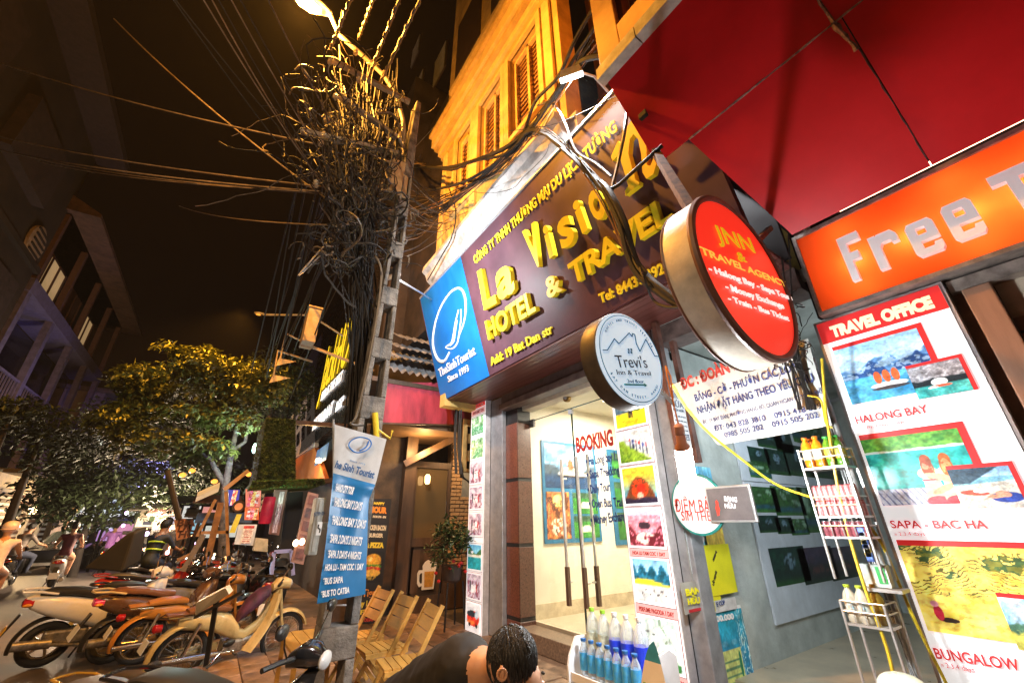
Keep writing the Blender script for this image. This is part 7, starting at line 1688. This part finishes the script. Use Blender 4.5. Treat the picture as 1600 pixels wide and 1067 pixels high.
# wire racks in the alley mouth
RK = mat('rack_wire', (.62,.60,.58), .3, metal=.6, var=.1)
def rail(mb_, a, b, r=.006): mb_.tube([a, b], r, 6)
X3, X4 = 3.18, 3.36
def rack(lb, yL, yR, levels, ztop, zbot):
    t = thing('wire_rack', lb, 'rack', (X3,(yL+yR)/2,zbot))
    for x in (X3,X4):
        for y in (yL,yR): MB().tube([(x,y,zbot),(x,y,ztop)], .008, 6).build('upright', RK, t)
    for z in levels:
        MB().box((X3,yR,z-.012),(X4,yL,z)).build('tray', RK, t)
        for dz in (.06,.11):
            p = MB(); rail(p,(X3,yL,z+dz),(X3,yR,z+dz),.004); rail(p,(X3,yL,z+dz),(X4,yL,z+dz),.004); rail(p,(X4,yL,z+dz),(X4,yR,z+dz),.004); rail(p,(X3,yR,z+dz),(X4,yR,z+dz),.004); p.build('guard_rail', RK, t, kind='stuff')
        for k in range(3): MB().tube([(X3,yL+(yR-yL)*(k+1)/4,z),(X3,yL+(yR-yL)*(k+1)/4,z+.11)], .003, 5).build('rail_post', RK, t)
    return t
T1 = UX(1255,732,X3); T1b = UX(1314,722,X3); T2 = UX(1276,806,X3); T3 = UX(1290,832,X3)
zA = T1[2]; zB2 = T2[2]; zC = T3[2]; yL, yR = T1[1], T1b[1]-.02
rack('upper chrome rack of juice bottles and red cans in the alley mouth', yL, yR, (zA, zB2, zC-.02), zA+.12, zC-.25)
OJ = mat('orange_juice', (.80,.26,.01), .25, var=.15, coat=.3); OJL = mat('juice_label', (.25,.50,.62), .4, var=.6, vs=40, col2=(.75,.35,.05)); ORC = mat('orange_cap', (.75,.20,.01), .4); GRJ = mat('green_drink', (.10,.28,.02), .25, coat=.3); GRC = mat('green_cap', (.05,.45,.06), .4); YLJ = mat('yellow_drink', (.55,.45,.05), .25, coat=.3)
oj = bottle('orange juice bottle at the far end of the top tray', .20, .036, OJ, OJL, ORC, 'drinks on the racks'); gj = bottle('green drink bottle at the near end of the top tray', .19, .034, GRJ, YLJ, GRC, 'drinks on the racks')
W_ = yL-yR
for o, x, fy, lb in ((oj,X3+.05,.16,None),(copy_tree(oj),X3+.05,.42,'second orange juice bottle, right of the first'),(copy_tree(oj),X3+.13,.20,'orange juice bottle in the back row of the top tray'),(gj,X3+.06,.66,None),(copy_tree(gj),X3+.06,.88,'second green drink bottle beside the conduit'),(copy_tree(gj),X3+.13,.60,'green drink bottle in the back row of the top tray')):
    o.location = (x, yL-W_*fy, zA)
    if lb: o['label'] = lb
CANR = mat('red_can', (.55,.03,.04), .3, metal=.2, var=.3, vs=30, col2=(.6,.45,.45)); CAND = mat('dark_can', (.05,.02,.03), .3, metal=.2, var=.4, vs=30, col2=(.4,.1,.12)); ALU = mat('can_lid', (.6,.6,.6), .25, metal=.9)
def can(lb, m, r=.019, h=.085, lid=ALU):
    t = thing('drink_can', lb, 'can', (0,0,0), 'small cans on the wire rack')
    MB().lathe([(r*.85,0),(r,.006),(r,h-.008),(r*.86,h-.002)], (0,0,0), Z_, 12).build('can_body', m, t, smooth=True, local=True); MB().lathe([(r*.84,h-.002),(r*.80,h+.003)], (0,0,0), Z_, 12).build('can_lid', lid, t, local=True)
    return t
c1_ = can('small red drink can on the middle shelf', CANR, lid=mat('red_can_lid', (.5,.05,.05), .3)); c2_ = can('small dark drink can on the bottom shelf', CAND)
nC = 8; fi = True
for row in range(2):
    for i in range(nC):
        o = c1_ if (row == 0 and i == 0) else copy_tree(c1_); o['label'] = ORD[i]+' red can from the left on the middle shelf, '+('front row' if row == 0 else 'back row'); o.location = (X3+.03+row*.05, yL-.02-(W_-.03)*i/(nC-1), zB2)
for i in range(nC):
    o = c2_ if i == 0 else copy_tree(c2_); o['label'] = ORD[i]+' dark can from the left on the bottom shelf of the upper rack'; o.location = (X3+.03, yL-.02-(W_-.03)*i/(nC-1), zC-.02)
for i in range(nC):
    o = copy_tree(c1_); o.location = (X3+.03, yL-.02-(W_-.03)*i/(nC-1), zB2+.090); o['label'] = ORD[i]+' red can from the left, stacked on top of the front row'
T4 = UX(1322,972,X3); T4b = UX(1384,977,X3); zD = T4[2]; yL2, yR2 = T4[1], T4b[1]
rack('lower chrome rack on long legs with two lime capped bottles', yL2, yR2-.02, (zD,), zD+.11, 0.0)
lg = bottle('lime capped drink bottle at the left of the lower rack', .19, .036, mat('pale_bottle', (.62,.55,.42), .3, coat=.3, var=.2, vs=20), OJL, mat('lime_yellow_cap', (.45,.55,.04), .4), 'drinks on the racks')
o2 = copy_tree(lg); W2 = yL2-yR2
lg.location = (X3+.05, yL2-W2*.2, zD); o2.location = (X3+.05, yL2-W2*.52, zD); o2['label'] = 'second lime capped drink bottle on the lower rack'
tb2 = thing('drink_bottle', 'amber drink bottle beside the lime capped ones', 'bottle', (X3+.09, yL2-W2*.82, zD), 'drinks on the racks')
MB().lathe([(.03,0),(.034,.01),(.034,.13),(.015,.17),(.015,.20)], (0,0,0), Z_, 14).build('bottle_body', mat('amber_bottle', (.30,.18,.02), .25, coat=.3), tb2, smooth=True, local=True)
bx_ = thing('paper_carton', 'white and green paper carton above the lower rack', 'carton', UX(1365,900,X3+.1))
a = UX(1358,915,X3+.12); b = UX(1374,882,X3+.12); MB().box((X3+.1,b[1]-.03,a[2]),(X3+.16,a[1]+.02,b[2])).build('carton_body', mat('carton_white', (.6,.65,.6), .5, var=.3), bx_); MB().box((X3+.096,b[1]-.02,a[2]+.02),(X3+.1,b[1]+.02,b[2]-.01)).build('carton_band', mat('carton_green', (.03,.40,.08), .5), bx_); MB().box((X3+.06,b[1]-.08,a[2]-.02),(X3+.2,a[1]+.03,a[2]-.003)).build('carton_shelf', RK, bx_)
sk = thing('snack_packets', 'blue and white snack sachets hanging on a wire between the racks', 'snacks', UX(1350,855,X3))
for i in range(7):
    q = UX(1343+i*2.2, 838+i*6.5, X3+.02); MB().slab(q, -Y_, Z_, .035, .05, .012, .004).build('sachet', mat('sachet_%d' % (i % 3), ((.1,.2,.6),(.7,.7,.72),(.55,.45,.1))[i % 3], .35, var=.4, vs=40), sk)
MB().tube([UX(1340,825,X3+.03), UX(1362,890,X3+.03)], .003, 5).build('hanging_wire', RK, sk)
bl2 = UX(1408,1062,2.9); tag(MB().blob(bl2-Z_*.03, .10,.10,.06, 20, 10).build('plastic_lid', mat('pale_green_plastic', (.60,.68,.58), .3, coat=.4), smooth=True), 'pale domed plastic lid at the very bottom right of the racks', 'lid')
MB().box((2.8,bl2[1]-.1,0),(3.0,bl2[1]+.1,bl2[2]-.05)).build('bin', mat('grey_bin', (.3,.32,.3), .5))
tag(bpy.data.objects["bin"], 'grey bin under the pale domed lid', 'bin')
# ================================================================== TREES
BARK = mat('pale_bark', (.16,.13,.11), .85, var=.4, vs=8, bump=.5, bs=30); DLEAF = mat('dark_leaf', (.035,.055,.02), .55, var=.5, vs=2); OLEAF = mat('ochre_green_leaf', (.11,.115,.02), .5, var=.55, vs=1.5, col2=(.04,.06,.012))
for mm in (OLEAF, DLEAF, LEAF): mm.node_tree.nodes['Principled BSDF'].inputs['Subsurface Weight'].default_value = 0
def tree(lb, base, limbs, crowns, leaf, bark=BARK, nm='street_tree', grp=None):
    t = thing(nm, lb, 'tree', base, grp)
    p = MB()
    for pts, r0, r1 in limbs: p.tube(pts, list(np.linspace(r0, r1, len(pts))), 10)
    p.build('trunk', bark, t, smooth=True)
    for i, (c, r, n, s) in enumerate(crowns): leaves(c, r, n, s, leaf, t, 'crown', seed=i+int(abs(base[0]*10))+3, aspect=2.1, droop=.35)
    return t
TY_ = 13.0
b = UY(352,905,TY_); b[2] = -.12
f1 = UY(352,760,TY_); f2 = UY(362,705,TY_); f3 = UY(372,660,TY_); f4 = UY(392,640,TY_-.5)
tree('bushy street tree lit orange above and green below, in the middle distance', b,
     [([b, UY(350,830,TY_), f1, f2, f3], .13, .05), ([f2, UY(383,690,TY_), f4], .06,.03), ([f1, UY(330,720,TY_), UY(300,690,TY_), UY(270,660,TY_)], .07,.025), ([f3, UY(365,620,TY_), UY(340,580,TY_)], .05,.02), ([f2, UY(330,690,TY_+.5), UY(290,700,TY_+.8)],.05,.02)],
     [(UY(330,590,TY_), (1.1,1.2,.6), 7000, .155), (UY(235,600,TY_), (.8,1.2,.45), 4200, .155), (UY(280,700,TY_), (1.2,1.2,.45), 5600, .15), (UY(400,600,TY_-.5), (.8,1.0,.8), 4200, .15), (UY(185,665,TY_), (.55,1,.4), 2100, .15), (UY(300,555,TY_), (.8,1,.28), 2100, .15), (UY(220,650,TY_+.5), (.9,1,.3), 3200, .15), (UY(330,650,TY_), (1.1,1,.35), 4200, .15), (UY(385,665,TY_-1), (.35,.4,.25), 700, .10)], OLEAF)
for i, (px, py, Y, r, n, lb) in enumerate(((60,690,17,(2.0,1.6,1.0),5000,'dark leafy tree low in front of the lilac house'), (150,770,22,(2.6,2,1.2),5000,'dark tree over the bright end of the road'), (20,640,15,(1.2,1.2,.8),2600,'dark tree at the left edge below the villa balcony'),
      (240,760,24,(2.4,2,1.3),5000,'dark tree behind the crowd'), (330,770,19,(1.8,1.5,1.2),4500,'dark tree behind the stall frame'), (430,600,15,(1.3,1.3,1.6),5200,'dark tree between the orange lit one and the lamp brackets'), (205,500+150,26,(2.2,2,1.5),4000,'tall dim tree beside the far lilac house'), (110,730,30,(3,2,1.5),4000,'dim tree far down the left side'))):
    c = UY(px, py, Y); bb = np.array([c[0]+.2, Y, -.12])
    tree(lb, bb, [([bb, np.array([c[0]+.1,Y,c[2]*.5]), c], .14,.05)], [(c, r, n, .17 if Y < 20 else .24)], DLEAF, mat('dark_bark', (.05,.04,.035), .9, var=.3))
# thin trunks and posts in the crowd
# ================================================================== LEFT HOUSES
XL = -7.0
PL = lambda x, y: UX(x, y, XL)
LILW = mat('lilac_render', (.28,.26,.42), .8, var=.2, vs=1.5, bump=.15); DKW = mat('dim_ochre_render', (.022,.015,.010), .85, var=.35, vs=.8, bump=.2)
vl = thing('lilac_villa', 'old villa with lilac lit balcony storeys and a tiled eave, left of the street', 'building', (XL,26,0))
FR2 = mat('timber_blue_light_tint', (.13,.12,.24), .6, var=.2); GLD = mat('dark_pane', (.02,.02,.035), .1, var=.2, coat=.5)  # purple in the timber colour stands for blue light on the frame
def beam_px(p, q, w_, m, nm, par, off=0.): return MB().bar(PL(*p)-X_*off*-1, PL(*q)-X_*off*-1, w_).build(nm, m, par)
Yn, Yf = PL(0,560)[1]+0.0, 31.5
zb1, zb2_, zb3 = 5.3, 9.2, 12.5
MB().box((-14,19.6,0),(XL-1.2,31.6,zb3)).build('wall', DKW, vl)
for z, h in ((zb1-.3,.45),(zb2_-.2,.5),(zb3-.1,.3)): MB().box((XL-1.4,19.5,z),(XL+.05,31.7,z+h)).build('floor_band', FR2 if z < 12 else DKW, vl)
for y in (19.7,22.6,25.6,28.6,31.5):
    MB().box((XL-.2,y-.16,0),(XL+.02,y+.16,zb2_)).build('column', FR2, vl)
    MB().box((XL-.2,y-.10,zb2_+.3),(XL+.0,y+.10,zb3)).build('column', mat('brown_timber', (.10,.05,.04), .7), vl)
WLIT = mat('lit_window_warm', (.6,.45,.25), .4, var=.25, vs=1.2, emis=(.75,.48,.22), es=.38); WBLU = mat('lit_window_blue', (.2,.3,.6), .4, var=.2, emis=(.12,.20,.48), es=.35)
for i, y in enumerate((20.1,23.0,26.0,29.0)):
    f = MB().box((XL-1.22,y,zb2_+.4),(XL-1.15,y+2.3,zb3-.2)).build('window', mat('brown_timber', (0,0,0)), vl)
    if i in (0,1,3): MB().box((XL-1.15,y+.2,zb2_+1.3),(XL-1.12,y+2.1,zb3-.35)).build('pane', WLIT, f)
    for k in range(3): MB().box((XL-1.12,y+.15+k*.95,zb2_+.4),(XL-1.07,y+.25+k*.95,zb3-.3)).build('mullion', mat('brown_timber', (0,0,0)), f)
    f = MB().box((XL-1.22,y,zb1+.3),(XL-1.15,y+2.3,zb2_-.3)).build('window', GLD, vl)
    if i == 0: MB().lathe([(.55,0),(.55,.03)], (XL-1.14,y+1.2,zb1+2.0), X_, 20).build('pane', WBLU, f); MB().box((XL-1.13,y+.65,zb1+.9),(XL-1.10,y+1.75,zb1+2.0)).build('pane', WBLU, f)
    MB().box((XL-.1,y-.2,zb1+1.1),(XL-.03,y+2.5,zb1+1.18)).build('balcony_rail', FR2, vl)
    for k in range(10): MB().box((XL-.09,y+k*.25,zb1+.15),(XL-.05,y+k*.25+.04,zb1+1.1)).build('baluster', FR2, vl)
MB().hexa([(XL+.9,19.2,zb3-.1),(XL+.9,32.2,zb3-.1),(-14,32.2,zb3-.1),(-14,19.2,zb3-.1)],[(XL+.9,19.2,zb3+.05),(XL+.9,32.2,zb3+.05),(-11,32.2,zb3+2.6),(-11,19.2,zb3+2.6)]).build('roof', mat('roof_tile', (.10,.055,.04), .7, var=.3, vs=4, bump=.4), vl)
for (x0_, y0_, w_, h_, z_) in ((XL+.06,33,3.2,6.5,0),): pass
lh = thing('lilac_house', 'smaller lilac rendered house with one lit window beyond the villa', 'building', (XL,36,0))
MB().box((-13,32.4,0),(XL+.3,38.5,8.6)).build('wall', LILW, lh); MB().box((-13,32.2,8.6),(XL+.7,38.7,8.85)).build('roof', FR2, lh)
f = MB().box((XL+.3,34.2,5.6),(XL+.36,35.9,7.6)).build('window', GLD, lh); MB().box((XL+.36,34.35,5.7),(XL+.39,34.8,7.5)).build('pane', mat('lit_window_white', (.8,.8,.7), .4, var=0, emis=(.85,.85,.7), es=1.3), f); MB().box((XL+.36,35.4,5.7),(XL+.39,35.65,7.5)).build('pane', mat('lit_window_white', (0,0,0)), f)
for k in range(3): MB().box((XL+.3,33.2+k*1.8,1.2),(XL+.36,34.3+k*1.8,3.4)).build('window', GLD, lh)
for k in range(2): MB().box((XL+.3,32.8,4.2+k*.5),(XL+1.2,38.2,4.26+k*.5)).build('balcony_rail', FR2, lh)
nh = thing('ochre_townhouse', 'tall unlit ochre townhouse with a pale round vent, nearest on the left', 'building', (XL,15,0))
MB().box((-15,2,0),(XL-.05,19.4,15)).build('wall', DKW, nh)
for y0_, y1_, z0_, z1_ in ((9.5,12.5,11.2,13.4),(14.2,17.2,11.0,12.9),(11,14,7.0,8.6),(15.5,18.2,6.4,8.6)): MB().box((XL-.05,y0_,z0_),(XL+.25,y1_,z1_)).build('balcony_box', mat('dim_plum_render', (.03,.02,.022), .85, var=.3), nh)
MB().box((XL-.05,2,15),(XL+.9,19.6,15.3)).build('roof_eave', mat('dim_plum_render', (0,0,0)), nh); MB().box((XL-.05,2,9.6),(XL+.1,19.4,9.8)).build('string_course', DKW, nh)
q = PL(54,380); q[0] = XL-.02; 
MB().lathe([(.62,0),(.62,.08),(.5,.1)], q, X_, 24).build('round_vent', mat('pale_plaster', (.30,.22,.15), .8, var=.2), nh)
for k in range(5):
    MB().box((XL+.08,q[1]-.45,q[2]-.42+k*.2),(XL+.12,q[1]+.45,q[2]-.36+k*.2)).build('vent_bar', DKW, nh)
# row of far houses right and left, closing the street
for i, (x0_, x1_, y0_, y1_, h_, lb) in enumerate(((-14,XL-.5,39,48,9,'dim plastered house far down the left side'),(-13,-7,49,60,12,'far dark block at the left end of the street'),(-6.5,4,75,80,9,'dim house closing the end of the street'),(2.6,9,18.5,28,9,'unlit house behind the row on the right'),(2.4,9,29,44,10,'far unlit house on the right'))):
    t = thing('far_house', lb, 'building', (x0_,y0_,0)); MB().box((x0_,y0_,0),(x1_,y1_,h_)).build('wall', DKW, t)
    MB().box((x0_-.3,y0_-.3,h_),(x1_+.3,y1_+.3,h_+.25)).build('roof', mat('dim_plum_render', (0,0,0)), t)
    xs_ = x1_ if x0_ < -6 else x0_
    if x0_ < -6 or x0_ > 2:
        for k in range(3):
            for l_ in range(2):
                y = y0_+1+k*(y1_-y0_)/3.2; MB().box((xs_-.05,y,2.2+l_*3.2),(xs_+.05,y+1.3,3.9+l_*3.2)).build('window', GLD if (k+l_) % 3 else WLIT, t)
# lit cafe on the left with white shutters
cf = thing('lit_cafe', 'cream lit cafe front with louvred shutters at the far left', 'shop', (-7,28,0))
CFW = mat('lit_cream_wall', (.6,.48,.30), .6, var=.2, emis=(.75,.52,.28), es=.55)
a = UX(-8,842,-6.6); 
MB().box((-6.75,PL(0,800)[1]-3,0),(-6.6,PL(60,830)[1]+2,3.4)).build('wall', CFW, cf)
yA = PL(0,800)[1]; 
for i in range(5):
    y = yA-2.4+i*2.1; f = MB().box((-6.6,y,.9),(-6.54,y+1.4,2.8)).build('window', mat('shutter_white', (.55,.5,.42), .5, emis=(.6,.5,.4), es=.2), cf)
    for k in range(8): MB().box((-6.54,y+.1,1.0+k*.22),(-6.50,y+1.3,1.12+k*.22)).build('shutter_slat', mat('brown_timber', (0,0,0)), f)
MB().box((-6.7,yA-3,3.3),(-5.9,yA+12,3.45)).build('canopy', mat('grey_band', (0,0,0)), cf)
hl = UX(52,797,-6.0); tag(MB().blob(hl, .16,.16,.16, 12, 8).build('cafe_lamp', mat('lit_cafe_lamp', (1,.8,.5), .4, var=0, emis=(1,.70,.35), es=14), smooth=True), 'glowing lamp outside the far left cafe', 'lamp')
lamp('cafe_lamp_light', 'POINT', hl+X_*.4, 320, (1,.66,.32), .2)
# lit shop fronts and lamps at the far end
g = random.Random(77)
spec = [((150,808),26,1.6,1.2,(.75,.85,.9),'white lit shop window right of the road end'),((158,790),30,1.3,1.0,(.6,.75,.85),'pale lit upper window at the road end'),((184,790),24,.5,.6,(.7,.85,1),'small square white sign high in the dark trees'),((215,815),26,.9,1.0,(.8,.85,.8),'white shop light in the crowd'),((128,812),30,1.1,2.6,(.55,.25,.08),'orange lit shutter left of the white shop'),
        ((238,812),22,1.0,.6,(.9,.75,.5),'cream lit shop front behind the crowd'),((262,818),20,.8,.5,(.85,.6,.4),'peach lit shop front behind the crowd'),((196,832),25,.8,.8,(.7,.3,.5),'magenta lit shop panel deep in the street'),((172,835),26,.9,.6,(.45,.25,.6),'violet lit panel deep in the street'),((108,828),30,1.6,1.0,(.7,.45,.3),'warm lit stall beyond the maroon rider'),((300,800),18,.6,.5,(.8,.8,.75),'white lit panel left of the stall frame'),((322,822),17,.8,.5,(.3,.6,.75),'blue green lit panel behind the stall frame'),((336,800),15,.7,.4,(.85,.35,.3),'red lit panel behind the stall frame'),((345,830),14,.8,.4,(.75,.75,.65),'cream lit counter behind the stall frame')]
for i, ((px, py), Y, w_, h_, c, lb) in enumerate(spec):
    q = UY(px, py, Y); t = thing('lit_shop_panel', lb, 'shop light', q, 'lit shop fronts down the street')
    MB().box((q[0]-w_/2,Y,q[2]-h_/2),(q[0]+w_/2,Y+.12,q[2]+h_/2)).build('panel_box', BLKP, t)
    MB().box((q[0]-w_/2+.05,Y-.02,q[2]-h_/2+.06),(q[0]+w_/2-.05,Y-.002,q[2]+h_/2-.06)).build('lit_panel', mat('lit_panel_%d' % i, c, .5, var=.5, vs=3, emis=c, es=.8), t)
    for k in range(g.randint(2,5)):
        x_ = q[0]-w_/2+g.uniform(.05,w_-.1); z_ = q[2]-h_/2+g.uniform(.05,h_*.7); MB().box((x_,Y-.06,z_),(x_+g.uniform(.06,.3),Y-.03,z_+g.uniform(.08,.35))).build('hung_goods', mat('goods_%d' % g.randint(0,4), g.choice([(.05,.04,.04),(.4,.08,.05),(.08,.1,.2),(.4,.35,.25),(.1,.2,.08)]), .6, var=.3), t)
    MB().hexa([(q[0]-w_/2-.2,Y-.7,q[2]+h_/2+.0),(q[0]+w_/2+.2,Y-.7,q[2]+h_/2+.0),(q[0]+w_/2+.2,Y,q[2]+h_/2+.2),(q[0]-w_/2-.2,Y,q[2]+h_/2+.2)],[(q[0]-w_/2-.2,Y-.7,q[2]+h_/2+.05),(q[0]+w_/2+.2,Y-.7,q[2]+h_/2+.05),(q[0]+w_/2+.2,Y,q[2]+h_/2+.25),(q[0]-w_/2-.2,Y,q[2]+h_/2+.25)]).build('awning', mat('awning_cloth_%d' % (i % 3), ((.12,.05,.04),(.06,.08,.12),(.14,.12,.10))[i % 3], .7, var=.3), t)
    MB().box((q[0]-w_/2,Y+.03,-.12),(q[0]-w_/2+.08,Y+.11,q[2]-h_/2)).build('panel_leg', BLKP, t)
for i in range(34):
    px, py, Y = g.uniform(190,345), g.uniform(800,872), g.uniform(14,30); q = UY(px, py, Y); c = g.choice([(1,.8,.55),(1,.55,.25),(.8,.9,1),(1,.35,.3),(1,.9,.8),(.8,.5,1)])
    tag(MB().blob(q, .05,.05,.06, 8, 6).build('small_lamp', mat('lit_dot_%d' % (i % 6), c, .4, var=0, emis=c, es=7), smooth=True), 'small glowing lamp among the crowd deep in the street', 'lamp', 'small lamps deep in the street')
for i, (px, py) in enumerate(((389,741),(300,735),(285,742),(335,752))):
    tag(MB().blob(UY(px,py,16), .09,.09,.07, 8, 6).build('orange_lantern', mat('lit_orange_lantern', (1,.45,.08), .4, var=0, emis=(1,.36,.05), es=2.2), smooth=True), ORD[i]+' orange lantern in the dark leaves, counted from the pole side', 'lamp', 'orange lanterns in the leaves')
lamp('crowd_light', 'POINT', UY(240,800,19), 1500, (1,.75,.5), .5)
# second sodium lamp further down, on a bracket off the row
l2 = UY(404,490,11.5)
s2_ = thing('street_lamp', 'small far orange street lamp over the lamp brackets', 'street lamp', l2)
MB().loft([(-.1,0,0,.03,.02),(.0,0,.01,.06,.03),(.12,0,.02,.03,.02)], 12).xf(Matrix.Translation(l2)).build('lamp_head', STL, s2_, smooth=True); MB().blob(l2-Z_*.03, .06,.04,.02, 10, 6).build('lamp_lens', mat('lit_sodium_dim', (1,.5,.1), .4, var=0, emis=(1,.42,.06), es=1), s2_, smooth=True)
MB().tube([l2+X_*.1, l2+np.array([1.2,0,.3]), (2.45,11.5,l2[2]-.3)], .03, 8).build('lamp_arm', STL, s2_, smooth=True)
lamp('far_sodium_light', 'SPOT', l2+np.array([-.3,-.3,-.1]), 2300, SODIUM, .12, UY(300,650,13), 120, .5)
# lamps in the tree: green-white floodlight and blue wash
gl2 = UY(398,700,12.2); tag(MB().blob(gl2, .05,.05,.13, 8, 6).build('tree_lamp', mat('lit_green_white', (.7,1,.85), .4, var=0, emis=(.55,1,.75), es=3), smooth=True), 'green white tube lamp between tree and moss box', 'lamp')
lamp('tree_lamp_light', 'POINT', UY(385,700,12.0), 95, (.62,1,.72), .1)
lamp('tree_blue_light', 'POINT', UY(372,720,12.1), 60, (.45,.5,1), .1)
bl3 = np.array([-2.2, 24., 3.0]); tag(MB().blob(bl3, .12,.12,.1, 8, 6).build('violet_lamp', mat('lit_violet', (.5,.45,1), .4, var=0, emis=(.5,.42,1), es=5), smooth=True), 'violet lamp among the trees facing the villa', 'lamp')
lamp('violet_light', 'POINT', bl3+np.array([-.3,0,.2]), 800, (.42,.36,1), .25)
# unseen lamp added behind the viewer to brighten the bikes and road
l3 = np.array([-4.9,-2.6,7.4]); s3_ = thing('street_lamp', 'added unseen fill lamp on a steel post opposite, behind the viewer', 'street lamp', (-5.9,-2.6,0))
MB().tube([(-5.9,-2.6,0),(-5.9,-2.6,6.8),(-5.7,-2.6,7.3),(-5.0,-2.6,7.5)], .06, 10).build('lamp_post', STL, s3_, smooth=True)
MB().loft([(-.3,0,0,.05,.03),(0,0,.02,.14,.06),(.35,0,.02,.05,.04)], 12).xf(Matrix.Translation(l3)).build('lamp_head', STL, s3_, smooth=True); MB().blob(l3-Z_*.06, .14,.09,.03, 10, 6).build('lamp_lens', mat('lit_warm_fill_lamp', (1,.7,.4), .4, var=0, emis=(1,.62,.3), es=20), s3_, smooth=True)
lamp('added_fill_lamp_light', 'SPOT', l3-Z_*.12, 3600, (1,.66,.36), .12, (-1.2,6.5,0), 76, .5)
# stall frame, hanging sign and umbrella bars
tm = mat('peeled_timber', (.42,.24,.12), .7, var=.3)
fr2 = thing('stall_frame', 'slanting timber easel frame with a small white awning over the parked bikes', 'stall', UY(330,900,9.6))
SY = 9.6
for p, q, w_, m_ in (((308,838),(337,780),.05,tm), ((357,880),(353,768),.05,tm), ((312,832),(357,831),.05,tm), ((322,882),(345,785),.10,mat('brown_post_paint', (.30,.14,.04), .6, var=.3)), ((277,875),(305,862),.05,tm), ((286,892),(318,835),.09,GRS)):
    MB().bar(UY(*p,SY), UY(*q,SY), w_).build('frame_bar', m_, fr2)
a,b,c_,d_ = UY(305,784,SY),UY(341,768,SY),UY(342,760,SY+.5),UY(307,776,SY+.5)
MB().hexa([a,b,c_,d_],[a+Z_*.08,b+Z_*.08,c_+Z_*.08,d_+Z_*.08]).build('awning', mat('pale_awning', (.60,.62,.56), .6, var=.1, emis=(.6,.62,.56), es=.12), fr2)
a,b = UY(350,765,SY), UY(388,735,SY); MB().bar(a,b,.07).build('awning_bar', mat('peach_bar', (.55,.38,.28), .6), fr2)
os_ = thing('hanging_orange_sign', 'worn orange lettered sign hanging in the dark trees', 'sign', UY(286,825,11))
a,b,c_,d_ = UY(276,844,11),UY(293,840,11),UY(290,810,11),UY(272,812,11)
MB().hexa([a,b,b+Y_*.04,a+Y_*.04],[d_,c_,c_+Y_*.04,d_+Y_*.04]).build('sign_sheet', mat('worn_orange', (.45,.16,.06), .6, var=.4, vs=6, emis=(.5,.18,.06), es=.25), os_)
for k, tx in enumerate(('BIA', 'LẨU', 'HƠI')): text_on(tx, d_+(a-d_)*(.32+.28*k)+(b-a)*.15-Y_*.01, X_, Z_, .30, .13, mat('dark_brown_print', (.10,.03,.02), .6), os_, bold=.04)
MB().tube([UY(280,811,11), UY(270,770,11), UY(262,735,11)], .05, 8).build('sign_branch', mat('dark_bark', (0,0,0)), os_)

# ================================================================== NIGHT HAZE
hz = bpy.data.materials.new('night_haze'); hz.use_nodes = True; _n = hz.node_tree.nodes; _l = hz.node_tree.links; _n.remove(_n['Principled BSDF'])
pv_ = _n.new('ShaderNodeVolumePrincipled'); pv_.inputs['Color'].default_value = (.9,.88,.85,1); pv_.inputs['Density'].default_value = .0005; pv_.inputs['Anisotropy'].default_value = .0
_l.new(pv_.outputs[0], _n['Material Output'].inputs['Volume'])
MB().box((-70,-30,-1.2),(30,170,22)).build('haze', hz, kind='stuff', label='thin warm night haze glowing round the street lamp')
